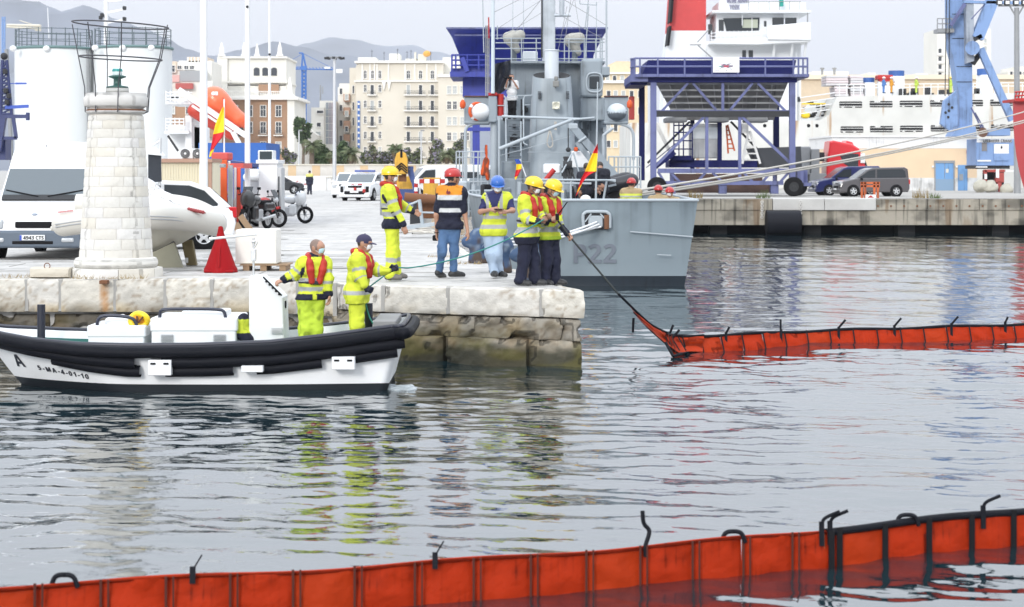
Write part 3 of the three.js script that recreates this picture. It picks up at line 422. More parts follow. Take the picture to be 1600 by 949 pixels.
// ---------- the people on the pier and in the boat ----------
const band = (x, a, b) => x > a && x < b;
const hvJacket = (main, st, o = {}) => (q, bo, t, l, v) => {         // high-visibility jacket: reflective bands, navy panels and cuffs
  if (bo.tag === 'collar') return C.navy;
  if (bo.tag === 'forearm') return t > (o.cuff ?? 0.8) ? C.navy : band(t, 0.12, 0.32) ? C.silver : (o.inner && dot(sub(q, bo.a), [0, -1, 0]) - t * (bo.a[1] - bo.b[1]) > 0.018) ? C.navy : main;
  if (bo.tag === 'upperarm') return band(t, 0.5, 0.68) ? C.silver : main;
  if (v < (o.low ?? 0.1) && (!o.patch || Math.abs(l[0]) > 0.03)) return o.lowC ?? C.navy;
  for (const [a, b] of st) if (band(v, a, b)) return C.silver;
  if (o.panel && band(v, 0.48, 0.8) && Math.abs(l[0]) > 0.13 * (1.4 - v * 0.5) && bo.tag !== 'shoulder') return C.navy;
  return main;
};
const hvTrousers = (main, bands) => (q, bo, t) => bo.tag === 'shin' && bands.some(([a, b]) => band(t, a, b)) ? C.silver : main;
const jeans = (c) => (q, bo, t) => { const n = n3(q[0] * 13, q[1] * 9, q[2] * 13), w = bo.tag === 'thigh' ? 1.15 : 1; return c.map((x) => x * w * (0.8 + 0.4 * n)); };
const plain = (c) => () => c;
const onQuay = (fy) => FP * (CAMY - QH) / (fy - HZ);
reseed(99);
person({ at: [609, 439, onQuay(439)], label: 'man in yellow helmet and yellow high-visibility trousers standing side-on on the pier', yaw: 97, headYaw: 88, neck: [607, 291, 0], pelvis: [612, 350, 0],
  arms: { a: [[619, 327, 0.2], [632, 352, 0.2], [636, 366, 0.2]], b: [[632, 326, -0.2], [645, 331, -0.2], [655, 336, -0.18]] }, legs: { a: [[613, 396, 0.08], [610, 429, 0.08], 80], b: [[616, 396, -0.1], [617, 428, -0.1], 95] },
  top: hvJacket(C.yellow, [[0.2, 0.32], [0.44, 0.55]], { low: 0.15, panel: true, inner: true }), topOpt: { collar: true }, trousers: hvTrousers(C.yellow, [[0.2, 0.42]]), legFat: 0.03, cuff: 0.025, helmet: 'yellow', mask: 'white', lifeVest: true, shoe: [0.12, 0.11, 0.1], fat: 0.026, gloves: false });
person({ at: [702, 434, onQuay(434)], label: 'man in red helmet, jeans and orange and navy polo shirt seen from behind', yaw: 165, headYaw: 118, neck: [705, 293, 0], pelvis: [703, 353, 0], build: 1.1,
  arms: { b: [[682, 336, -0.02], [682, 364, -0.05], [683, 377, -0.05]], a: [[726, 333, 0.05], [731, 362, 0.1], [733, 375, 0.12]] }, legs: { b: [[691, 391, 0.1], [686, 424, 0.0], 150], a: [[709, 392, 0], [709, 425, 0.02], 105] }, toeb: -0.25,
  top: (q, bo, t, l, v) => bo.tag === 'collar' ? C.navy : bo.tag === 'upperarm' || Math.abs(l[0]) > 0.235 ? C.navy : v > 0.8 ? C.orange : band(v, 0.67, 0.8) || band(v, 0.35, 0.46) ? C.silver.map((x) => x * 1.5) : C.navy, topName: 'polo_shirt', sleeve: 0.85, fat: 0.022, hem: 0.06, topOpt: { collar: true, armFat: 0.022 },
  trousers: jeans(C.jeans), legFat: 0.012, helmet: 'red', hair: C.hair,
  extra(root, o) { // flame-shaped emblem on the back, belt radio and watch
    const m = new MB(), n = add(mix(o.pel, o.neck, 0.9), o.fr, -0.153); m.add(new THREE.ExtrudeGeometry(new THREE.Shape([[0, -0.05], [0.035, -0.04], [0.04, -0.01], [0.012, 0.05], [0.015, 0.015], [0, -0.005], [-0.018, 0.01], [-0.036, -0.015], [-0.03, -0.04]].map((p) => new THREE.Vector2(...p))), { depth: 0.006, bevelEnabled: false }).rotateX(0.12).rotateY(Math.PI * 165 / 180), n); boxUV(m.g[0]); mesh('emblem', m.g[0], M([0.16, 0.02, 0.03], 0.8), root);
    const r = new MB(); r.add(new RoundedBoxGeometry(0.05, 0.13, 0.05, 2, 0.012), add(add(o.pel, o.side, -0.17), [0, 0.05, 0])); boxUV(r.g[0]); mesh('belt_radio', r.g[0], MAT.black, root);
    const w = new MB(); w.add(new THREE.TorusGeometry(0.036, 0.008, 6, 16).rotateX(Math.PI / 2), o.A.b[1]); boxUV(w.g[0]); mesh('wrist_watch', w.g[0], MAT.black, root); } });
person({ at: [776, 434, onQuay(434)], label: 'man in blue helmet, pale jeans and yellow reflective vest looking at a handheld device', yaw: 6, headYaw: 4, headPitch: 18, neck: [777, 303, 0], pelvis: [771, 358, 0], wrinkle: 0.014,
  arms: { a: [[751, 331, 0.08], [768, 327, 0.3], [778, 326, 0.36]], b: [[801, 329, 0.08], [790, 331, 0.3], [782, 330, 0.36]] }, legs: { a: [[765, 396, 0.06], [772, 424, 0.12], 10], b: [[777, 396, 0.04], [780, 425, -0.05], 40] }, curla: 1, curlb: 1,
  top: plain(C.royal), topName: 'polo_shirt', sleeve: 0.8, fat: 0.016, hem: 0.05, topOpt: { collar: true }, vest: (q, bo, t, l, v) => Math.abs(l[0]) < 0.028 + Math.max(0, v - 0.55) * 0.22 && l[2] > 0 && v > 0.5 ? C.royal : band(v, 0.0, 0.13) || (band(Math.abs(l[0]), 0.09, 0.145) && v > 0.3) || band(v, 0.3, 0.38) ? C.silver : C.yellow, vestHem: 0.12,
  trousers: jeans(C.paleJeans), legFat: 0.015, cuff: 0.02, helmet: 'blue', mask: 'ffp', hair: C.hair,
  extra(root, o) { const m = new MB(), p = mix(o.A.a[2], o.A.b[2], 0.5); m.add(new RoundedBoxGeometry(0.17, 0.012, 0.09, 2, 0.004), add(p, [0.0, 0.02, 0.04])); boxUV(m.g[0]); mesh('handheld_device', m.g[0], MAT.black, root); const l = new MB(), c = mix(o.pel, o.neck, 0.6); l.tube([add(add(o.neck, o.side, -0.06), [0, -0.02, 0.09]), add(c, o.fr, 0.16), add(add(o.neck, o.side, 0.06), [0, -0.02, 0.09])], 0.005, 20, 5); boxUV(l.g[0]); mesh('lanyard', l.g[0], MAT.black, root); } });
const navyT = (q, bo, t) => C.navy.map((x) => x * (0.85 + 0.4 * n3(q[0] * 8, q[1] * 8, 2)));
person({ at: [824, 446, onQuay(446)], label: 'man in yellow helmet at the pier corner holding the green rope in both hands', yaw: 62, headYaw: 72, headPitch: 14, neck: [827, 307, 0], pelvis: [823, 370, 0], build: 1.06,
  arms: { a: [[822, 343, 0.26], [843, 345, 0.32], [853, 340, 0.32]], b: [[846, 342, 0.02], [853, 341, 0.22], [858, 338, 0.26]] }, legs: { a: [[819, 406, 0.1], [813, 437, 0.12], 60], b: [[834, 406, -0.08], [836, 437, -0.02], 70] }, cura: 1, curla: 1.1, curlb: 1.1,
  top: hvJacket(C.yellow, [[0.1, 0.24], [0.34, 0.48]], { low: 0.0, inner: true }), hem: 0.12, topOpt: { skirt: true, collar: true }, fat: 0.024, trousers: navyT, legFat: 0.032, cuff: 0.02, helmet: 'yellow', mask: 'white', lifeVest: true, skin: C.skinDark });
person({ at: [857, 445, onQuay(445) + 0.25], label: 'man in yellow helmet and pale blue mask reaching out to feed the dark rope', yaw: 48, headYaw: 58, headPitch: 20, neck: [857, 310, 0.05], pelvis: [857, 370, 0],
  arms: { a: [[846, 347, 0.2], [860, 342, 0.34], [868, 340, 0.36]], b: [[873, 348, 0.1], [886, 365, 0.2], [893, 373, 0.24]] }, legs: { a: [[854, 406, 0.12], [851, 437, 0.14], 40], b: [[867, 406, -0.04], [868, 437, 0.0], 65] }, curla: 1, curlb: 0.9,
  top: hvJacket(C.yellow, [[0.12, 0.26], [0.4, 0.52]], { low: 0.02, lowC: C.lime, cuff: 0.35 }), hem: 0.05, topOpt: { collar: true }, fat: 0.022, trousers: navyT, legFat: 0.03, cuff: 0.02, helmet: 'yellow', mask: 'blue', lifeVest: true, skin: C.skin,
  extra(root, o) { const m = new MB(), p = o.A.a[2]; m.add(new RoundedBoxGeometry(0.06, 0.1, 0.05, 2, 0.01), add(p, [0.02, 0.02, 0.03])); m.bar(add(p, [0.03, 0.05, 0.03]), add(p, [0.18, 0.26, 0.05]), 0.009); const g = mergeGeometries(m.g); boxUV(g); mesh('handheld_radio', g, MAT.black, root); } });
const BZ = 27.35, bfy = HZ + (CAMY - 0.26) * FP / BZ;
person({ at: [488, bfy, BZ], label: 'bald man in yellow suit and red life vest standing at the boat console', yaw: 24, headYaw: 66, headPitch: 4, neck: [491, 404, 0], pelvis: [486, 466, 0], bald: true, build: 0.94,
  arms: { a: [[459, 430, 0.06], [444, 437, 0.1], [436, 440, 0.12]], b: [[513, 437, 0.02], [515, 461, 0.05], [515, 473, 0.06]] }, legs: { a: [[478, 516, 0.05], [478, 556, 0.04], 20], b: [[494, 516, 0.02], [496, 556, 0.0], 40] }, curla: 0.9,
  top: hvJacket(C.yellow, [[0.18, 0.3], [0.42, 0.52]], { low: 0.12, patch: true, panel: true, inner: true }), topOpt: { collar: true }, hem: 0.02, fat: 0.026, trousers: (q, bo, t) => C.yellow.map((x, i) => x * [0.78, 0.92, 1][i] * (1 - 0.5 * sstep(0.6, 0.75, n3(q[0] * 12, q[1] * 9, q[2] * 12)) * sstep(1.3, 0.6, q[1]))), legFat: 0.036, cuff: 0.02, mask: 'blue', lifeVest: true });
person({ at: [560, bfy, BZ - 0.1], label: 'man in dark cap and long yellow rain suit hauling rope at the boat stern', yaw: 82, headYaw: 80, headPitch: 8, neck: [563, 397, 0], pelvis: [557, 456, 0],
  arms: { a: [[564, 431, 0.22], [571, 445, 0.26], [577, 449, 0.26]], b: [[588, 424, -0.12], [607, 423, -0.1], [616, 420, -0.1]] }, legs: { a: [[559, 506, 0.08], [558, 556, 0.08], 80], b: [[556, 506, -0.1], [557, 556, -0.1], 90] }, curla: 1, curlb: 1, gloves: true,
  top: hvJacket(C.yellow, [[-0.06, 0.05]], { low: -1, cuff: 2 }), topOpt: { skirt: true, collar: false, armFat: 0.03 }, hem: 0.17, fat: 0.032, trousers: hvTrousers(C.yellow, [[0.55, 0.75]]), legFat: 0.036, cuff: 0.02, cap: [0.035, 0.03, 0.07], mask: 'white', lifeVest: true,
  extra(root, o) { const m = new MB(), pts = []; for (let i = 0; i <= 10; i++) { const t = (i / 10 - 0.5) * 3.6; pts.push(add(add(add(o.neck, [0, 0.02 + 0.03 * Math.cos(t), 0]), o.side, 0.1 * Math.sin(t)), o.fr, -0.085 * Math.cos(t))); } m.tube(pts, 0.04, 30, 8); boxUV(m.g[0]); mesh('hood', m.g[0], M([0.86, 0.98, 0.05], 0.85, { bumpMap: T.fold, bumpScale: 0.01 }), root); } });

// ---------- the work boat ----------
{
  const bx = (px) => (px - 800) * BZ / FP, BX = (BZ - 1.1);
  const b = thing('work_boat', 'white open work boat with thick black rubber fender rolls, two men aboard', 'boat', [bx(310), 0, -BZ]);
  const half = (u) => 1.16 * (u < 0.42 ? Math.pow(1 - Math.pow(1 - u / 0.42, 2.2), 0.75) : 1 - 0.24 * Math.pow((u - 0.42) / 0.58, 2.2));
  const sheer = (u) => { const px = lerp(-34, 640, u); const k = [[-40, 0.83], [0, 0.755], [70, 0.69], [150, 0.645], [230, 0.635], [330, 0.64], [440, 0.675], [534, 0.765], [600, 0.845], [650, 0.9]]; let i = 1; while (i < k.length - 1 && px > k[i][0]) i++; const t = clamp((px - k[i - 1][0]) / (k[i][0] - k[i - 1][0])); return lerp(k[i - 1][1], k[i][1], t); };
  const pt = (u, y, sgn, inset = 0) => { const g = sheer(u), v = clamp((y + 0.3) / (g + 0.3)), x = lerp(lerp(bx(72), bx(602), u), lerp(bx(-34), bx(636), u), Math.pow(v, u < 0.5 ? 0.75 : 1)), w = Math.max(0.004, half(u) - inset) * (0.76 + 0.24 * Math.pow(v, 0.8)) * (u < 0.3 ? lerp(Math.pow(v, 0.45), 1, u / 0.3) : 1); return [x + (inset ? lerp(inset, -inset, u) : 0), y, -BZ + sgn * w]; };
  const N = 44, shell = (ys, inset = 0) => { const rows = []; for (let k = 0; k <= ys.n; k++) { const r = []; for (let i = 0; i <= N; i++) { const u = i / N; r.push(pt(u, ys.f(u, k / ys.n), 1, inset)); } for (let i = N; i >= 0; i--) { const u = i / N; r.push(pt(u, ys.f(u, k / ys.n), -1, inset)); } rows.push(r); } return grid(rows, true); };
  let m = new MB(); m.add(shell({ n: 7, f: (u, t) => lerp(0.11 - 0.02 * u, sheer(u), t) })); m.build('hull', M([0.92, 0.93, 0.94], 0.35, { map: T.soft }), b);
  m = new MB(); m.add(shell({ n: 3, f: (u, t) => lerp(-0.3, 0.112 - 0.02 * u, t) })); m.build('boot_stripe', M([0.012, 0.016, 0.022], 0.5), b);
  m = new MB(); m.add(shell({ n: 3, f: (u, t) => lerp(sheer(u) - 0.11, sheer(u) + 0.0, t) }, 0.05)); m.build('inner_bulwark', MAT.white, b);
  m = new MB(); m.add(shell({ n: 3, f: (u, t) => lerp(0.2, sheer(u) - 0.11, t) }, 0.06)); const lin = m.build('inner_lining', M([0.008, 0.1, 0.085], 0.6), b);
  m = new MB(); for (let u = 0.08; u < 0.98; u += 0.075) { const q = pt(u, 0.3, -1, 0.08), w = pt(u, sheer(u) - 0.2, -1, 0.08); m.beam(q, w, 0.06, 0.05); } m.each('frame_rib', M([0.05, 0.22, 0.2], 0.6), lin);
  const fl = []; for (let i = 0; i <= N; i++) fl.push([pt(i / N, 0.26, 1, 0.06), pt(i / N, 0.26, -1, 0.06)]); m = new MB(); m.add(grid(fl)); m.build('deck', M([0.06, 0.16, 0.15], 0.7, { map: T.mottle }), b);
  const rail = (y0, inset, r, name, mat, u0 = 0, u1 = 1, sides = [1, -1]) => { const pts = []; if (sides.length > 1) { for (let i = 0; i <= N; i++) pts.push(pt(lerp(u0, u1, i / N), sheer(lerp(u0, u1, i / N)) + y0(lerp(u0, u1, i / N)), 1, inset)); for (let i = N; i >= 0; i--) pts.push(pt(lerp(u0, u1, i / N), sheer(lerp(u0, u1, i / N)) + y0(lerp(u0, u1, i / N)), -1, inset)); } else for (let i = 0; i <= N; i++) pts.push(pt(lerp(u0, u1, i / N), sheer(lerp(u0, u1, i / N)) + y0(lerp(u0, u1, i / N)), sides[0], inset)); const q = new MB(); q.tube(pts, r, pts.length * 2, 10); return q.build(name, mat, b); };
  rail(() => 0.012, 0.02, 0.035, 'gunwale', M([0.02, 0.022, 0.035], 0.4), 0, 1);
  const U = (px) => clamp((px - bx(-34)) / (bx(640) - bx(-34))), um = (px) => U(bx(px)), tap = (u) => 0.36 + 0.64 * clamp(u / 0.36);
  rail((u) => -0.075 * tap(u), -0.075, 0.085, 'fender_roll', MAT.rubber, 0.0, 1);
  for (const [a, c] of [[-34, 231], [271, 640]]) rail((u) => -0.075 * tap(u) - 0.14 * tap(u), -0.065, 0.088, 'fender_roll', MAT.rubber, um(a), um(c), [1]);
  for (const [a, c] of [[96, 231], [271, 376], [413, 516], [563, 634]]) rail((u) => -0.345 * tap(u), -0.05, 0.08, 'fender_roll', MAT.rubber, um(a), um(c), [1]);
  for (const [a, c, y0, y1] of [[233, 269, 586, 562], [378, 412, 581, 571], [519, 555, 577, 557]]) {
    const Zs = BZ - half(um((a + c) / 2)) - 0.05, p0 = P(a, y0, Zs), p1 = P(c, y1, Zs), s = new MB(); s.rbox(p0[0], p1[0], p0[1], p1[1], -Zs - 0.14, -Zs + 0.1, 0.012); const st = s.build('step_plate', MAT.white, b);
    const h = new MB(); if (y0 - y1 > 15) { for (const q of [0.22, 0.78]) h.rbox(lerp(p0[0], p1[0], q) - 0.035, lerp(p0[0], p1[0], q) + 0.035, p1[1] - 0.06, p1[1] - 0.035, -Zs + 0.095, -Zs + 0.115, 0.005); h.each('hinge', MAT.black, st); }
  }
  { // registration and the initial letter painted on the bow, following the curve of the planking
    const ink = M([0.015, 0.018, 0.03], 0.5); const place = (ch, px, py, size) => { const u = um(px), y = CAMY - (py - HZ) * 26.6 / FP, q = pt(u, y, 1), q2 = pt(u + 0.01, y, 1), up = pt(u, y + 0.08, 1); const dx = unit(sub(q2, q)), dy0 = unit(sub(up, q)), dz = unit(crs(dx, dy0)), dy = crs(dz, dx); const g = new TextGeometry(ch, { font, size, depth: 0.006, curveSegments: 3, bevelEnabled: false }); g.applyMatrix4(new THREE.Matrix4().makeBasis(V(...dx), V(...dy), V(...dz))); const c = add(q, dz, 0.004); g.translate(...c); return g; };
    const solve = (px) => { let lo = -34, hi = 300; for (let k = 0; k < 30; k++) { const md = (lo + hi) / 2, q = pt(um(md), 0.3, 1); if (800 + q[0] * FP / -q[2] < px) lo = md; else hi = md; } return lo; };
    const mm = new MB(); const s = '5-MA-4-01-10'; let px = 57; const wd = { M: 9.5, A: 8, '-': 4.2, 1: 6.3 }; let k = 0; for (const ch of s) { mm.add(place(ch, solve(px), 580 + k * 0.95, 0.078)); px += wd[ch] ?? 6.6; k++; } mm.build('registration_lettering', ink, b);
    const ma = new MB(); ma.add(place('A', solve(26), 577, 0.21)); ma.build('painted_letter', ink, b);
  }
  // engine boxes, rails, console
  const bxz = (px0, px1, py0, py1, Z, d, name, mat, r = 0.025, parent = b) => { const p = P(px0, py1, Z), q = P(px1, py0, Z), k = new MB(); k.rbox(p[0], q[0], p[1], q[1], -Z - d, -Z, r, 3); return k.build(name, mat, parent); };
  const eb = bxz(236, 368, 501, 545, 27.25, 1.1, 'engine_box', MAT.white); bxz(234, 370, 497, 519, 27.24, 1.14, 'engine_box_lid', MAT.white, 0.03, eb); bxz(283, 352, 486, 500, 27.5, 0.6, 'hatch', MAT.white, 0.03, eb);
  for (const gx of [251, 333]) { const gr = new MB(); for (let k = 0; k < 7; k++) { const p = P(gx, 524 + k * 2.1, 27.235); gr.rbox(p[0], p[0] + 0.18, p[1], p[1] + 0.008, p[2], p[2] + 0.012, 0.002); } gr.build('vent_grille', MAT.grey, eb); }
  const b2 = bxz(137, 225, 511, 545, 27.25, 0.9, 'storage_box', MAT.white); bxz(135, 227, 509, 528, 27.24, 0.94, 'storage_box_lid', MAT.white, 0.03, b2); bxz(163, 203, 497, 512, 27.5, 0.5, 'hatch', MAT.white, 0.04, b2);
  const hoop = (pts, name) => { const h = new MB(); h.tube(pts.map(([x, y]) => P(x, y, 27.3)), 0.024, 40); for (const [x, y] of [pts[1], pts[pts.length - 2]]) h.bar(P(x, y, 27.3), P(x, y, 28.2), 0.02); h.tube(pts.map(([x, y]) => P(x, y, 28.2)), 0.024, 40); h.build(name, M([0.02, 0.024, 0.045], 0.4), b); };
  hoop([[249, 503], [250, 490], [256, 484], [300, 483], [340, 484], [350, 488], [353, 503]], 'hand_rail'); hoop([[151, 514], [153, 500], [162, 494], [185, 494], [204, 497], [211, 503], [214, 513]], 'hand_rail');
  const con = new MB(); { const [ox, oy] = P(388, 545, 27.4), q = [[388, 545], [388, 433], [408, 433], [441, 466], [444, 545]].map(([x, y]) => { const p = P(x, y, 27.4); return [p[0], p[1]]; }); con.ext(q, 0.62, [0, 0, -27.75], null, 0.02); }
  const cm = con.build('console', MAT.white, b);
  const dt = new MB(); dt.bar(P(411, 433, 27.42), P(440, 462, 27.42), 0.012); for (let k = 0; k < 5; k++) dt.ball(P(416 + k * 5, 440 + k * 5, 27.42), 0.018); dt.build('instrument_row', MAT.black, cm);
  const kn = new MB(); kn.bar(P(447, 476, 27.7), P(440, 476, 27.7), 0.055, 0.055, 14); kn.build('throttle_housing', MAT.black, cm); const vg = new MB(); for (let k = 0; k < 5; k++) { const p = P(423, 513 + k * 2, 27.41); vg.box(p[0], p[0] + 0.16, p[1], p[1] + 0.007, p[2], p[2] + 0.03); } vg.build('vent_grille', M([0.55, 0.55, 0.55], 0.5), cm);
  const po = new MB(); po.bar(P(396, 434, 27.6), P(396, 372, 27.6), 0.016).rbox(P(392, 408, 27.6)[0], P(400, 408, 27.6)[0], P(396, 408, 27.6)[1], P(396, 389, 27.6)[1], -27.64, -27.56, 0.01).ball(P(396, 378, 27.6), 0.03).bar(P(398, 386, 27.6), P(402, 378, 27.6), 0.012); po.build('light_post', MAT.alu, b);
  const ar = new MB(); ar.bar(P(331, 373, 27.6), P(401, 366, 27.6), 0.018).bar(P(327, 374, 27.6), P(331, 373, 27.6), 0.026); ar.build('white_staff', MAT.white, b);
  for (const [x, y0, y1] of [[64, 476, 532], [576, 474, 545]]) { const k = new MB(); k.bar(P(x, y1, 27.6), P(x, y0, 27.6), 0.058, 0.058, 16); k.build('mooring_post', M([0.015, 0.017, 0.03], 0.45), b); }
  const sc = new MB(); { const p = pt(0.985, sheer(1), 1, 0.15), q = pt(0.985, sheer(1), -1, 0.15); sc.rbox(q[0] - 0.2, q[0] + 0.12, p[1] - 0.05, p[1] + 0.06, q[2] + 0.05, p[2] - 0.05, 0.02); } sc.build('stern_board', M([0.25, 0.25, 0.25], 0.7, { map: T.mottle }), b);
  // loose gear
  const ring = thing('lifebuoy', 'yellow horseshoe lifebuoy with orange cover lying on the boat storage box', 'lifebuoy', P(217, 501, 27.4)); { const r = new MB(); const pts = []; for (let i = 0; i < 20; i++) { const t = i / 20 * 6.283; pts.push([0.115 * Math.cos(t), 0.085 * Math.sin(t), 0.03 * Math.sin(t * 2)]); } const o = P(217, 500, 27.4); r.tube(pts.map((p) => add(o, p)), 0.045, 60, 10, true); r.build('ring', MAT.yellow, ring); const c = new MB(); c.ball(add(o, [0, 0.01, 0.0]), 0.09, 1, 0.8, 0.5); c.build('cover', M([0.6, 0.24, 0.02], 0.7), ring); const s = new MB(); s.poly([add(o, [-0.08, 0.03, 0.07]), add(o, [0, -0.04, 0.08]), add(o, [0.07, 0.05, 0.07])], 0.012); s.poly([add(o, [-0.02, 0.06, 0.07]), add(o, [0, -0.04, 0.08])], 0.012); s.build('strap', M([0.08, 0.03, 0.02], 0.8), ring); }
  const bag = thing('tarp_bundle', 'crumpled white cloth bundle on the boat storage box beside the yellow lifebuoy', 'cloth', P(190, 500, 27.6)); { const g = skin([{ a: add(P(178, 503, 27.6), [0, 0, 0]), b: P(198, 504, 27.6), ra: 0.07, rb: 0.07 }, { a: P(187, 498, 27.6), b: P(192, 494, 27.6), ra: 0.06, rb: 0.03 }], 0.012, () => [0.75, 0.72, 0.7], { disp: (p) => 0.035 * (n3(p[0] * 16, p[1] * 16, p[2] * 16) - 0.5) }); const o = offset(bag); g.translate(-o.x, -o.y, -o.z); mesh('cloth', g, CLOTH, bag); }
  const jk = thing('folded_jacket', 'yellow and navy safety jacket hung beside the boat console', 'jacket', P(379, 512, 27.5)); { const g = skin([{ a: P(376, 500, 27.45), b: P(372, 520, 27.45), ra: 0.07, rb: 0.09 }, { a: P(382, 496, 27.5), b: P(384, 524, 27.5), ra: 0.05, rb: 0.08 }, { a: P(374, 522, 27.45), b: P(388, 530, 27.45), ra: 0.08, rb: 0.08 }], 0.012, (q) => n3(q[0] * 9, q[1] * 5, 2) > 0.56 || q[1] < P(0, 520, 27.45)[1] ? C.navy : C.yellow, { disp: (p) => 0.04 * (n3(p[0] * 14, p[1] * 10, p[2] * 14) - 0.5) }); const o = offset(jk); g.translate(-o.x, -o.y, -o.z); mesh('cloth', g, CLOTH, jk); }
  // churned water at the stern
  const g = skin(Array.from({ length: 22 }, (_, i) => { const a = [rr(-0.16, 0.2), rr(-0.05, 0.05), rr(-0.16, 0.16)]; return { a, b: add(a, [rr(-0.06, 0.1), rr(0, 0.06), rr(-0.05, 0.05)]), ra: rr(0.02, 0.06), rb: rr(0.01, 0.04) }; }), 0.013, () => [1, 1, 1], { disp: (p) => 0.03 * (n3(p[0] * 24, p[1] * 24, p[2] * 24) - 0.5) });
  const wsh = mesh('wake_water', g, M([0.34, 0.38, 0.4], 0.15, { ior: 1.5 })); wsh.scale.set(1.25, 0.55, 1); wsh.position.set(...P(620, 609, 26.75)); stuff(wsh);
}
// ---------- ropes ----------
function ropeThing(name, label, pts, r, mat, n = 60) { const m = new MB(); m.tube(pts, r, n, 7); const t = thing(name, label, 'rope', v3(pts[0]).toArray()); m.build('strand', mat, t); return t; }
const ROPEG = M([0.03, 0.2, 0.17], 0.8);
{ const a = P(576, 449, 27.4), b = P(616, 421, 27.8), c = P(853, 341, onQuay(446) - 0.3), pts = [a, b]; for (let i = 1; i < 12; i++) { const q = mix(b, c, i / 12); q[1] -= 0.16 * 4 * (i / 12) * (1 - i / 12); pts.push(q); } pts.push(c); ropeThing('green_rope', 'thin green rope running from the boatman in the cap up to the helmeted men', pts, 0.0105, ROPEG, 90); }
ropeThing('slack_line', 'slack green line trailing from the boatman into the boat stern', [P(574, 449, 27.4), P(571, 470, 27.35), P(577, 495, 27.35), P(590, 520, 27.3), P(584, 540, 27.4)], 0.011, ROPEG);
{ const a = P(868, 340, onQuay(445)), h = P(893, 373, onQuay(445)), e = P(968, 462, 30.9), pts = [a, mix(a, h, 0.5), h, mix(h, e, 0.5), e]; ropeThing('tow_rope', 'dark tow rope stretched from the pier corner down to the far orange barrier', pts, 0.016, M([0.03, 0.035, 0.035], 0.8)); }
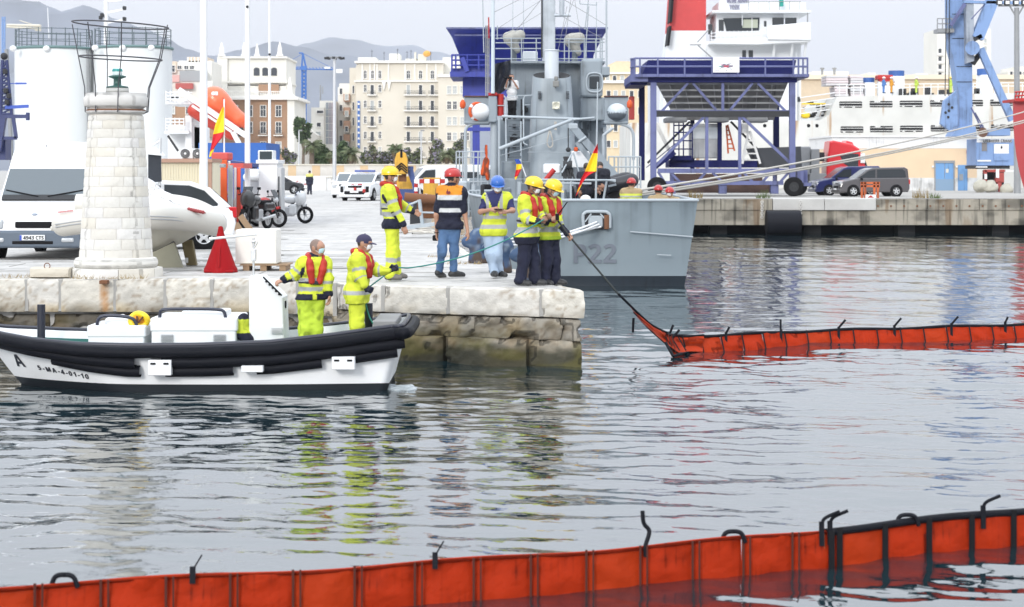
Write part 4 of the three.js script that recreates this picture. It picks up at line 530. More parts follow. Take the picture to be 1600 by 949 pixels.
// ---------- the grey patrol ship, seen from astern ----------
const ship = thing('patrol_ship', 'grey navy patrol ship moored at the pier, stern towards us, marked P22', 'ship', [2, 0, -60]);
{
  const cx = (Z) => 2.18 - (Z - 50.3) * 0.0275, S0 = 50.3, S1 = 95;
  const st = (t, v) => { const Z = lerp(S0, S1, t) - 0.35 * v * (1 - t) * 0, wide = t < 0.3 ? lerp(2.66, 3.25, sm(t / 0.3)) : t < 0.6 ? 3.25 : 3.25 * Math.sqrt(Math.max(0, 1 - Math.pow((t - 0.6) / 0.4, 2.2))); return [Z, Math.max(0.02, wide * lerp(0.87, 1, v))]; };
  const hull = (y0, y1, name, mat, n = 5) => { const rows = [], topAt = (t) => y1 > 1 ? 2.24 + (t > 0.5 ? 1.2 * Math.pow((t - 0.5) / 0.5, 2) : 0) : y1; for (let k = 0; k <= n; k++) { const r = []; for (let i = 0; i <= 30; i++) { const t = i / 30, y = lerp(y0, topAt(t), k / n), [Z, w] = st(t, clamp((y + 0.2) / 2.4)); r.push([cx(Z) + w, y, -Z + (t === 0 ? 0.28 * clamp(y / 2.2) : 0)]); } for (let i = 30; i >= 0; i--) { const t = i / 30, y = lerp(y0, topAt(t), k / n), [Z, w] = st(t, clamp((y + 0.2) / 2.4)); r.push([cx(Z) - w, y, -Z + (t === 0 ? 0.28 * clamp(y / 2.2) : 0)]); } rows.push(r); } const m = new MB(); m.add(grid(rows, true)); return m.build(name, mat, ship); };
  const hullMat = M([0.22, 0.268, 0.3], 0.45, { map: again(T.grime, 9), bumpMap: again(T.fold, 5), bumpScale: 0.02 });
  const hl = hull(0.26, 2.24, 'hull', hullMat); hull(-0.6, 0.262, 'boot_stripe', M([0.012, 0.02, 0.03], 0.5, { map: T.grime }), 2);
  const dk = new MB(); for (let i = 0; i < 30; i++) { const [Za, wa] = st(i / 30, 0.6), [Zb, wb] = st((i + 1) / 30, 0.6); dk.quad([cx(Za) - wa, 0.95, -Za], [cx(Za) + wa, 0.95, -Za], [cx(Zb) + wb, 0.95, -Zb], [cx(Zb) - wb, 0.95, -Zb]); } dk.build('deck', MAT.navyDark, ship);
  const cap = new MB(); { const a = []; for (let i = 12; i >= 0; i--) { const [Z, w] = st(i / 30, 1); a.push([cx(Z) - w, 2.25, -Z + (i ? 0 : 0.28)]); } for (let i = 0; i <= 12; i++) { const [Z, w] = st(i / 30, 1); a.push([cx(Z) + w, 2.25, -Z + (i ? 0 : 0.28)]); } cap.poly(a, 0.04, 8); } cap.build('cap_rail', MAT.navyPale, ship);
  const t0 = 50.02; // the plane of the stern
  const kn = new MB(); kn.beam(P(985, 362, t0), P(1083, 370, t0), 0.03, 0.05).beam(P(1027, 398, t0), P(1049, 399, t0), 0.02, 0.03); kn.build('weld_strake', MAT.navyPale, hl);
  { const p = P(931, 396, t0 - 0.01); lettering('P22', 0.5, M([0.15, 0.17, 0.205], 0.6), ship, [p[0] - ship.position.x, p[1], -50.26 + 60], [0.127, 0, 0], 0.1, 1.12, 'hull_number'); }
  // mooring opening with rounded frame
  const f = new MB(), q = [[912, 356], [911, 338], [914, 333], [920, 331], [944, 331], [950, 333], [953, 338], [953, 356]].map(([x, y]) => P(x, y, t0 - 0.05)); f.tube(q, 0.045, 60); const fr = f.build('fairlead_frame', MAT.navyPale, ship);
  new MB().rbox(P(913, 0, t0)[0], P(952, 0, t0)[0], P(0, 359, t0)[1], P(0, 333, t0)[1], -t0 - 0.2, -t0 + 0.03, 0.05).build('opening', M([0.03, 0.03, 0.035], 0.8), fr);
  const ins = new MB(); ins.rbox(P(919, 0, t0)[0], P(942, 0, t0)[0], P(0, 355, t0)[1], P(0, 337, t0)[1], -t0, -t0 + 0.06, 0.05).beam(P(914, 347, t0 - 0.06), P(924, 334, t0 - 0.06), 0.035).beam(P(938, 334, t0 - 0.06), P(949, 346, t0 - 0.06), 0.035); ins.build('fairlead', MAT.navyPale, fr);
  new MB().bar(P(948, 358, t0 - 0.06), P(948, 336, t0 - 0.06), 0.07, 0.07, 10).build('roller', MAT.rusty, fr);
  // flag and staff at the stern
  const sf = new MB(); sf.bar(P(931, 316, 50.6), P(934, 128, 50.6), 0.028, 0.018); sf.build('ensign_staff', MAT.navyPale, ship);
  const rails = new MB(); for (const [a, b] of [[[840, 281], [962, 282]], [[840, 286], [924, 287]]]) rails.bar(P(...a, 51.5), P(...b, 51.5), 0.03); for (const [x0, y0, x1, y1] of [[892, 283, 892, 312], [948, 283, 943, 312], [955, 282, 962, 284], [880, 283, 880, 312], [862, 283, 862, 312]]) rails.bar(P(x0, y0, 51.5), P(x1, y1, 51.5), 0.03); rails.build('stern_railing', MAT.navyPale, ship);
  // ----- deckhouse, funnel, mast -----
  const Z = 73, p = (x, y, dz = 0) => P(x, y, Z - dz), part = (name, mat, f2, parent = ship, each) => { const m = new MB(); f2(m); return each ? m.each(name, mat, parent) : m.build(name, mat, parent); };
  const bx = (m, x0, x1, y0, y1, d0 = 0, d = 1, r = 0.04) => { const a = p(x0, y1, d0), b = p(x1, y0, d0); return m.rbox(a[0], b[0], a[1], b[1], a[2] - d, a[2], r); };
  part('deckhouse', MAT.navyGrey, (m) => { bx(m, 781, 948, 186, 335, -3, 9); bx(m, 783, 840, 252, 320, 0.5, 3); });
  part('upper_house', MAT.navyGrey, (m) => { bx(m, 794, 912, 98, 190, -3, 6); });
  part('bridge_wing', MAT.navyGrey, (m) => { bx(m, 908, 942, 92, 152, -1.6, 4, 0.12); bx(m, 940, 953, 104, 118, -1.6, 1.5); bx(m, 908, 944, 152, 188, -1.8, 3); });
  part('bridge_window', MAT.glass, (m) => { bx(m, 921, 937, 119, 139, -1.56, 0.1, 0.06); });
  part('window_frame', MAT.navyPale, (m) => { m.tube([[919, 117], [939, 117], [939, 141], [919, 141]].map(([x, y]) => p(x, y, -1.55)), 0.035, 60, 8, true); });
  part('roof_house', MAT.white, (m) => { bx(m, 817, 840, 80, 98, -4, 2); });
  part('bridge_deck', MAT.navyPale, (m) => { bx(m, 790, 946, 95, 99, -2.4, 7, 0.03); });
  part('lower_bulwark', MAT.navyGrey, (m) => { bx(m, 733, 830, 279, 330, 1.2, 0.15); bx(m, 700, 735, 285, 340, 1.3, 0.15); });
  const fun = part('funnel', M([0.3, 0.345, 0.38], 0.45, { map: again(T.grime, 11) }), (m) => { const rows = []; for (let k = 0; k <= 8; k++) { const t = k / 8, w = lerp(0.98, 0.72, t), y = lerp(p(0, 300)[1], p(0, 110)[1], t), c = lerp(p(863, 0)[0], p(862, 0)[0], t), r = []; for (let i = 0; i < 40; i++) { const a = i / 40 * 6.2832, e = 0.55, cc = Math.cos(a), ss = Math.sin(a); r.push([c + w * Math.sign(cc) * Math.pow(Math.abs(cc), e), y - (k === 8 ? 0.17 * (1 + ss) : 0), -Z - 0.2 + lerp(1.15, 0.9, t) * Math.sign(ss) * Math.pow(Math.abs(ss), e)]); } rows.push(r); } m.add(grid(rows, true)); });
  part('funnel_mouth', M([0.02, 0.02, 0.022], 0.9), (m) => { const c = p(862, 110.6), r = []; for (let i = 0; i < 40; i++) { const a = i / 40 * 6.2832, cc = Math.cos(a), ss = Math.sin(a); r.push([c[0] + 0.7 * Math.sign(cc) * Math.pow(Math.abs(cc), 0.55), c[1] - 0.17 * (1 + ss), -Z - 0.2 + 0.87 * Math.sign(ss) * Math.pow(Math.abs(ss), 0.55)]); } m.add(grid([r, r.map(() => [c[0], c[1] - 0.4, -Z - 0.2])], true)); }, fun);
  part('exhaust_pipe', M([0.58, 0.62, 0.66], 0.45), (m) => { m.bar(p(862, 128, -0.3), p(862, 79, -0.3), 0.27, 0.27, 22); m.add(new THREE.TorusGeometry(0.27, 0.03, 6, 22).rotateX(Math.PI / 2), p(862, 79, -0.3)); }, fun);
  for (const [x, y] of [[843, 149], [887, 149]]) part('vent', MAT.dark, (m) => { for (let k = 0; k < 6; k++) bx(m, x - 2.5, x + 2.5, y - 6 + k * 2.1, y - 4.8 + k * 2.1, 0.9, 0.12, 0.01); }, fun);
  part('floodlight', M([0.2, 0.2, 0.19], 0.5), (m) => { bx(m, 864, 874, 126, 136, 1.2, 0.2); bx(m, 866, 872, 119, 126, 1.1, 0.2); m.bar(p(868, 119, 1), p(868, 138, 0.9), 0.03); }, fun);
  part('horn', M([0.62, 0.6, 0.5], 0.5), (m) => { bx(m, 863, 875, 159, 171, 1.15, 0.2); m.lathe([[0.05, 0], [0.11, 0.06], [0.13, 0.08]], p(869, 165, 1.25), 16, [Math.PI / 2, 0, 0]); }, fun);
  part('rope_loop', MAT.rope, (m) => { m.tube([[859, 203], [855, 222], [858, 230], [863, 228], [863, 218], [860, 205]].map(([x, y]) => p(x, y, 1.2)), 0.025, 40); m.bar(p(868, 190, 1.2), p(868, 203, 1.2), 0.05); }, fun);
  part('mast', M([0.45, 0.49, 0.53], 0.5, { map: T.grime }), (m) => { const a = p(856, 96, -1.6), b = p(856, -70, -1.6); m.beam(a, b, 0.44, 0.44); m.bar(p(866, 96, -1.4), p(866, -70, -1.4), 0.04); m.bar(p(866, 24, -1.4), p(892, 24, -1.4), 0.06); m.bar(p(878, 24, -1.4), p(878, -60, -1.4), 0.1); });
  part('mast_edge', MAT.dark, (m) => { m.bar(p(846.5, 90, -1.3), p(847, -70, -1.3), 0.03); });
  const pole = (name, list, mat = MAT.navyPale) => { for (const [x0, y0, x1, y1, r, dz] of list) part(name, mat, (m) => m.bar(p(x0, y0, dz ?? 0), p(x1, y1, dz ?? 0), r)); };
  part('signal_pole', M([0.5, 0.56, 0.6], 0.4), (m) => m.bar(p(770, 146, 0.8), p(770.5, -40, 0.8), 0.075, 0.06, 14));
  pole('whip_antenna', [[756, 82, 753.5, -30, 0.02], [801, 100, 801.5, -30, 0.012, -3], [818, 80, 818, -30, 0.012, -3], [777, 62, 777, 40, 0.02], [948, 104, 947.5, -20, 0.035, -2], [914, 46, 920, -5, 0.02, -2], [914, 92, 920, 10, 0.02, -2], [932, 92, 932, 5, 0.012, -2], [906, 6, 933, 8, 0.018, -2], [906, 6, 906, 0, 0.02, -2], [932, 3, 932, 8, 0.02, -2]]);
  pole('stay_wire', [[805, 50, 845, 0, 0.012], [880, 46, 898, -5, 0.009], [872, 80, 886, 10, 0.009], [882, 70, 893, -8, 0.009], [908, 60, 898, 0, 0.008]], MAT.grey);
  part('antenna_lattice', MAT.grey, (m) => { for (const x of [759, 761.5, 764]) m.bar(p(x, 150, -0.2), p(x, 40, -0.2), 0.022); for (let y = 44; y < 148; y += 14) m.bar(p(758, y, -0.2), p(765, y + 3, -0.2), 0.018); });
  part('antenna_red', MAT.red, (m) => { m.bar(p(764, 60, 0), p(763.5, 27, 0), 0.025); });
  const rail = (pts, posts, ys, r = 0.022, dz = 0, name = 'railing') => part(name, MAT.navyPale, (m) => { for (const y of ys) m.poly(pts.map(([x, o]) => p(x, y + (o ?? 0), dz)), r); for (const x of posts) m.bar(p(x, ys[0], dz), p(x, ys[ys.length - 1] + 6, dz), r); });
  rail([[774], [846]], [799, 815, 838], [60, 67, 76, 92], 0.024, -2.2); rail([[864], [945]], [882, 889, 913, 916, 931, 938, 941], [61, 66, 80, 92], 0.024, -2.2);
  for (const [x, y, sx, lab] of [[803, 62, 1.25, 'shrouded_searchlight'], [898, 66, 1.1, 'shrouded_gun']]) { const g = skin([{ a: p(x - 6 * sx, y - 4, -2.6), b: p(x + 7 * sx, y - 6, -2.6), ra: 0.24, rb: 0.22 }, { a: p(x - 4, y, -2.6), b: p(x + 5, y + 16, -2.6), ra: 0.26, rb: 0.13 }], 0.04, () => [0.46, 0.45, 0.41], { disp: (q) => 0.07 * (n3(q[0] * 6, q[1] * 4, q[2] * 6) - 0.5) }); g.translate(-2, 0, 60); mesh(lab, g, CLOTH, ship); part('pedestal', MAT.navyDark, (m) => m.bar(p(x, 98, -2.6), p(x, y + 4, -2.6), 0.12, 0.1, 12)); }
  { const g = grid(Array.from({ length: 13 }, (_, j) => Array.from({ length: 9 }, (_, i) => { const u = i / 8, v = j / 12, a = p(lerp(773, 798, u), lerp(98 - 6 * u + 2, 92, 0) + v * (148 - 94) - u * v * 14, -0.4); return [a[0], a[1], a[2] + 0.12 * Math.sin(u * 9 + v * 5) + 0.1 * n3(u * 4, v * 6, 2)]; }))); boxUV(g); g.translate(-2, 0, 60); mesh('dark_tarpaulin', g, M([0.012, 0.016, 0.03], 0.5, { bumpMap: T.fold, bumpScale: 0.05 }), ship); }
  // platforms and life raft canisters at both sides
  const side = (x0, x1, s, cxp) => {
    part('raft_platform', MAT.navyGrey, (m) => { bx(m, x0, x1, 151, 193, -0.4, 0.15); bx(m, x0, x1, 189, 194, 0.5, 1.2); });
    part('platform_edge', M([0.09, 0.04, 0.035], 0.7), (m) => bx(m, x0, x1, 149.5, 151.5, -0.3, 0.2, 0.01));
    const r = thing('life_raft_canister', s < 0 ? 'white life raft canister with orange ring on the patrol ship platform' : 'pale grey two-tone life raft canister on the patrol ship platform', 'life raft', p(cxp, 176, 0.5));
    part('canister', s < 0 ? MAT.white : M([0.5, 0.56, 0.6], 0.4), (m) => { const c = p(cxp, 175, 0.5); m.ball(c, 0.38, 0.98, 0.86, 1.2, 24); }, r);
    part('canister_band', s < 0 ? MAT.navyPale : MAT.navyDark, (m) => { const c = p(cxp, 175, 0.5); m.add(new THREE.TorusGeometry(0.378, 0.018, 6, 30).scale(1, 0.86 , 1.2).rotateX(Math.PI / 2).scale(1, 1, 1.18), c); if (s > 0) { m.ball([c[0], c[1] - 0.03, c[2]], 0.385, 0.96, 0.8, 1.18, 20); } }, r);
    part('support_arch', MAT.navyPale, (m) => m.tube((s < 0 ? [[727, 290], [727, 215], [728, 202], [733, 196], [742, 193], [764, 191]] : [[990, 250], [990, 215], [987, 203], [980, 197], [970, 194], [950, 190]]).map(([x, y]) => p(x, y, 0.4)), 0.06, 60, 10));
    part('beacon_light', MAT.orange, (m) => { const c = p(s < 0 ? 723 : 984, 163, 0.3); m.lathe([[0.04, -0.16], [0.11, -0.1], [0.11, 0.06], [0.05, 0.16], [0.001, 0.18]], c, 14); });
  };
  side(725, 765, -1, 751); side(944, 982, 1, 964);
  { const b = thing('lifebuoy_ring', 'orange lifebuoy ring hung beside the white raft canister on the ship', 'lifebuoy', p(743, 174, 0.7)); part('ring', MAT.orange, (m) => m.add(new THREE.TorusGeometry(0.3, 0.06, 10, 28), p(745, 174, 0.55), [0, 0.5, 0]), b); part('ring_band', MAT.white, (m) => { for (const a of [0.7, 2.3, 3.9, 5.4]) { const c = p(745, 174, 0.55); m.add(new THREE.TorusGeometry(0.3, 0.064, 8, 4, 0.35).rotateZ(a).rotateY(0.5), c); } }, b, 1); }
  part('post_box', MAT.navyGrey, (m) => { bx(m, 763, 776, 150, 191, 0.7, 0.7); }); part('column', MAT.navyPale, (m) => { m.bar(p(772, 280, 0.3), p(772, 188, 0.3), 0.14, 0.14, 12); m.bar(p(780, 285, 0.9), p(780, 182, 0.9), 0.05); });
  part('red_collar', MAT.red, (m) => bx(m, 763, 777, 145, 149.5, 0.72, 0.74, 0.02)); part('red_cylinder', MAT.red, (m) => m.bar(p(782, 181, 0.4), p(782, 147, 0.4), 0.13, 0.13, 14));
  part('stair', MAT.navyDark, (m) => { for (let k = 0; k < 7; k++) bx(m, 795, 814, 196 + k * 8, 198 + k * 8, 0.4 + k * 0.14, 0.25, 0.01); });
  part('stair_rail', MAT.navyPale, (m) => { m.poly([p(787, 150, 0.4), p(790, 153, 0.5), p(791, 252, 1.3)], 0.03); m.poly([p(833, 149, 0.3), p(820, 150, 0.4), p(818, 155, 0.4), p(818, 224, 1), p(824, 227, 1)], 0.03); m.bar(p(814, 190, 0.5), p(814, 253, 1.2), 0.03); m.bar(p(776, 165, 0.6), p(788, 165, 0.6), 0.02); m.bar(p(794, 150, -0.2), p(833, 149, -0.2), 0.02); m.bar(p(818, 164, 0.4), p(828, 164, 0.3), 0.02); });
  part('porthole', MAT.glass, (m) => m.bar(p(804, 214, -2.8), p(804, 214, -2.95), 0.13, 0.13, 18)); part('boat_boom', MAT.navyPale, (m) => m.bar(p(780, 233, 2.2), p(894, 187, 2), 0.075, 0.06, 12)); part('cross_pipe', MAT.navyPale, (m) => { m.bar(p(784, 182, 1.8), p(929, 187, 1.8), 0.05); m.bar(p(895, 187, 1.9), p(929, 184, 1.9), 0.04); m.bar(p(779, 244, 2), p(892, 213, 1.9), 0.012); m.bar(p(824, 238, 1.5), p(890, 238, 1.5), 0.01); });
  reseed(61); for (let k = 0; k < 34; k++) { const x = k % 2 ? rr(784, 822) : rr(902, 946), y = rr(150, 290), d = k % 2 ? -2.9 : -2.9; part('wall_fitting', [MAT.navyDark, MAT.dark, MAT.navyPale, MAT.dark][k % 4], (m) => k % 3 ? bx(m, x, x + rr(2, 7), y, y + rr(3, 9), d + 0.2, 0.3, 0.02) : m.bar(p(x, y, d + 0.15), p(x + rr(-1, 1), y + rr(20, 50), d + 0.15), 0.03)); }
  pole('stay_wire', [[770, 20, 850, -20, 0.01, 0.5], [948, 40, 866, -10, 0.01, -2], [780, 60, 846, 20, 0.008, -2], [868, 20, 945, 62, 0.008, -2], [754, 60, 846, 0, 0.008]], MAT.grey);
  for (let k = 0; k < 16; k++) { const x = rr(745, 985); part('deck_gear', [MAT.dark, MAT.navyDark, MAT.black, MAT.rusty][k % 4], (m) => bx(m, x, x + rr(4, 12), rr(276, 296), 318, rr(3, 12), 0.6, 0.05)); }
  // crane arm at the right, winch gear, tender boat
  part('davit_arm', MAT.navyGrey, (m) => { m.beam(p(893, 196, 3), p(968, 283, 3), 0.27, 0.35); m.beam(p(901, 222, 3), p(923, 250, 3), 0.18, 0.3); }); part('davit_head', MAT.navyPale, (m) => { bx(m, 889, 903, 193, 202, 3.2, 0.5); m.bar(p(904, 222, 3.2), p(916, 214, 3.2), 0.05); });
  part('winch', MAT.dark, (m) => { bx(m, 878, 896, 262, 276, 4, 0.7); m.bar(p(880, 258, 4.1), p(894, 258, 4.1), 0.16, 0.16, 14); m.bar(p(888, 200, 3.6), p(888, 232, 3.6), 0.02); m.ball(p(888, 234, 3.6), 0.09); for (let k = 0; k < 7; k++) m.bar(p(882 + rr(-3, 14), 245, 4), p(880 + rr(-3, 20), 285, 4.2), 0.035); });
  part('gear_stand', MAT.navyPale, (m) => { m.bar(p(880, 280, 4.4), p(878, 320, 4.4), 0.05); m.bar(p(893, 280, 4.4), p(897, 320, 4.4), 0.05); m.bar(p(894, 240, 4), p(878, 270, 4.4), 0.03); m.bar(p(896, 238, 4), p(906, 275, 4), 0.03); bx(m, 872, 900, 280, 284, 4.5, 0.5); });
  part('gear_box', MAT.white, (m) => bx(m, 849, 876, 256, 272, 4, 0.6, 0.08)); part('red_bottle', MAT.red, (m) => m.bar(p(853, 281, 4.9), p(866, 265, 4.9), 0.09, 0.09, 12)); part('locker', MAT.white, (m) => bx(m, 893, 922, 236, 262, 1.5, 0.8)); part('orange_marker', MAT.orange, (m) => bx(m, 897, 903, 230, 237, 1.9, 0.2));
  part('arch_support', MAT.navyPale, (m) => { m.tube([[958, 200], [945, 210], [943, 216], [943, 250]].map(([x, y]) => p(x, y, 0.9)), 0.06, 40, 8); });
  rail([[950], [1001]], [951, 960, 966, 978, 985, 990, 996, 1001], [245, 261, 288], 0.03, 2.5); rail([[713], [762]], [713, 718, 723, 729, 740, 747, 752, 762], [237, 246, 284], 0.028, 2.5); rail([[733], [772]], [733, 738, 744, 750, 772], [298, 304, 330], 0.03, 6); part('side_door', MAT.navyPale, (m) => bx(m, 716, 730, 283, 335, 5, 0.2, 0.08)); part('dark_gap', MAT.black, (m) => bx(m, 752, 768, 288, 296, 3, 0.2));
  part('deck_bollard', MAT.navyPale, (m) => { m.bar(p(812, 304, 3.5), p(812, 284, 3.5), 0.09, 0.09, 12); m.bar(p(740, 300, 3.5), p(740, 288, 3.5), 0.08); }, ship, 1);
  const rib = thing('tender_boat', 'black inflatable tender stowed across the patrol ship stern', 'boat', P(945, 305, 54)); const rp = (x, y, dz = 0) => P(x, y, 54 - dz); const rt = new MB(); rt.tube([[898, 302], [925, 296], [955, 290], [975, 285], [987, 282]].map(([x, y]) => rp(x, y)), 0.2, 30, 14); rt.ball(rp(987, 282), 0.2); rt.tube([[898, 300], [940, 291], [975, 280], [987, 282]].map(([x, y]) => rp(x, y, -1.2)), 0.2, 30, 14); rt.build('inflatable_tube', M([0.02, 0.021, 0.027], 0.45), rib); new MB().ext([[898, 318], [905, 300], [980, 290], [975, 304], [955, 316]].map(([x, y]) => rp(x, y).slice(0, 2)), 1.1, [0, 0, -54.6]).build('hull', M([0.012, 0.012, 0.015], 0.6), rib); const rl = new MB(); rl.beam(rp(949, 291.5, 0.21), rp(963, 288.5, 0.21), 0.06, 0.01); rl.build('name_label', MAT.navyPale, rib);
  const hj = thing('hanging_life_jacket', 'orange life jacket hanging on the patrol ship railing', 'life jacket', p(758, 255, 3)); { const g = skin([{ a: p(761, 228, 3), b: p(760, 248, 3), ra: 0.05, rb: 0.07 }, { a: p(759, 248, 3), b: p(754, 272, 3), ra: 0.08, rb: 0.07 }, { a: p(760, 250, 3), b: p(762, 279, 3), ra: 0.08, rb: 0.05 }], 0.025, (q) => n3(q[0] * 14, q[1] * 5, 3) > 0.62 ? [0.25, 0.05, 0.02] : [0.62, 0.085, 0.012], { disp: (q) => 0.09 * (n3(q[0] * 7, q[1] * 6, q[2] * 7) - 0.5) }); const o = offset(hj); g.translate(-o.x, -o.y, -o.z); mesh('cloth', g, CLOTH, hj); }
}
// flags
function flag(name, label, at, rows, stripes, par) { // rows: left and right outline points from the top down; stripes [from, to, material]
  const t = thing(name, label, 'flag', at); const pt = (u, v) => { const k = v * (rows.length - 1), i = Math.min(rows.length - 2, Math.floor(k)), f = k - i, a = mix(rows[i][0], rows[i + 1][0], f), b = mix(rows[i][1], rows[i + 1][1], f), q = mix(a, b, u); q[2] += 0.09 * Math.sin(u * 7 + v * 4) * par; return q; };
  for (const [n, v0, v1, mat] of stripes) { const r = []; for (let j = 0; j <= 10; j++) r.push(Array.from({ length: 13 }, (_, i) => pt(i / 12, lerp(v0, v1, j / 10)))); const m = new MB(); m.add(grid(r)); m.build(n, mat, t); } return t;
}
{ // stern ensign hanging in a fold, its stripes running down
  const e = (x, y, dz = 0) => P(x, y, 50.5 - dz), t = flag('ensign', 'red and yellow flag drooping from the patrol ship stern staff', e(934, 230), [[e(934, 224), e(934, 224)], [e(927, 237), e(934, 236)], [e(921, 250), e(933, 254)], [e(914, 268), e(932, 268)], [e(907, 281), e(920, 274)], [e(903, 296), e(912, 283)], [e(899, 308), e(904, 300)]], [['red_stripe', 0, 0.2, MAT.flagRed], ['yellow_stripe', 0.2, 0.5, MAT.flagYellow], ['red_stripe', 0.5, 0.84, MAT.flagRed], ['yellow_stripe', 0.84, 0.93, MAT.flagYellow], ['red_stripe', 0.93, 1, MAT.flagRed]], 0.5);
  const j = (x, y) => P(x, y, 70), s = flag('small_flag', 'small folded red, yellow and blue flag beside the patrol ship funnel', j(810, 262), [[j(804, 249), j(812, 249)], [j(807, 256), j(815, 256)], [j(806, 266), j(815, 264)], [j(804, 276), j(810, 274)], [j(805, 281), j(807, 280)]], [['blue_stripe', 0, 0.26, M([0.03, 0.08, 0.4], 0.8)], ['yellow_stripe', 0.26, 0.5, MAT.flagYellow], ['red_stripe', 0.5, 0.8, MAT.flagRed], ['yellow_stripe', 0.8, 1, MAT.flagYellow]], 0.4); const m = new MB(); m.bar(j(812, 249), j(822, 276), 0.02); m.build('stick', MAT.white, s);
}
// people aboard
const darkTop = (q, bo, t) => bo.tag === 'forearm' && t > 0.85 ? C.skin : [0.015, 0.017, 0.03];
person({ at: [800, 187, 73.5], label: 'photographer in white shirt and black trousers on the patrol ship deck', yaw: -12, headYaw: -15, neck: [799.5, 127, 0], pelvis: [800, 154, 0], far: 1, cell: 0.022, arms: { a: [[790, 138, 0.12], [793, 126, 0.28], [795, 122, 0.3]], b: [[809, 138, 0.12], [802, 127, 0.3], [799, 123, 0.3]] }, legs: { a: [[797, 169, 0.02], [796, 183, 0], -10], b: [[803, 169, 0.02], [804, 183, 0], 10] }, curla: 0.9, curlb: 0.9, top: plain(C.white), topName: 'shirt', sleeve: 0.9, fat: 0.03, trousers: plain(C.black), mask: 'white', topOpt: { armFat: 0.03 },
  extra(root, o) { const m = new MB(), p = mix(o.A.a[2], o.A.b[2], 0.5); m.add(new RoundedBoxGeometry(0.15, 0.1, 0.08, 2, 0.015), p).lathe([[0.036, 0], [0.042, 0.1], [0.03, 0.11]], add(p, [-0.01, 0, 0.03]), 14, [Math.PI / 2, 0, 0]); m.bar(add(p, [-0.06, 0, 0.02]), add(p, [-0.28, 0.02, 0.1]), 0.03); const g = mergeGeometries(m.g); boxUV(g); mesh('camera', g, MAT.black, root); } });
person({ at: [917, 366, 52.6], label: 'crew member in dark navy overalls bending behind the flag at the ship stern', yaw: 150, headYaw: 150, neck: [916, 270, 0.1], pelvis: [914, 314, 0], far: 1, cell: 0.02, arms: { a: [[927, 284, 0.1], [933, 297, 0.2], [936, 300, 0.2]], b: [[905, 287, 0], [905, 302, 0.1], [906, 308, 0.1]] }, legs: { a: [[918, 340, 0], [918, 360, 0], 150], b: [[911, 340, 0], [911, 360, 0], 160] }, top: darkTop, fat: 0.035, trousers: plain(C.navy), skin: C.skinDark });
person({ at: [940, 366, 53.2], label: 'crew member in dark navy jacket stooping beside the black tender', yaw: 200, headYaw: 190, headPitch: 30, neck: [938, 266, 0.2], pelvis: [941, 314, 0], far: 1, cell: 0.02, arms: { a: [[948, 282, 0.1], [940, 293, 0.3], [936, 296, 0.3]], b: [[930, 282, 0.2], [934, 294, 0.35], [937, 297, 0.35]] }, legs: { a: [[945, 340, 0], [945, 360, 0], 200], b: [[937, 340, 0], [937, 360, 0], 190] }, top: darkTop, fat: 0.04, trousers: plain(C.navy) });
const coat = (q, bo, t, l, v) => band(v, 0.6, 0.69) || band(v, 0.76, 0.83) ? [0.62, 0.68, 0.08] : band(v, 0.69, 0.76) ? C.silver : bo.tag === 'forearm' && t > 0.7 ? [0.75, 0.8, 0.12] : C.tan;
for (const [x, fy, Z, yaw, hy, lab, mask] of [[986, 385, 52, 170, 150, 'firefighter in tan coat and red helmet turned away at the ship stern', 0], [1029, 396, 52, 190, 185, 'firefighter in red helmet seen from behind, next to his masked colleague', 0], [1047, 399, 52.3, -20, -25, 'masked firefighter in red helmet facing us at the ship stern corner', 'white']])
  person({ at: [x, fy, Z], label: lab, yaw, headYaw: hy, neck: [x, fy - 88, 0], pelvis: [x, fy - 52, 0], far: 1, cell: 0.02, build: 1.1, arms: { a: [[x + (yaw > 90 ? 12 : -12), fy - 68, 0.05], [x + (yaw > 90 ? 10 : -10), fy - 52, 0.15]], b: [[x - (yaw > 90 ? 12 : -12), fy - 68, 0.05], [x - (yaw > 90 ? 10 : -10), fy - 52, 0.15]] }, legs: { a: [[x + 3, fy - 26, 0], [x + 3, fy - 5, 0]], b: [[x - 3, fy - 26, 0], [x - 3, fy - 5, 0]] }, top: coat, fat: 0.045, topOpt: { collar: true }, trousers: plain(C.tan), helmet: 'red', fireHelmet: true, mask: mask || null });
{ const t = thing('white_helmet', 'white helmet showing just above the ship stern rail by the flag', 'helmet', P(915, 310, 50.9)); const m = new MB(); m.ball(P(915, 312, 50.9), 0.14, 1.05, 0.9, 1.15); m.build('shell', helMat('white'), t); const k = new MB(); k.add(new THREE.TorusGeometry(0.15, 0.012, 6, 20).rotateX(Math.PI / 2), P(915, 313, 50.9)); k.build('brim', helMat('white'), t); }
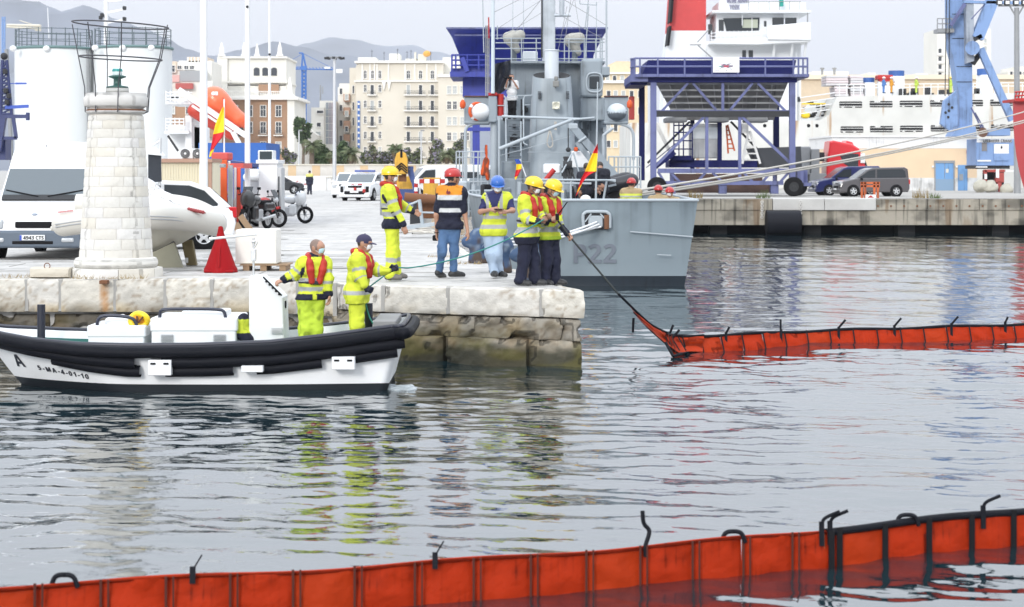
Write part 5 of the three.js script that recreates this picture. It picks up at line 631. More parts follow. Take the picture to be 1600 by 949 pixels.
// mooring lines of the ship
{ const f0 = P(932, 347, 50), ends = [[786, 379, 46.5], [786, 384, 46.5], [745, 372, 50]]; ends.forEach((e, i) => { const a = add(f0, [0.06 * i, -0.06 * i, 0.1]), b = P(...e), pts = []; for (let k = 0; k <= 8; k++) { const q = mix(a, b, k / 8); q[1] -= 0.12 * 4 * (k / 8) * (1 - k / 8); pts.push(q); } ropeThing('mooring_line', ['upper pale mooring line from the ship fairlead to the pier bollard', 'lower pale mooring line from the ship fairlead to the pier bollard', 'farther pale mooring line from the ship fairlead to the rear bollard'][i], pts, 0.028, MAT.white); }); }
for (const [y0, y1, lab] of [[298, 172, 'topmost long rope from the patrol ship towards the red hull'], [303, 186, 'middle long rope from the patrol ship towards the red hull'], [306, 189, 'lowest long rope from the patrol ship towards the red hull']]) { const a = P(995, y0, 54), b = P(1640, y1 - 9, 111.5), pts = []; for (let k = 0; k <= 12; k++) { const t = k / 12, q = mix(a, b, t); q[1] -= 0.3 * 4 * t * (1 - t); pts.push(q); } ropeThing('long_mooring_rope', lab, pts, 0.034, MAT.rope); }
// ---------- vehicles ----------
const at = (Z) => ({ p: (x, y, d = 0) => P(x, y, Z - d), box: (m, x0, x1, y0, y1, d0 = 0, d = 1, r = 0) => { const a = P(x0, y1, Z), b = P(x1, y0, Z), z = -Z + d0; return r ? m.rbox(a[0], b[0], a[1], b[1], z - d, z, r) : m.box(a[0], b[0], a[1], b[1], z - d, z); } });
const mk = (name, mat, par, f) => { const m = new MB(); f(m); return m.build(name, mat, par); };
const mkE = (name, mat, par, f) => { const m = new MB(); f(m); m.each(name, mat, par); };
function vehicle(o) {                                              // built facing -x, turned at the end
  const t = thing(o.name, o.label, o.cat, [0, 0, 0], o.group), w = o.W / 2, cw = w * 0.9, paint = M(o.paint, 0.3, { clearcoat: 0.6 });
  mk('body', paint, t, (m) => m.ext(o.body, o.W, null, null, 0.07)); const cab = mk('cabin', paint, t, (m) => m.ext(o.cabin, cw * 2, null, null, 0.06));
  for (const s of [-1, 1]) for (const poly of o.sideGlass ?? []) mk('side_window', MAT.glass, cab, (m) => m.ext(poly, 0.03, [0, 0, s * cw]));
  const slab = (name, i, j, inset, mat, wd = cw * 2 - 0.18) => { const a = o.cabin[i], b = o.cabin[j], p = mix([...a, 0], [...b, 0], inset), q = mix([...a, 0], [...b, 0], 1 - inset * 0.6), d = unit([q[0] - p[0], q[1] - p[1], 0]); mk(name, mat, cab, (m) => m.add(new THREE.BoxGeometry(Math.hypot(q[0] - p[0], q[1] - p[1]), 0.03, wd).rotateZ(Math.atan2(d[1], d[0])), [(p[0] + q[0]) / 2, (p[1] + q[1]) / 2, 0])); };
  slab('windscreen', o.screen[0], o.screen[1], 0.06, o.paleScreen ? MAT.glassPale : MAT.glass, o.screenW); if (o.rear) slab('rear_window', o.rear[0], o.rear[1], 0.1, MAT.glass);
  for (const x of o.wheels) for (const s of [-1, 1]) { const r = o.r ?? 0.33, wh = mk('wheel', MAT.tyre, t, (m) => { m.lathe([[r * 0.62, -0.1], [r * 0.93, -0.1], [r, -0.06], [r, 0.06], [r * 0.93, 0.1], [r * 0.62, 0.1]], [x, r, s * (w - 0.055)], 24, [Math.PI / 2, 0, 0]); });
    mk('rim', MAT.alu, wh, (m) => { m.lathe([[0.02, 0.03], [r * 0.3, 0.05], [r * 0.3, 0.02]], [x, r, s * (w - 0.01)], 14, [s * Math.PI / 2, 0, 0]); for (let k = 0; k < 5; k++) { const a = k * 1.2566 + 0.3; m.beam([x + 0.04 * Math.cos(a), r + 0.04 * Math.sin(a), s * (w + 0.02)], [x + r * 0.6 * Math.cos(a), r + r * 0.6 * Math.sin(a), s * (w + 0.02)], r * 0.22, 0.03); } m.add(new THREE.TorusGeometry(r * 0.61, 0.02, 6, 22), [x, r, s * (w + 0.02)]); });
    mk('wheel_arch', MAT.black, t, (m) => m.add(new THREE.CylinderGeometry(r * 1.16, r * 1.16, 0.14, 22).rotateX(Math.PI / 2), [x, r * 1.02, s * (w - 0.065)])); }
  const fx = o.front ?? Math.min(...o.body.map((p) => p[0]));
  for (const s of [-1, 1]) mk('headlight', MAT.lens, t, (m) => m.rbox(fx + 0.0, fx + 0.32, o.hl[0], o.hl[1], s * (w - 0.06) - (s > 0 ? (o.hlW ?? 0.36) : 0), s * (w - 0.06) + (s > 0 ? 0 : (o.hlW ?? 0.36)), 0.05));
  mk('grille', MAT.black, t, (m) => { const g = o.grille ?? [0.5, 0.66, 0.45]; m.rbox(fx - 0.01, fx + 0.15, g[0], g[1], -g[2], g[2], 0.03); }); mk('bumper', o.bumper ? M(o.bumper, 0.6) : paint, t, (m) => m.rbox(fx - 0.05, fx + 0.35, o.bump?.[0] ?? 0.22, o.bump?.[1] ?? 0.46, -w + 0.02, w - 0.02, 0.06));
  const bxr = Math.max(...o.body.map((p) => p[0])); for (const s of [-1, 1]) mk('tail_light', MAT.redLens, t, (m) => m.rbox(bxr - 0.16, bxr + 0.02, o.tl?.[0] ?? 0.75, o.tl?.[1] ?? 1.05, s * (w - 0.1) - 0.09, s * (w - 0.1) + 0.09, 0.03));
  for (const s of [-1, 1]) mk('wing_mirror', o.mirror ? MAT.black : paint, t, (m) => m.rbox(o.mx ?? fx + 1.25, (o.mx ?? fx + 1.25) + 0.12, (o.my ?? 1.0), (o.my ?? 1.0) + (o.mh ?? 0.16), s * (w + 0.02), s * (w + 0.22), 0.04));
  if (o.plate) { const pl = mk('number_plate', MAT.white, t, (m) => m.rbox(fx - 0.08, fx - 0.05, o.plate[0], o.plate[0] + 0.11, -0.26, 0.26, 0.01)); if (o.plate[1]) { mk('plate_strip', M([0.02, 0.06, 0.4], 0.5), pl, (m) => m.box(fx - 0.084, fx - 0.079, o.plate[0] + 0.004, o.plate[0] + 0.106, -0.257, -0.215)); lettering(o.plate[1], 0.074, MAT.black, pl, [fx - 0.085, o.plate[0] + 0.055, 0.025], [0, -Math.PI / 2, 0], 0.004, 0.42); } }
  if (o.more) o.more(t, { w, fx, paint, cab }); t.position.set(...o.pos); t.rotation.y = o.turn; return t;
}
const vanBody = [[-2.19, 0.34], [-2.2, 0.62], [-2.12, 0.84], [-1.95, 0.95], [-1.15, 1.12], [2.14, 1.16], [2.19, 0.5], [2.08, 0.27], [-2.08, 0.25]], vanCab = [[-1.25, 1.06], [-0.42, 1.66], [-0.1, 1.76], [1.88, 1.8], [2.09, 1.68], [2.15, 1.1]];
const vanGlass = [[[-0.98, 1.16], [-0.36, 1.58], [0.02, 1.64], [0.02, 1.14]], [[0.14, 1.14], [0.14, 1.65], [1.72, 1.68], [1.9, 1.55], [1.96, 1.2], [1.9, 1.16]]];
const groundAt = (Z) => Z < 116 ? lerp(1.66, 1.4, (Z - 91) / 25) : lerp(1.4, 1.31, (Z - 116) / 44);
{
  let p = P(1361, 300, 118); vehicle({ name: 'parked_van', label: 'grey family van with dark windows parked behind the orange barrier', cat: 'van', pos: [p[0], groundAt(118), -118], turn: 0.12, W: 1.8, paint: [0.075, 0.07, 0.075], body: vanBody, cabin: vanCab, sideGlass: vanGlass, screen: [0, 1], rear: [4, 5], wheels: [-1.38, 1.32], hl: [0.72, 0.92], r: 0.34, mirror: 1, plate: [0.4] });
  p = P(1322, 300, 124); vehicle({ name: 'parked_van', label: 'dark blue van parked half behind the grey van', cat: 'van', pos: [p[0], groundAt(124), -124], turn: 0.12, W: 1.9, paint: [0.012, 0.018, 0.1], body: vanBody.map(([x, y]) => [x * 1.02, y]), cabin: [[-1.3, 1.08], [-0.42, 1.76], [-0.1, 1.86], [1.9, 1.9], [2.12, 1.75], [2.17, 1.1]], sideGlass: [[[-0.98, 1.18], [-0.4, 1.64], [0.1, 1.7], [0.1, 1.16]]], screen: [0, 1], rear: [4, 5], wheels: [-1.38, 1.32], hl: [0.74, 0.92], mirror: 1, plate: [0.4] });
  // red lorry cab with its grey trailer
  const Z = 134, L = at(Z), t = thing('lorry', 'red lorry cab with grey trailer standing behind the parked vans', 'lorry', [P(1320, 300, Z)[0], groundAt(Z), -Z]); const red = M([0.6, 0.012, 0.02], 0.35, { clearcoat: 0.4 });
  mk('cab', red, t, (m) => m.ext([[1292, 290], [1292, 262], [1297, 221], [1303, 219.5], [1332, 225], [1343, 232], [1350, 248], [1354, 264], [1355, 290]].map(([x, y]) => L.p(x, y).slice(0, 2)), 2.4, [0, 0, -Z - 1.2], null, 0.12)); mk('roof_fairing', red, t, (m) => m.ext([[1322, 226], [1325, 219.5], [1334, 222], [1337, 228]].map(([x, y]) => L.p(x, y).slice(0, 2)), 2, [0, 0, -Z - 1.4], null, 0.08));
  mk('side_window', MAT.glass, t, (m) => { m.ext([[1313, 244], [1331, 240], [1342, 241], [1341, 260], [1326, 260], [1319, 256]].map(([x, y]) => L.p(x, y).slice(0, 2)), 0.06, [0, 0, -Z + 0.02]); }); mk('windscreen', MAT.glassPale, t, (m) => { const a = L.p(1346, 239), b = L.p(1354, 260); m.beam(a, b, 0.05, 2.2); m.g[m.g.length - 1].translate(0.08, 0, -1.2); }); mk('mirror', MAT.white, t, (m) => L.box(m, 1344, 1351, 240, 255, 0.3, 0.2, 0.05));
  mk('wheel', MAT.tyre, t, (m) => m.add(new THREE.CylinderGeometry(0.5, 0.5, 0.3, 24).rotateX(Math.PI / 2), [L.p(1310, 0)[0], groundAt(Z) + 0.5, -Z - 0.3])); mk('trailer', MAT.grey, t, (m) => { L.box(m, 1268, 1281, 233, 272, 0, 2.4, 0.05); L.box(m, 1266, 1292, 271, 286, 0, 2.4, 0.05); L.box(m, 1241, 1268, 229, 274, -0.2, 2.4, 0.1); }); mkE('trailer_frame', MAT.dark, t, (m) => { L.box(m, 1240, 1292, 283, 292, 0.1, 2.4); L.box(m, 1281, 1290, 238, 252, -0.4, 1.2); });
  // orange barrier with a small sign
  const B = at(96.5), bg = 1.6, b = thing('barrier', 'rusty orange frame barrier standing before the grey van', 'barrier', [B.p(1359, 0)[0], bg, -96.5]); mk('frame', M([0.55, 0.12, 0.03], 0.7, { map: T.grime }), b, (m) => { for (const x of [1347, 1352, 1366.5, 1372]) m.beam([B.p(x, 0)[0], bg, -96.5], B.p(x, 285), 0.11, 0.06); for (const y of [286, 291]) m.beam(B.p(1345, y), B.p(1375, y), 0.1, 0.06); }); mk('sign_board', MAT.white, b, (m) => m.rbox(B.p(1352, 0)[0], B.p(1368, 0)[0], bg - 0.0, bg + 0.19, -96.42, -96.36, 0.01)); mk('warning_mark', MAT.red, b, (m) => m.ext([[0, 0], [0.16, -0.12], [-0.16, -0.12]], 0.01, [B.p(1360, 0)[0], bg + 0.16, -96.35]));
}
// ---------- warehouse ----------
{
  const Z = 158, L = at(Z), g = groundAt(Z), t = thing('warehouse', 'low warehouse, peach walls between white bands, with two blue doors', 'warehouse', [L.p(1440, 0)[0], g, -Z]), y = (h) => HZ + (CAMY - h) * FP / Z;
  const peach = M([0.74, 0.56, 0.38], 0.85, { map: again(T.soft, 6) });
  mk('wall', peach, t, (m) => L.box(m, 1300, 1527, 232, 278, 0, 12)); mk('plinth', M([0.66, 0.66, 0.65], 0.85, { map: T.grime }), t, (m) => L.box(m, 1300, 1527, 278, y(g - 0.1), 0.02, 12)); mk('parapet', M([0.7, 0.7, 0.7], 0.8, { map: T.grime }), t, (m) => { L.box(m, 1300, 1527, 214, 232, 0.03, 12); L.box(m, 1298, 1529, 212, 214.5, 0.2, 12.4); });
  const blue = M([0.14, 0.3, 0.55], 0.6, { map: T.grime }); const d1 = mk('double_door', blue, t, (m) => { L.box(m, 1462, 1476, 255, y(g), 0.06, 0.2, 0.02); L.box(m, 1476.5, 1490, 255, y(g), 0.06, 0.2, 0.02); }); mk('door_frame', MAT.grey, d1, (m) => { L.box(m, 1460, 1462, 252, y(g), 0.1, 0.2); L.box(m, 1490, 1492, 252, y(g), 0.1, 0.2); L.box(m, 1460, 1492, 251, 255, 0.11, 0.2); }); mk('door_lower', M([0.2, 0.3, 0.42], 0.7), d1, (m) => L.box(m, 1462, 1490, 280, y(g), 0.08, 0.1)); mk('small_label', MAT.cream, d1, (m) => L.box(m, 1478, 1482, 264, 270, 0.1, 0.1));
  const d2 = mk('single_door', blue, t, (m) => L.box(m, 1497, 1512, 258, y(g), 0.06, 0.2, 0.02)); mk('small_label', MAT.winPale, d2, (m) => L.box(m, 1499, 1505, 272, 282, 0.09, 0.1)); mk('red_plaque', M([0.42, 0.2, 0.17], 0.7), t, (m) => L.box(m, 1510, 1517, 235, 240, 0.08, 0.1)); mkE('wall_lamp', MAT.white, t, (m) => { L.box(m, 1456, 1459, 259, 262, 0.2, 0.2); L.box(m, 1493, 1496, 259, 262, 0.2, 0.2); });
}
// ---------- the white cargo ship behind the yard ----------
{
  const Z = 178, L = at(Z), white = M([0.76, 0.76, 0.75], 0.55, { map: again(T.rust, 15) }), clean = M([0.74, 0.76, 0.78], 0.5, { map: again(T.soft, 9) });
  const t = thing('cargo_ship', 'long white rust-streaked ship with slotted sides, red and white funnel and bridge', 'ship', [L.p(1300, 0)[0], 0, -Z]);
  mk('hull', white, t, (m) => { m.ext([[985, 345], [985, 192], [1284, 188], [1296, 180], [1304, 160], [1309, 151], [1700, 143], [1700, 345]].map(([x, y]) => L.p(x, y).slice(0, 2)), 18, [0, 0, -Z - 9]); });
  for (const [row, y0, xs] of [[0, 157, [1310, 1357.5, 1404.5, 1452, 1499, 1546, 1590]], [1, 196, [1312, 1358, 1405, 1453, 1500, 1547, 1590]]]) xs.forEach((x, i) => {
    const s = mk('slot_opening', M([0.012, 0.012, 0.014], 0.9), t, (m) => L.box(m, x, x + 39, y0 - i * 0.6, y0 + 13 - i * 0.6, 0.03, 0.4, 0.19)); mk('slot_bar', MAT.whiteDirty, s, (m) => { for (const k of [4, 8.6]) L.box(m, x + 1, x + 38, y0 + k - i * 0.6, y0 + k + 0.8 - i * 0.6, 0.07, 0.1); if (i % 2) L.box(m, x + 2 + (i * 7) % 15, x + 11 + (i * 7) % 15, y0 + 1.6 - i * 0.6, y0 + 3.6 - i * 0.6, 0.06, 0.1); else for (let k = 0; k < 2; k++) L.box(m, x + 5 + k * 17, x + 9 + k * 17, y0 + 9.8 - i * 0.6, y0 + 11.2 - i * 0.6, 0.06, 0.1); }); });
  for (const x of [1263.5, 1276.5, 1195]) mk('hawse_hole', MAT.black, t, (m) => m.bar(L.p(x, 196.5, 0.02), L.p(x, 196.5, -0.5), 0.17, 0.17, 16));
  mk('funnel_base', clean, t, (m) => m.ext([[1038, 192], [1041, 92], [1048, 46], [1106, 46], [1106, 192]].map(([x, y]) => L.p(x, y).slice(0, 2)), 5, [0, 0, -Z - 4])); mk('funnel_top', M([0.55, 0.05, 0.05], 0.6, { map: T.soft }), t, (m) => m.ext([[1048, 46], [1054, -40], [1106, -40], [1106, 46]].map(([x, y]) => L.p(x, y).slice(0, 2)), 5.02, [0, 0, -Z - 4])); mkE('funnel_edge', MAT.black, t, (m) => { m.beam(L.p(1042.5, 72, -2), L.p(1046, 42, -2), 0.22, 3); m.beam(L.p(1046.5, 36, -2), L.p(1052, -40, -2), 0.22, 3); });
  mk('deckhouse', clean, t, (m) => { L.box(m, 1106, 1250, 62, 195, -1.5, 8, 0.1); L.box(m, 1120, 1226, 20, 64, -0.5, 6, 0.1); L.box(m, 1222, 1258, 66, 195, -2.4, 6); }); mk('bridge_roof', clean, t, (m) => { L.box(m, 1112, 1266, 17, 21, 0.6, 8, 0.05); L.box(m, 1125, 1262, 2, 17, -1, 6); }); mk('bridge_deck', clean, t, (m) => { m.ext([[1108, 69], [1112, 64], [1205, 60], [1264, 62], [1264, 66], [1180, 70]].map(([x, y]) => L.p(x, y).slice(0, 2)), 8, [0, 0, -Z - 3.2]); }); mk('bridge_wing', clean, t, (m) => m.ext([[1198, 63], [1196, 45], [1203, 41], [1262, 36], [1265, 37], [1265, 64]].map(([x, y]) => L.p(x, y).slice(0, 2)), 0.3, [0, 0, -Z + 0.9], null, 0.06));
  const bw = mk('bridge_window', MAT.glass, t, (m) => m.ext([[1131, 28], [1188, 27], [1187, 48], [1136, 48]].map(([x, y]) => L.p(x, y).slice(0, 2)), 0.1, [0, 0, -Z - 0.46])); mk('window_blind', M([0.42, 0.45, 0.36], 0.7), bw, (m) => L.box(m, 1161, 1185, 30, 43, -0.38, 0.05)); mk('window_frame', MAT.white, bw, (m) => { L.box(m, 1175.5, 1176.5, 27, 48, -0.36, 0.06); });
  for (const [x0, x1, y0, y1, dd] of [[1208, 1226, 27, 40, -0.4], [1228, 1246, 27, 38, -0.4], [1195, 1199, 32, 41, -0.46], [1124, 1132, 30, 48, -0.46], [1109, 1116, 36, 52, -1.4], [1163, 1169, 77, 88, -1.44], [1173, 1180, 77, 88, -1.44], [1219, 1227, 76, 88, -2.3], [1237, 1241, 76, 88, -2.3], [1246, 1257, 150, 158, -2.3]]) mk('window', MAT.win, t, (m) => L.box(m, x0, x1, y0, y1, dd, 0.1, 0.04));
  mkE('deck_strut', clean, t, (m) => { for (const x of [1209, 1237, 1258]) m.beam(L.p(x + 2, 64, 0), L.p(x - 2, 100, -1), 0.22); for (const x of [1160, 1247]) m.bar(L.p(x, 21, 0), L.p(x, 40, 0), 0.05); });
  mk('deck_railing', MAT.white, t, (m) => { for (const y of [48, 53, 58]) m.bar(L.p(1110, y + 4, 0.6), L.p(1197, y, 0.6), 0.035); for (let x = 1112; x < 1198; x += 7) m.bar(L.p(x, 48, 0.6), L.p(x, 66, 0.6), 0.035); });
  lettering('TOZK', 0.42, M([0.25, 0.25, 0.33], 0.7), t, add(L.p(1145, 11, -0.85), [-t.position.x, 0, Z]), [0, 0, 0], 0.15, 0.95); lettering('BLUE XIANY', 0.42, M([0.2, 0.2, 0.3], 0.7), t, add(L.p(1147, 0.5, -0.85), [-t.position.x, 0, Z]), [0, 0, 0], 0.15, 2.1); mk('name_board', clean, t, (m) => L.box(m, 1126, 1172, -8, 17, -0.9, 0.3)); mk('green_light_box', M([0.02, 0.3, 0.25], 0.6), t, (m) => L.box(m, 1218, 1224, -2, 10, 0.2, 0.5)); mk('top_railing', MAT.grey, t, (m) => { m.bar(L.p(1165, 3, 0.3), L.p(1252, 2, 0.3), 0.03); for (let x = 1170; x < 1252; x += 16) m.bar(L.p(x, 3, 0.3), L.p(x, 17, 0.3), 0.03); m.bar(L.p(1262, 20, 0.5), L.p(1262, 36, 0.5), 0.06); });
  mk('deck_mast', MAT.grey, t, (m) => { m.bar(L.p(1090, 70, 1), L.p(1112, 90, 1), 0.06); m.bar(L.p(1078, 70, 1), L.p(1096, 70, 1), 0.05); m.bar(L.p(1108, 46, 1), L.p(1090, 66, 1), 0.05); });
  mk('rail', MAT.white, t, (m) => { for (const y of [131, 136]) m.bar(L.p(1308, y + 2, -1), L.p(1700, y - 3, -1), 0.04); for (let x = 1312; x < 1600; x += 11) m.bar(L.p(x, 131, -1), L.p(x, 150, -1), 0.04); for (const y of [153, 161, 170, 178]) m.bar(L.p(1250, y, -1), L.p(1305, y - 8, -1), 0.05); });
  mkE('deck_gear', MAT.dark, t, (m) => { for (let k = 0; k < 16; k++) { const x = 1262 + rr(0, 34), y = rr(148, 182); L.box(m, x, x + rr(2, 8), y, y + rr(2, 6), -3, 1); } for (let k = 0; k < 14; k++) { const x = 1420 + rr(0, 140), y = rr(133, 144); L.box(m, x, x + rr(3, 9), y, 147, -4, 1); } }); mk('yellow_winch', MAT.yellow, t, (m) => { L.box(m, 1258, 1272, 174, 184, -2, 1, 0.3); L.box(m, 1258, 1296, 160, 162, -2, 0.2); });
  // things stacked on the deck, each on its own
  const D = at(182); let k = 0;
  for (const [x0, x1, y0, y1, lab] of [[1290, 1326, 118, 134, 'upper left white wrapped stack on the cargo ship deck'], [1328, 1350, 118, 134, 'upper right white wrapped stack on the cargo ship deck'], [1304, 1326, 135, 151, 'lower left white wrapped stack on the cargo ship deck'], [1329, 1350, 135, 151, 'lower right white wrapped stack on the cargo ship deck']]) { const s = thing('wrapped_stack', lab, 'cargo stack', D.p((x0 + x1) / 2, y1), 'white stacks on the cargo ship deck'); for (let y = y0; y < y1 - 2; y += 4) mk('sheet_bundle', M([0.55 + 0.1 * rnd(), 0.56, 0.57], 0.7), s, (m) => D.box(m, x0 + rr(0, 1.5), x1 - rr(0, 1.5), y, y + 3.4, rr(0, 0.2), 3)); }
  for (const [x0, x1, y0, y1, lab] of [[1352, 1373, 120, 128, 'lower blue-topped white ventilator on the cargo ship deck'], [1395, 1420, 109, 118, 'taller blue-topped white ventilator on the cargo ship deck'], [1535, 1559, 106, 116, 'blue-topped ventilator behind the crane jib strut']]) { const s = thing('deck_ventilator', lab, 'ventilator', D.p((x0 + x1) / 2, 150), 'blue topped ventilators'); const c = D.p((x0 + x1) / 2, 0)[0], r = (D.p(x1, 0)[0] - D.p(x0, 0)[0]) / 2; mk('cowl', M([0.03, 0.1, 0.32], 0.6), s, (m) => m.bar([c, D.p(0, y1)[1], -184], [c, D.p(0, y0)[1], -184], r, r, 20)); mk('tower', MAT.white, s, (m) => m.rbox(c - r * 0.8, c + r * 0.8, D.p(0, 152)[1], D.p(0, y1)[1], -185, -183, 0.1)); }
  const w = thing('deck_winch', 'red winch housing between the blue-topped ventilators on deck', 'winch', D.p(1383, 125)); mk('housing', MAT.red, w, (m) => { D.box(m, 1372, 1396, 117, 124, 0, 1.5, 0.1); D.box(m, 1375, 1392, 124, 127, 0, 1); }); mk('stand', MAT.white, w, (m) => D.box(m, 1374, 1394, 127, 152, -0.2, 1));
  const worker = (x, c, hel, lab) => person({ at: [x, 146, 179], label: lab, yaw: 80, neck: [x, 125.5, 0], pelvis: [x, 133, 0], far: 1, cell: 0.045, build: 1.1, arms: { a: [[x + 1, 129.5, 0.2], [x + 3, 132, 0.2]], b: [[x + 2, 130, -0.2], [x + 4, 129, -0.2]] }, legs: { a: [[x, 139.5, 0.1], [x, 144.6, 0.1]], b: [[x, 139.5, -0.1], [x, 144.6, -0.1]] }, top: plain(c), fat: 0.03, trousers: plain(c), helmet: hel });
  worker(1381, [0.08, 0.2, 0.5], 'white', 'deckhand in blue overalls and white helmet on the cargo ship'); worker(1393, [0.7, 0.32, 0.03], 'white', 'deckhand in orange overalls on the cargo ship deck'); worker(1432, [0.5, 0.65, 0.1], 'white', 'deckhand in yellow-green vest half hidden on the cargo ship'); worker(1486, [0.5, 0.65, 0.1], 'yellow', 'deckhand in yellow-green beside the crane tower on the cargo ship');
}
// ---------- loading hoppers ----------
function hopperRight() {
  const Z = 118, L = at(Z), g = groundAt(Z), t = thing('loading_hopper', 'blue travelling hopper with grey ribbed bin, railed platform and white sign', 'hopper', [L.p(1125, 0)[0], g, -Z]), D = 6.5; const by = HZ + (CAMY - g) * FP / Z;
  const leg = (x, y0, y1, d, mat, w = 0.36) => mk('leg', mat, t, (m) => m.beam(L.p(x, y1, d), L.p(x, y0, d), w, w));
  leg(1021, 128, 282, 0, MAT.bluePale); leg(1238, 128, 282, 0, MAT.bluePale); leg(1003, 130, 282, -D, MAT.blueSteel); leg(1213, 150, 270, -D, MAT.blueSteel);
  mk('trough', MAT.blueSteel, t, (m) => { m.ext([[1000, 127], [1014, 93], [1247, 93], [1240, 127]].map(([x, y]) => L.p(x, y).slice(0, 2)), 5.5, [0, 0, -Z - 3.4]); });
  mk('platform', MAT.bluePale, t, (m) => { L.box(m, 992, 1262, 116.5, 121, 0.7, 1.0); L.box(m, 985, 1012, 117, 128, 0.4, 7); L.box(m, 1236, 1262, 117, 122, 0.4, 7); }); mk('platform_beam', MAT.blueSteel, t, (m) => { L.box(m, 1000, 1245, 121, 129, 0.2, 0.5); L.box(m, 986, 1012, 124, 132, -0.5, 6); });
  mk('railing', MAT.bluePale, t, (m) => { for (const y of [91, 104]) { m.bar(L.p(992, y, 0.7), L.p(1262, y, 0.7), 0.06); m.bar(L.p(985, y + 1, -5), L.p(992, y, 0.7), 0.04); m.bar(L.p(1262, y, 0.7), L.p(1258, y + 1, -5), 0.04); } for (const x of [992, 1000, 1028, 1070, 1113, 1153, 1196, 1240, 1248, 1255, 1262]) m.bar(L.p(x, 90, 0.7), L.p(x, 120, 0.7), 0.055); for (let k = 0; k < 5; k++) { m.bar(L.p(986 + k * 1.5, 91, -5 + k * 1.2), L.p(986 + k * 1.5, 122, -5 + k * 1.2), 0.04); } });
  const bin = mk('bin', M([0.2, 0.2, 0.205], 0.7, { map: T.grime }), t, (m) => { const r = (x0, x1, y, d0, d1) => [[x0, y, d0], [x1, y, d0], [x1, y, d1], [x0, y, d1]].map(([x, yy, d]) => L.p(x, yy, d)); m.add(grid([r(1024, 1232, 128, -0.5, -6), r(1050, 1212, 176, -2, -5), r(1052, 1210, 188, -2.2, -4.8)], true)); });
  for (let k = 0; k < 5; k++) mk('bin_rib', MAT.grey, bin, (m) => { const y = 131 + k * 10, q = k / 5 * 26; m.beam(L.p(1026 + q, y, -0.3 - k * 0.31), L.p(1230 - q * 0.75, y, -0.3 - k * 0.31), 0.1, 0.12); }); mkE('bin_stiffener', MAT.grey, bin, (m) => { for (let k = 0; k < 8; k++) m.beam(L.p(1046 + k * 23, 131, -0.35), L.p(1058 + k * 20.5, 172, -1.75), 0.05, 0.1); });
  mkE('bin_outlet', MAT.grey, t, (m) => { for (const x of [1044, 1110, 1172]) L.box(m, x, x + 34, 182, 190, -1.5, 2.5, 0.1); });
  const brace = (list, w, mat, d = 0, name = 'brace') => { for (const [x0, y0, x1, y1] of list) mk(name, mat, t, (m) => m.beam(L.p(x0, y0, d), L.p(x1, y1, d), w, w * 0.8)); };
  brace([[1034, 174, 1075, 130], [1083, 130, 1119, 172], [1141, 172, 1176, 130], [1184, 130, 1228, 174]], 0.15, MAT.bluePale); brace([[1129.5, 130, 1129.5, 174]], 0.17, MAT.bluePale); brace([[1024, 178, 1238, 178]], 0.36, MAT.dark, 0.02, 'beam'); brace([[1022, 173.5, 1238, 173.5]], 0.12, MAT.bluePale, 0.06, 'beam');
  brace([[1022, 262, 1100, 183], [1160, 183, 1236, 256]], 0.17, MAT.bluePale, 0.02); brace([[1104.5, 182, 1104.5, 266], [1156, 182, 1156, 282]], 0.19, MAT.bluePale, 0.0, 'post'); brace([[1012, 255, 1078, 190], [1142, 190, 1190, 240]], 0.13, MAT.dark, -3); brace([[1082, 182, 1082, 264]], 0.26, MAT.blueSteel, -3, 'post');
  brace([[1028, 267, 1238, 267]], 0.28, MAT.bluePale, 0.02, 'beam'); brace([[1030, 286, 1224, 286]], 0.24, MAT.bluePale, 0.02, 'beam'); brace([[1028, 268, 1038, 284], [1046, 268, 1062, 284], [1090, 284, 1104, 268], [1112, 268, 1128, 284], [1160, 268, 1176, 284], [1192, 284, 1206, 268], [1218, 286, 1234, 268]], 0.15, MAT.bluePale, 0.02); brace([[1050, 267, 1050, 295], [1211, 267, 1211, 284]], 0.25, MAT.bluePale, -0.4, 'post');
  for (const x of [1050, 1130, 1211]) mk('foot', MAT.bluePale, t, (m) => L.box(m, x - 6, x + 6, 288, Math.min(by, 303), 0, 0.6, 0.03));
  const cab = mk('control_cabin', M([0.42, 0.43, 0.44], 0.6, { map: T.grime }), t, (m) => L.box(m, 1086, 1132, 192, 247, -2.2, 2, 0.06)); mk('cabin_window', M([0.6, 0.64, 0.66], 0.3), cab, (m) => { L.box(m, 1087, 1127, 198, 216, -2.14, 0.1); }); mk('cabin_post', MAT.blueSteel, cab, (m) => L.box(m, 1127, 1134, 190, 250, -2.1, 0.3));
  mkE('landing', MAT.blueSteel, t, (m) => { L.box(m, 1050, 1190, 250, 262, -2, 3); L.box(m, 1052, 1084, 243, 250, -1.5, 1); }); mk('stair', MAT.blueSteel, t, (m) => { m.beam(L.p(1022, 262, -1.4), L.p(1054, 238, -1.4), 0.3, 0.8); m.beam(L.p(1010, 262, -1.4), L.p(1056, 224, -1.4), 0.05); for (const x of [1053, 1061, 1068, 1082]) m.bar(L.p(x, 192, -1.6), L.p(x, 250, -1.6), 0.04); for (const y of [196, 207, 220, 233]) m.bar(L.p(1052, y, -1.6), L.p(1082, y, -1.6), 0.04); });
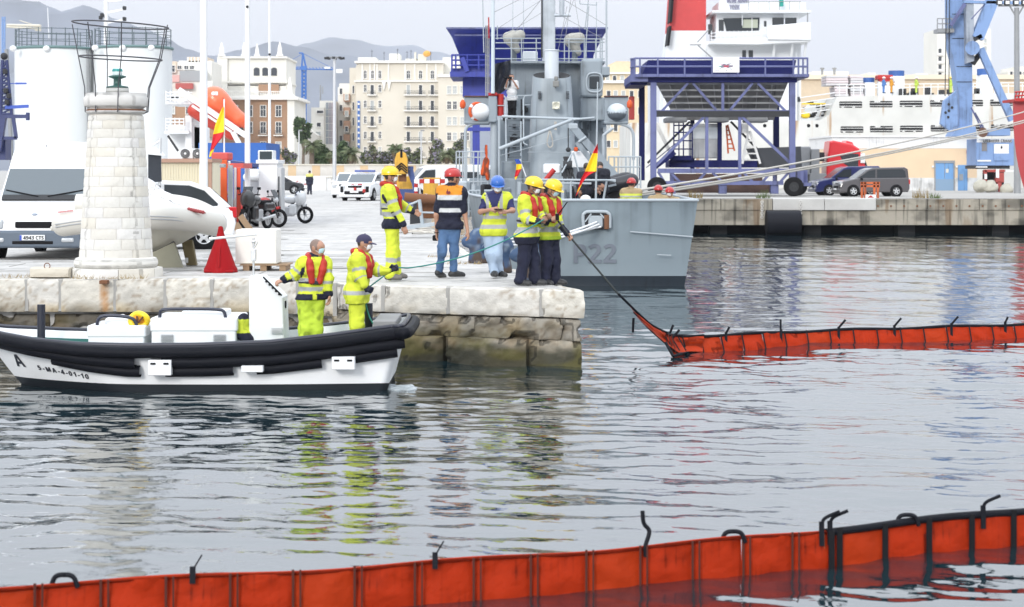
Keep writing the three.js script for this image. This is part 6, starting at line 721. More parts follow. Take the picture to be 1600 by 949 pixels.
  mk('orange_ladder', M([0.6, 0.12, 0.04], 0.7), t, (m) => { m.beam(L.p(1135, 196, -3), L.p(1138, 240, -3), 0.1); m.beam(L.p(1137, 195, -3), L.p(1148, 236, -3), 0.1); for (let k = 0; k < 5; k++) m.beam(L.p(1135 + k, 204 + k * 7, -3), L.p(1139 + k * 2.2, 204 + k * 7, -3), 0.08); }); mk('white_trestle', MAT.whiteDirty, t, (m) => { m.beam(L.p(1170, 205, -2), L.p(1160, 256, -2), 0.14); m.beam(L.p(1172, 205, -2), L.p(1188, 256, -2), 0.14); for (const [y, a, b] of [[220, 1167, 1177], [230, 1165, 1180], [240, 1163, 1183], [250, 1161, 1186]]) m.beam(L.p(a, y, -2), L.p(b, y, -2), 0.09); L.box(m, 1166, 1176, 192, 207, -2, 0.6); }); mkE('white_brace', MAT.whiteDirty, t, (m) => { m.beam(L.p(1012, 240, -4), L.p(1018, 190, -4), 0.25); m.beam(L.p(1026, 194, -4), L.p(1048, 240, -4), 0.22); });
  mk('dark_tarp', M([0.06, 0.065, 0.075], 0.8), t, (m) => m.ext([[1182, 231], [1262, 228], [1264, 262], [1196, 262]].map(([x, y]) => L.p(x, y).slice(0, 2)), 2.5, [0, 0, -Z - 4])); mk('red_cabinet', M([0.4, 0.04, 0.035], 0.6), t, (m) => L.box(m, 993, 1001, 145, 183, -5.8, 1, 0.03)); mkE('machine_bed', M([0.1, 0.06, 0.05], 0.9), t, (m) => { L.box(m, 1030, 1215, 289, Math.min(by, 303) - 1, -1.5, 3); L.box(m, 1060, 1200, 272, 286, -2.5, 2); });
  for (const [x, y, d] of [[1238, 291, 0.6], [1026, 291, 0.4], [1262, 289, -4]]) { const wh = mk('wheel', MAT.tyre, t, (m) => m.lathe([[0.3, -0.2], [0.53, -0.2], [0.6, -0.13], [0.6, 0.13], [0.53, 0.2], [0.3, 0.2]], [L.p(x, 0)[0], g + 0.6, -Z + d], 26, [Math.PI / 2, 0, 0])); mk('hub', MAT.dark, wh, (m) => { m.lathe([[0.01, 0.06], [0.12, 0.08], [0.15, 0.02], [0.32, 0.1], [0.34, 0]], [L.p(x, 0)[0], g + 0.6, -Z + d + 0.08], 20, [Math.PI / 2, 0, 0]); }); }
  mkE('end_gear', MAT.bluePale, t, (m) => { L.box(m, 1248, 1258, 262, 290, -0.5, 1); L.box(m, 1260, 1268, 266, 290, -1.5, 1); L.box(m, 1246, 1270, 286, 291, -0.5, 1); });
  // sign with a faded emblem: wings in grey and red over two rows of print
  const cv = document.createElement('canvas'); cv.width = 256; cv.height = 152; const c = cv.getContext('2d'); c.fillStyle = '#f6f6f8'; c.fillRect(0, 0, 256, 152); c.fillStyle = '#c9a9b2'; for (let k = 0; k < 18; k++) c.fillRect(82 + k * 5, 12, 3, 6); for (let k = 0; k < 38; k++) c.fillRect(32 + k * 5, 28, 3, 6); c.fillStyle = '#d9c2cd'; for (let k = 0; k < 34; k++) c.fillRect(42 + k * 5, 40, 3, 5);
  const pg = (col, pts) => { c.fillStyle = col; c.beginPath(); pts.forEach(([x, y], i) => i ? c.lineTo(x, y) : c.moveTo(x, y)); c.closePath(); c.fill(); }; pg('#7e7686', [[45, 96], [88, 80], [96, 66], [120, 66], [128, 76], [140, 66], [188, 60], [150, 78], [198, 82], [190, 98], [156, 104], [146, 112], [128, 100], [100, 104], [48, 122], [84, 100]]); pg('#b8465a', [[102, 84], [116, 78], [128, 86], [146, 78], [156, 92], [140, 102], [108, 100]]); pg('#5f9c92', [[45, 96], [80, 84], [86, 98]]); pg('#c98aa6', [[50, 56], [94, 72], [84, 78]]); pg('#5a5a70', [[160, 112], [186, 118], [176, 126]]); c.fillStyle = '#8c8c96'; c.fillRect(18, 132, 46, 5); c.beginPath(); c.arc(128, 134, 6, 0, 7); c.fill();
  const ct = new THREE.CanvasTexture(cv); ct.colorSpace = THREE.SRGBColorSpace; const sg = new THREE.BoxGeometry(1.6, 0.93, 0.04); const sgn = mesh('sign', sg, [MAT.white, MAT.white, MAT.white, MAT.white, M([0.85, 0.85, 0.85], 0.6, { map: ct }), MAT.white], t); sgn.position.set(L.p(1132.5, 0)[0] - t.position.x, L.p(0, 102.5)[1] - g, 0.85);
}
hopperRight();
{ // the second hopper, behind the patrol ship
  const Z = 128, L = at(Z), t = thing('loading_hopper', 'large dark blue hopper with flared bin rising behind the patrol ship bridge', 'hopper', [L.p(825, 0)[0], 1.4, -Z]), bl = M([0.025, 0.04, 0.3], 0.5, { map: T.grime });
  mk('bin', bl, t, (m) => { const r = (x0, x1, y, d0, d1) => [[x0, y, d0], [x1, y, d0], [x1, y, d1], [x0, y, d1]].map(([x, yy, d]) => L.p(x, yy, d)); m.add(grid([r(698, 949, 44, 1, -8), r(698, 949, 46, 1, -8), r(706, 942, 58, 0.2, -7), r(717, 928, 85, -1.5, -6), r(722, 922, 120, -2, -5.5)], true)); }); mk('bin_lip', MAT.bluePale, t, (m) => { m.beam(L.p(697, 44, 1.1), L.p(950, 44, 1.1), 0.12); m.beam(L.p(710, 55, 0.6), L.p(940, 55, 0.6), 0.1); });
  mk('platform', bl, t, (m) => { L.box(m, 704, 940, 106, 116, -0.5, 7); L.box(m, 703, 770, 112, 120, 0, 7); L.box(m, 722, 930, 118, 150, -1.5, 5); }); mk('railing', bl, t, (m) => { for (const y of [86, 94, 102]) { m.bar(L.p(706, y, 0), L.p(770, y, 0), 0.06); m.bar(L.p(706, y, -7), L.p(706, y, 0), 0.06); } for (const x of [706, 712, 730, 748, 766]) m.bar(L.p(x, 86, 0), L.p(x, 108, 0), 0.06); m.beam(L.p(722, 90, 0), L.p(730, 112, 0), 0.3); });
  for (const [x, d] of [[744, 0], [905, 0], [744, -6], [905, -6]]) mk('leg', bl, t, (m) => m.beam([L.p(x, 0, d)[0], 1.3, -Z + d], L.p(x, 146, d), 0.48, 0.48)); mk('cross_beam', bl, t, (m) => { m.beam(L.p(730, 202, 0.2), L.p(920, 202, 0.2), 0.25); m.beam(L.p(735, 150, 0.1), L.p(915, 150, 0.1), 0.4); });
}
// ---------- harbour crane, light mast, red hull ----------
{
  const Z = 142, L = at(Z), t = thing('harbour_crane', 'pale blue harbour crane with round pivot and slanting jib strut', 'crane', [L.p(1510, 0)[0], 1.35, -Z]), B = MAT.craneBlue, ex = (name, pts, d, zz, mat = B, par = t, bev = 0.04) => mk(name, mat, par, (m) => m.ext(pts.map(([x, y]) => L.p(x, y).slice(0, 2)), d, [0, 0, -Z + zz], null, bev));
  ex('tower', [[1484, -60], [1504, -60], [1506, 0], [1520, 40], [1521, 110], [1521, 200], [1500, 200], [1500, 150], [1493, 100], [1486, 70]], 1.6, -1); ex('tower_shaft', [[1506, -60], [1518, -60], [1520, 96], [1508, 100]], 1.0, 0.1, M([0.32, 0.36, 0.42], 0.6, { map: T.grime })); mkE('tower_seam', MAT.dark, t, (m) => { for (const y of [22, 60, 104, 128]) m.bar(L.p(1488 + (y > 100 ? 7 : 0), y, -0.17), L.p(1519, y, -0.17), 0.025); }); ex('pedestal', [[1487, 213], [1496, 198], [1524, 198], [1526, 213]], 2.4, -1); ex('counter_plate', [[1467, 194], [1472, 158], [1492, 142], [1494, 160], [1494, 196], [1480, 204]], 0.5, 0.4); mkE('plate_bolt', MAT.dark, t, (m) => { for (const [x, y] of [[1483, 163], [1483, 173], [1482, 183], [1478, 176], [1488, 168]]) m.bar(L.p(x, y, 0.6), L.p(x, y, 0.72), 0.1, 0.1, 10); });
  mk('pivot_disc', B, t, (m) => { m.bar(L.p(1520, 75, 0.3), L.p(1520, 75, 1.3), 0.52, 0.52, 28); }); mk('jib', B, t, (m) => { m.beam(L.p(1527, 60, 0.4), L.p(1567, -40, 0.4), 0.85, 0.7); m.beam(L.p(1506, 3, 0.5), L.p(1604, 5, 0.5), 0.2, 0.5); }); mkE('jib_joint', MAT.dark, t, (m) => { m.beam(L.p(1522, 62, 0.6), L.p(1534, 56, 0.6), 0.3); m.beam(L.p(1520, 100, 0.2), L.p(1531, 84, 0.2), 0.35); }); mk('strut', B, t, (m) => m.beam(L.p(1532, 76, 0.6), L.p(1582, 188, 0.6), 0.5, 0.5)); mk('tie', MAT.bluePale, t, (m) => { m.beam(L.p(1486, 40, 0.7), L.p(1508, 6, 0.7), 0.25); m.bar(L.p(1518, 30, 0.6), L.p(1538, 8, 0.6), 0.04); m.bar(L.p(1518, 168, 0), L.p(1536, 205, 0), 0.06); m.bar(L.p(1524, 176, 0), L.p(1540, 205, 0), 0.05); });
  mk('work_platform', MAT.grey, t, (m) => { L.box(m, 1465, 1490, 45, 51, 0.3, 1.6); for (const y of [29, 37]) m.bar(L.p(1465, y, 0.3), L.p(1488, y, 0.3), 0.04); for (const x of [1465, 1473, 1481, 1488]) m.bar(L.p(x, 29, 0.3), L.p(x, 46, 0.3), 0.04); }); mk('hoist_cable', MAT.dark, t, (m) => { m.bar(L.p(1480, -60, 0.4), L.p(1477, 150, 0.4), 0.035); m.bar(L.p(1484.5, -60, 0.4), L.p(1483, 150, 0.4), 0.035); }); mk('cable_drum', M([0.12, 0.06, 0.04], 0.8), t, (m) => { m.bar(L.p(1536, 207, 0.2), L.p(1536, 207, 0.7), 0.36, 0.36, 20); });
  const h = mk('machine_house', B, t, (m) => { L.box(m, 1528, 1588, 217, 259, -0.5, 3, 0.05); L.box(m, 1547, 1581, 201, 212, -0.3, 2, 0.05); }); mk('name_strip', MAT.white, h, (m) => L.box(m, 1529, 1584, 217.5, 222.5, -0.46, 0.05)); lettering('LIEBHERR CRANE', 0.2, MAT.dark, h, [L.p(1560, 0)[0] - t.position.x, L.p(0, 220)[1] - 1.35, -0.41], [0, 0, 0], 0.02, 2.1); mk('window', M([0.2, 0.19, 0.19], 0.5), h, (m) => L.box(m, 1537, 1545, 223, 236, -0.46, 0.1)); mk('white_panel', MAT.white, h, (m) => L.box(m, 1556, 1579, 225, 240, -0.4, 0.1)); mk('wave_panel', B, h, (m) => L.box(m, 1556, 1579, 240, 251, -0.4, 0.1)); mk('panel_mark', MAT.black, h, (m) => m.ext([[1567, 233], [1566, 230], [1568, 227], [1569, 231]].map(([x, y]) => L.p(x, y).slice(0, 2)), 0.02, [0, 0, -Z - 0.38])); mk('ledge', MAT.white, h, (m) => { L.box(m, 1530, 1551, 250, 252.5, -0.4, 0.3); L.box(m, 1528, 1545, 260, 262, -0.3, 0.3); });
  mk('undercarriage', MAT.dark, t, (m) => { L.box(m, 1527, 1582, 259, 264, -0.7, 3); L.box(m, 1548, 1580, 266, 290, -2, 0.4); }); mkE('red_support', M([0.35, 0.06, 0.05], 0.7), t, (m) => { for (const [x0, x1, y0, y1] of [[1540, 1544, 266, 297], [1558, 1571, 270, 285], [1561, 1567, 284, 300], [1541, 1572, 265, 269]]) L.box(m, x0, x1, y0, y1, -0.3, 0.5); }); mkE('white_support', MAT.white, t, (m) => { for (const [x0, x1, y0, y1] of [[1540, 1544, 272, 280], [1558, 1563, 264, 278], [1540, 1543, 289, 299], [1556, 1561, 288, 299], [1573, 1590, 266, 268.5]]) L.box(m, x0, x1, y0, y1, -0.25, 0.5); });
  let k = 0; for (const [x, y, r, lab] of [[1533, 288, 0.42, 'bulging pale sack under the crane nearest the warehouse'], [1548, 289, 0.4, 'middle pale sack under the crane'], [1573, 293, 0.34, 'smaller pale sack under the crane by the light mast']]) { const s = thing('bulk_sack', lab, 'sack', L.p(x, 297), 'pale sacks under the crane'); const g = skin([{ a: L.p(x - 3, y + 4), b: L.p(x + 4, y + 4), ra: r, rb: r * 0.9 }, { a: L.p(x, y - 2), b: L.p(x + 2, y - 3), ra: r * 0.6, rb: r * 0.5 }], 0.05, () => [0.52, 0.5, 0.42], { k: 14, disp: (q) => 0.12 * (n3(q[0] * 4, q[1] * 4, q[2] * 4) - 0.5) }); const o = offset(s); g.translate(-o.x, -o.y, -o.z); mesh('sack', g, CLOTH, s); }
  const lm = thing('light_mast', 'tall grey floodlight mast behind the crane at the frame edge', 'light mast', [P(1590, 0, 136)[0], 1.35, -136]); const K = at(136); mk('mast', MAT.grey, lm, (m) => { m.bar([K.p(1590, 0)[0], 1.35, -136], K.p(1589, 12), 0.24, 0.17, 14); m.beam(K.p(1560, 9), K.p(1620, 9), 0.1); m.bar(K.p(1578, 9), K.p(1588, 26), 0.06); m.bar(K.p(1600, 9), K.p(1590, 26), 0.06); }); for (const x of [1561, 1573, 1587, 1600]) mk('floodlight', MAT.dark, lm, (m) => { K.box(m, x - 4.5, x + 4.5, 0, 8, 0.3, 0.3, 0.04); }); for (const x of [1561, 1573, 1587, 1600]) mk('floodlight_lens', MAT.white, lm, (m) => K.box(m, x - 3, x + 3, 2, 7, 0.33, 0.05));
  const r = thing('red_hull', 'dark red ship bow with railings cut off by the frame edge', 'ship', [P(1620, 0, 112)[0], 0, -112]), R = at(112); mk('bow', M([0.36, 0.03, 0.035], 0.5, { map: again(T.grime, 8) }), r, (m) => { const rows = []; for (let k = 0; k <= 10; k++) { const t = k / 10, y = lerp(156, 330, t), xe = 1583 + 1 * t + 30 * Math.pow(t, 2.6), q = []; for (let i = 0; i <= 8; i++) { const u = i / 8; q.push(add(R.p(xe, y), [u * 6, 0, 0.9 * Math.sin(u * 1.5) * (1 - t * 0.5) - 0.0])); } for (let i = 8; i >= 0; i--) { const u = i / 8; q.push(add(R.p(xe, y), [u * 6, 0, -3 * Math.sin(u * 1.5)])); } rows.push(q); } m.add(grid(rows, true)); }); mk('railing', MAT.red, r, (m) => { for (const y of [143, 149, 154]) m.bar(R.p(1586, y + 1, 0), R.p(1640, y - 2, 1), 0.045); for (let x = 1586; x < 1640; x += 5) m.bar(R.p(x, 156, 0), R.p(x + 3, 143, 0), 0.04); L.box; R.box(m, 1583, 1640, 155, 159, 0.6, 3); });
}
// weeds along the far quay edge
{ reseed(31); for (const [x, s, lab] of [[1086, 1, 'dry weed tuft by the hopper base on the far quay'], [1192, 1, 'green weed tuft by the hopper wheel on the far quay'], [1439, 1.2, 'dry weed tuft before the warehouse on the far quay'], [1462, 0.7, 'small green weed tuft before the warehouse doors']]) { const Z = 95, base = [P(x, 0, Z)[0], 1.62, -Z], t = thing('weed_tuft', lab, 'weed', base); mk('blades', M(x === 1086 || x === 1439 ? [0.25, 0.18, 0.06] : [0.1, 0.14, 0.04], 0.9), t, (m) => { for (let k = 0; k < 60; k++) { const a = add(base, [rr(-0.35, 0.35) * s, 0, rr(-0.2, 0.2)]), b = add(a, [rr(-0.15, 0.15), rr(0.15, 0.5) * s, rr(-0.1, 0.1)]); m.bar(a, b, 0.014, 0.002, 3); } }).userData.kind = 'stuff'; } }
// ---------- on the pier: small stone lighthouse ----------
{
  const Z = 33.35, s = FP / Z, y0 = QH, L = at(Z), cx0 = L.p(181, 0)[0], H = (py) => CAMY - (py - HZ) / s, t = thing('stone_lighthouse', 'small white stone lighthouse on the pier with lantern and wire cage', 'lighthouse', [cx0, QH, -Z]);
  const st = [0, 1, 2, 3].map((i) => M([[0.76, 0.73, 0.67], [0.78, 0.76, 0.71], [0.75, 0.71, 0.63], [0.78, 0.76, 0.73]][i], 0.9, { map: T.mottle, bumpMap: T.rough, bumpScale: 0.012 })), mortar = M([0.64, 0.61, 0.56], 0.95);
  const rAt = (y) => lerp(0.635, 0.475, clamp((y - H(406)) / (H(182) - H(406)))), ring = (name, yA, yB, n, rot, rfA, rfB, th = 0.16, par = t) => { for (let k = 0; k < n; k++) { const a0 = rot + k / n * 6.2832, a1 = rot + (k + 1) / n * 6.2832, gap = 0.0045 / rfA, g = new THREE.BoxGeometry(1, 1, 1, 8, 4, 2), p = g.attributes.position, sd = rnd() * 100; for (let i = 0; i < p.count; i++) { const u = p.getX(i) + 0.5, v = p.getY(i) + 0.5, w = p.getZ(i) + 0.5; let r = lerp(rfA, rfB, v); const e = Math.max(sstep(0.42, 0.5, Math.abs(u - 0.5)), sstep(0.36, 0.5, Math.abs(v - 0.5))); if (w > 0.6) r += -0.005 * e + 0.006 * (n3(u * 4 + sd, v * 3, sd) - 0.5); else r -= th * (1 - w); const a = lerp(a0 + gap, a1 - gap, u); p.setXYZ(i, cx0 + r * Math.sin(a), lerp(yA + 0.002, yB - 0.002, v), -Z + r * Math.cos(a)); } g.computeVertexNormals(); boxUV(g); const o = offset(par); g.translate(-o.x, -o.y, -o.z); mesh(name, g, st[Math.floor(rnd() * 4)], par); } };
  const core = mk('mortar_core', mortar, t, (m) => m.lathe([[0.622, H(406)], [0.464, H(182)], [0.4, H(170)]], [cx0, 0, -Z], 40)); reseed(5);
  const ys = []; let yy = 406; for (const d of [17, 16.5, 16, 17, 16, 16.5, 16, 15, 15.5, 15, 14.5, 15, 14, 13, 8]) { ys.push(yy); yy -= d; } ys.push(181);
  for (let i = 0; i + 1 < ys.length; i++) ring('stone', H(ys[i]), H(ys[i + 1]), 8, (i % 2) * 0.39 + rr(-0.22, 0.22), rAt(H(ys[i])), rAt(H(ys[i + 1])));
  mk('base_moulding', st[1], t, (m) => m.lathe([[0.6, H(401)], [0.69, H(403)], [0.715, H(407)], [0.72, H(412)], [0.7, H(418)], [0.6, H(419)]], [cx0, 0, -Z], 44)); for (let k = 0; k < 6; k++) ring('plinth_stone', QH - 0.02, H(417.5), 1, 0, 0.8, 0.8, 0.3), k = 6; ring('plinth_stone', QH - 0.02, H(418), 7, 0.25, 0.81, 0.8, 0.4);
  const cor = mk('cornice', st[3], t, (m) => m.lathe([[0.4, H(180)], [0.5, H(178)], [0.52, H(174)], [0.47, H(172)], [0.47, H(169)], [0.55, H(166)], [0.56, H(154)], [0.53, H(151)], [0.52, H(146)], [0.3, H(145)], [0, H(145)]], [cx0, 0, -Z], 44)); mk('iron_band', MAT.rusty, cor, (m) => { m.add(new THREE.TorusGeometry(0.485, 0.028, 8, 40).rotateX(Math.PI / 2), [cx0, H(173.5), -Z]); });
  const c2 = L.p(183, 0)[0], lamp = mk('lantern', M([0.03, 0.09, 0.08], 0.4), t, (m) => { m.lathe([[0, 0], [0.19, 0], [0.19, 0.03], [0.07, 0.05], [0.065, 0.16], [0.15, 0.19], [0.155, 0.21], [0.05, 0.24], [0, 0.24]], [c2, H(138), -Z], 24); }); mk('lantern_base', M([0.4, 0.4, 0.38], 0.8), lamp, (m) => m.lathe([[0, 0], [0.2, 0], [0.2, 0.09], [0, 0.09]], [c2, H(146), -Z], 20)); mk('lens_glass', M([0.72, 0.8, 0.8], 0.1), lamp, (m) => m.lathe([[0.06, 0], [0.085, 0.03], [0.085, 0.09], [0.075, 0.13], [0, 0.17]], [c2, H(120), -Z], 20)); mk('lens_cap', M([0.03, 0.28, 0.27], 0.3), lamp, (m) => m.lathe([[0.088, 0], [0.094, 0.015], [0.08, 0.05]], [c2, H(112), -Z], 20));
  const wire = M([0.06, 0.06, 0.07], 0.6), cage = mk('wire_cage', wire, t, (m) => { const c = [L.p(188, 0)[0], -Z]; for (const [r, y, tilt] of [[0.825, H(39), 0.05], [0.71, H(91), 0.03]]) { const pts = []; for (let k = 0; k < 24; k++) { const a = k / 24 * 6.2832; pts.push([c[0] + r * Math.cos(a) + (y < H(60) ? 0.0 : 0), y - tilt * Math.cos(a), c[1] + r * Math.sin(a)]); } m.tube(pts, 0.013, 80, 6, true); } });
  for (const a of [2.95, 2.1, -0.55, 0.02, 1.35, -2.1]) mk('cage_rod', wire, cage, (m) => { const q = (r, y, sh = 0) => [L.p(188, 0)[0] - sh + r * Math.cos(a), H(y), -Z + r * Math.sin(a)]; m.poly([q(0.82, 39), q(0.71, 91), q(0.56, 137, 0.05), q(0.54, 175, 0.06), q(0.48, 176, 0.07)], 0.01, 6); });
}
// stray stone block and dry grass by the lighthouse foot
{ const t = thing('stone_block', 'low pale stone block with an iron ring at the pier edge left of the lighthouse', 'stone block', G(70, 436, QH)); t.position.z -= 0.25; const g = rockBlock(-0.34, 0, 0.34, 0, 0, 0.18, 0.35, 0.03, 0, 3.3); mesh('block', g, M([0.6, 0.55, 0.46], 0.9, { map: T.mottle, bumpMap: T.rough, bumpScale: 0.02 }), t); const r = new MB(); r.add(new THREE.TorusGeometry(0.05, 0.008, 6, 16), [-0.05, 0.2, -0.1]); boxUV(r.g[0]); mesh('iron_ring', r.g[0], MAT.rusty, t);
  reseed(17); for (const [x, y, n, w, lab] of [[165, 432, 90, 0.7, 'dry grass at the foot of the stone lighthouse'], [20, 432, 70, 0.5, 'dry grass tuft at the pier edge beside the stone block'], [725, 413, 70, 0.35, 'flattened dry grass on the pier behind the blue helmet man'], [690, 402, 40, 0.3, 'small dry grass patch on the pier behind the red helmet man']]) { const b = x < 300 ? [P(x, y, 32.4)[0], QH, x < 100 ? -32.85 : -32.48] : G(x, y, QH), q = thing('dry_grass', lab, 'grass', b); mk('blades', M([0.36, 0.26, 0.12], 0.95), q, (m) => { for (let k = 0; k < n; k++) { const a = add(b, [rr(-w, w), 0, rr(-0.09, 0.05)]), e = add(a, [rr(-0.06, 0.06), rr(0.02, 0.09), rr(-0.03, 0.03)]); m.bar(a, e, 0.005, 0.001, 3); } }).userData.kind = 'stuff'; } }
// white van, seen from the front
{
  const p = P(55, 0, 39.3); vehicle({ name: 'delivery_van', label: 'white high-roof van facing us behind the stone lighthouse, plate 4943 CTS', cat: 'van', pos: [p[0], QH, -41.9], turn: Math.PI / 2 - 0.02, W: 2.05, paint: [0.76, 0.77, 0.78], body: [[-2.5, 0.3], [-2.55, 0.6], [-2.52, 0.84], [-2.44, 0.95], [-1.72, 1.26], [2.5, 1.3], [2.55, 0.3]], cabin: [[-1.86, 1.2], [-1.16, 1.88], [-0.8, 2.22], [-0.45, 2.44], [2.48, 2.47], [2.54, 1.2]], screen: [0, 1], screenW: 1.74, paleScreen: 1, wheels: [-1.65, 1.6], r: 0.34, hl: [0.62, 0.83], hlW: 0.34, grille: [0.65, 0.78, 0.38], bumper: [0.09, 0.115, 0.15], bump: [0.24, 0.6], front: -2.58, plate: [0.4, '4943 CTS'], mx: -1.6, my: 1.25, mh: 0.3, mirror: 1, sideGlass: [[[-1.4, 1.32], [-1.0, 1.8], [-0.5, 1.85], [-0.5, 1.3]]],
    more(t, { fx, cab }) { mk('emblem', M([0.3, 0.34, 0.42], 0.3), t, (m) => m.ball([-2.47, 0.93, 0], 0.06, 0.5, 0.5, 1)); for (const s of [-1, 1]) mk('fog_light', MAT.lens, t, (m) => m.rbox(fx - 0.075, fx, 0.36, 0.45, s * 0.72 - 0.13, s * 0.72 + 0.13, 0.03)); mk('air_intake', MAT.black, t, (m) => m.rbox(fx - 0.06, fx, 0.32, 0.385, -0.42, 0.42, 0.01)); for (const s of [-1, 1]) mk('wiper', MAT.black, t, (m) => m.bar([-1.83, 1.29, s * 0.1], [-1.66, 1.42, s * 0.1 + 0.72 * (s > 0 ? 1 : -1)], 0.014)); mk('roof_seam', MAT.grey, cab, (m) => m.ball([-0.6, 2.36, -0.25], 0.02)); mk('wiper_cowl', MAT.dark, t, (m) => m.add(new THREE.BoxGeometry(0.16, 0.03, 1.7).rotateZ(0.65), [-1.83, 1.265, 0])); } });
}
// inflatable boat on its cradle
{
  const Z = 36.6, L = at(Z), t = thing('inflatable_boat', 'pale grey inflatable boat resting on board cradles behind the lighthouse', 'boat', [L.p(220, 0)[0], QH, -Z]), tubeM = M([0.6, 0.58, 0.53], 0.5, { map: T.soft }), q = (x, y, d) => L.p(x, y, d);
  const tb = mk('inflatable_tube', tubeM, t, (m) => { const near = [[100, 350, 0.75], [140, 345, 0.75], [200, 340, 0.75], [260, 340, 0.72], [305, 344, 0.5], [330, 349, 0.15], [336, 350, -0.1]].map((a) => q(...a)), far = [[336, 350, -0.1], [325, 340, -0.5], [290, 326, -0.8], [230, 320, -0.85], [120, 322, -0.85]].map((a) => q(...a)); m.tube(near, 0.235, 60, 18); m.tube(far, 0.235, 50, 16); m.ball(near[0], 0.235); const a = near[0], b = q(82, 357, 0.75); m.bar(a, b, 0.235, 0.05, 18); m.ball(b, 0.05); });
  mk('rubbing_strip', M([0.36, 0.37, 0.38], 0.6), tb, (m) => { for (const o of [0.0, 0.05]) m.tube([[90, 352], [140, 345], [200, 340], [260, 340], [305, 345], [332, 352]].map(([x, y], i) => add(q(x, y, [0.75, 0.75, 0.75, 0.72, 0.5, 0.12][i]), [i === 5 ? 0.12 : 0, 0.02 - o, 0.232 - (i === 5 ? 0.1 : 0)])), 0.014, 50, 6); });
  mk('tube_lettering', M([0.6, 0.28, 0.28], 0.7), tb, (m) => { for (let k = 0; k < 9; k++) m.rbox(q(108 + k * 2.6, 0)[0], q(110 + k * 2.6, 0)[0], q(0, 331.5 - k * 0.3)[1], q(0, 328.5 - k * 0.3)[1], q(0, 0, 0.9)[2], q(0, 0, 0.93)[2], 0.003); });
  mk('hull', M([0.56, 0.54, 0.47], 0.5, { map: T.grime }), t, (m) => { const rows = [], top = [[120, 348], [200, 350], [260, 352], [300, 355], [326, 356]], keel = [[150, 378], [210, 396], [240, 396], [285, 380], [322, 358]]; for (let i = 0; i < 5; i++) { const r = []; for (let j = 0; j <= 6; j++) { const v = j / 6 * 2 - 1, w = [0.72, 0.72, 0.66, 0.42, 0.06][i], a = q(...top[i], 0), k = q(...keel[i], 0); r.push([lerp(k[0], a[0], Math.abs(v)), lerp(k[1], a[1], Math.pow(Math.abs(v), 1.1)), -Z + v * w]); } rows.push(r); } m.add(grid(rows)); });
  mk('console_cover', M([0.74, 0.74, 0.74], 0.6, { bumpMap: T.fold, bumpScale: 0.04 }), t, (m) => { const g = skin([{ a: q(232, 318, -0.1), b: q(255, 320, -0.1), ra: 0.3, rb: 0.24 }, { a: q(235, 300, -0.2), b: q(240, 318, -0.2), ra: 0.18, rb: 0.28 }, { a: q(255, 324, 0), b: q(300, 335, 0), ra: 0.22, rb: 0.16 }], 0.03, () => [1, 1, 1], { k: 20, disp: (p) => 0.05 * (n3(p[0] * 7, p[1] * 7, p[2] * 7) - 0.5) }); m.add(g); });
  mk('windshield', M([0.03, 0.035, 0.045], 0.15), t, (m) => m.ext([[226, 240], [246, 243], [247, 284], [237, 285], [226, 278]].map(([x, y]) => q(x, y).slice(0, 2)), 0.04, [0, 0, -Z - 0.35])); mk('console_top', MAT.white, t, (m) => m.ext([[224, 232], [232, 230], [243, 237], [248, 243], [226, 241]].map(([x, y]) => q(x, y).slice(0, 2)), 0.5, [0, 0, -Z - 0.45])); mk('roll_bar', MAT.alu, t, (m) => { m.bar(q(249, 290, -0.4), q(250, 216, -0.4), 0.03); m.bar(q(240, 226, -0.4), q(250, 220, -0.4), 0.02); });
  for (const [x0, y0, x1, y1] of [[295, 327, 318, 332]]) mkE('grab_cord', M([0.4, 0.08, 0.08], 0.8), t, (m) => { for (let k = 0; k < 7; k++) m.ball(q(x0 + k * 3.6, y0 + k * 0.8, 0.72), 0.035); m.bar(q(x0 - 3, y0 - 1, 0.7), q(x1 + 3, y1 + 1, 0.6), 0.012); });
  for (const [pts, d, lab, nm] of [[[[233, 398], [276, 378], [290, 434], [238, 434]], 0.25, 'front', [0.34, 0.33, 0.25]], [[[279, 378], [296, 376], [303, 424], [287, 428]], -0.35, 'back', [0.2, 0.16, 0.08]]]) { const c = thing('cradle_board', lab === 'front' ? 'grey-green cradle board holding the inflatable boat, nearest the lighthouse' : 'narrow brown cradle board behind the grey-green one under the inflatable boat', 'cradle', [L.p(265, 0)[0], QH, -Z + d]); mk('board', M(nm, 0.8, { map: T.mottle }), c, (m) => m.ext(pts.map(([x, y]) => q(x, Math.min(y, HZ + 1.85 * FP / (Z - d) + 1)).slice(0, 2)), 0.16, [0, 0, -Z + d], [0, 0.0, 0], 0.01)); mk('edge_lining', MAT.dark, c, (m) => m.tube([pts[0], mix([...pts[0], 0], [...pts[1], 0], 0.5), pts[1]].map((p, i) => add(q(p[0], p[1] + (i === 1 ? 4 : 0)), [0, 0, d])), 0.03, 16)); if (lab === 'back') mk('white_label', MAT.white, c, (m) => m.rbox(q(285, 0)[0], q(290, 0)[0], q(0, 412)[1], q(0, 404)[1], -Z + d, -Z + d + 0.09, 0.005)); }
}
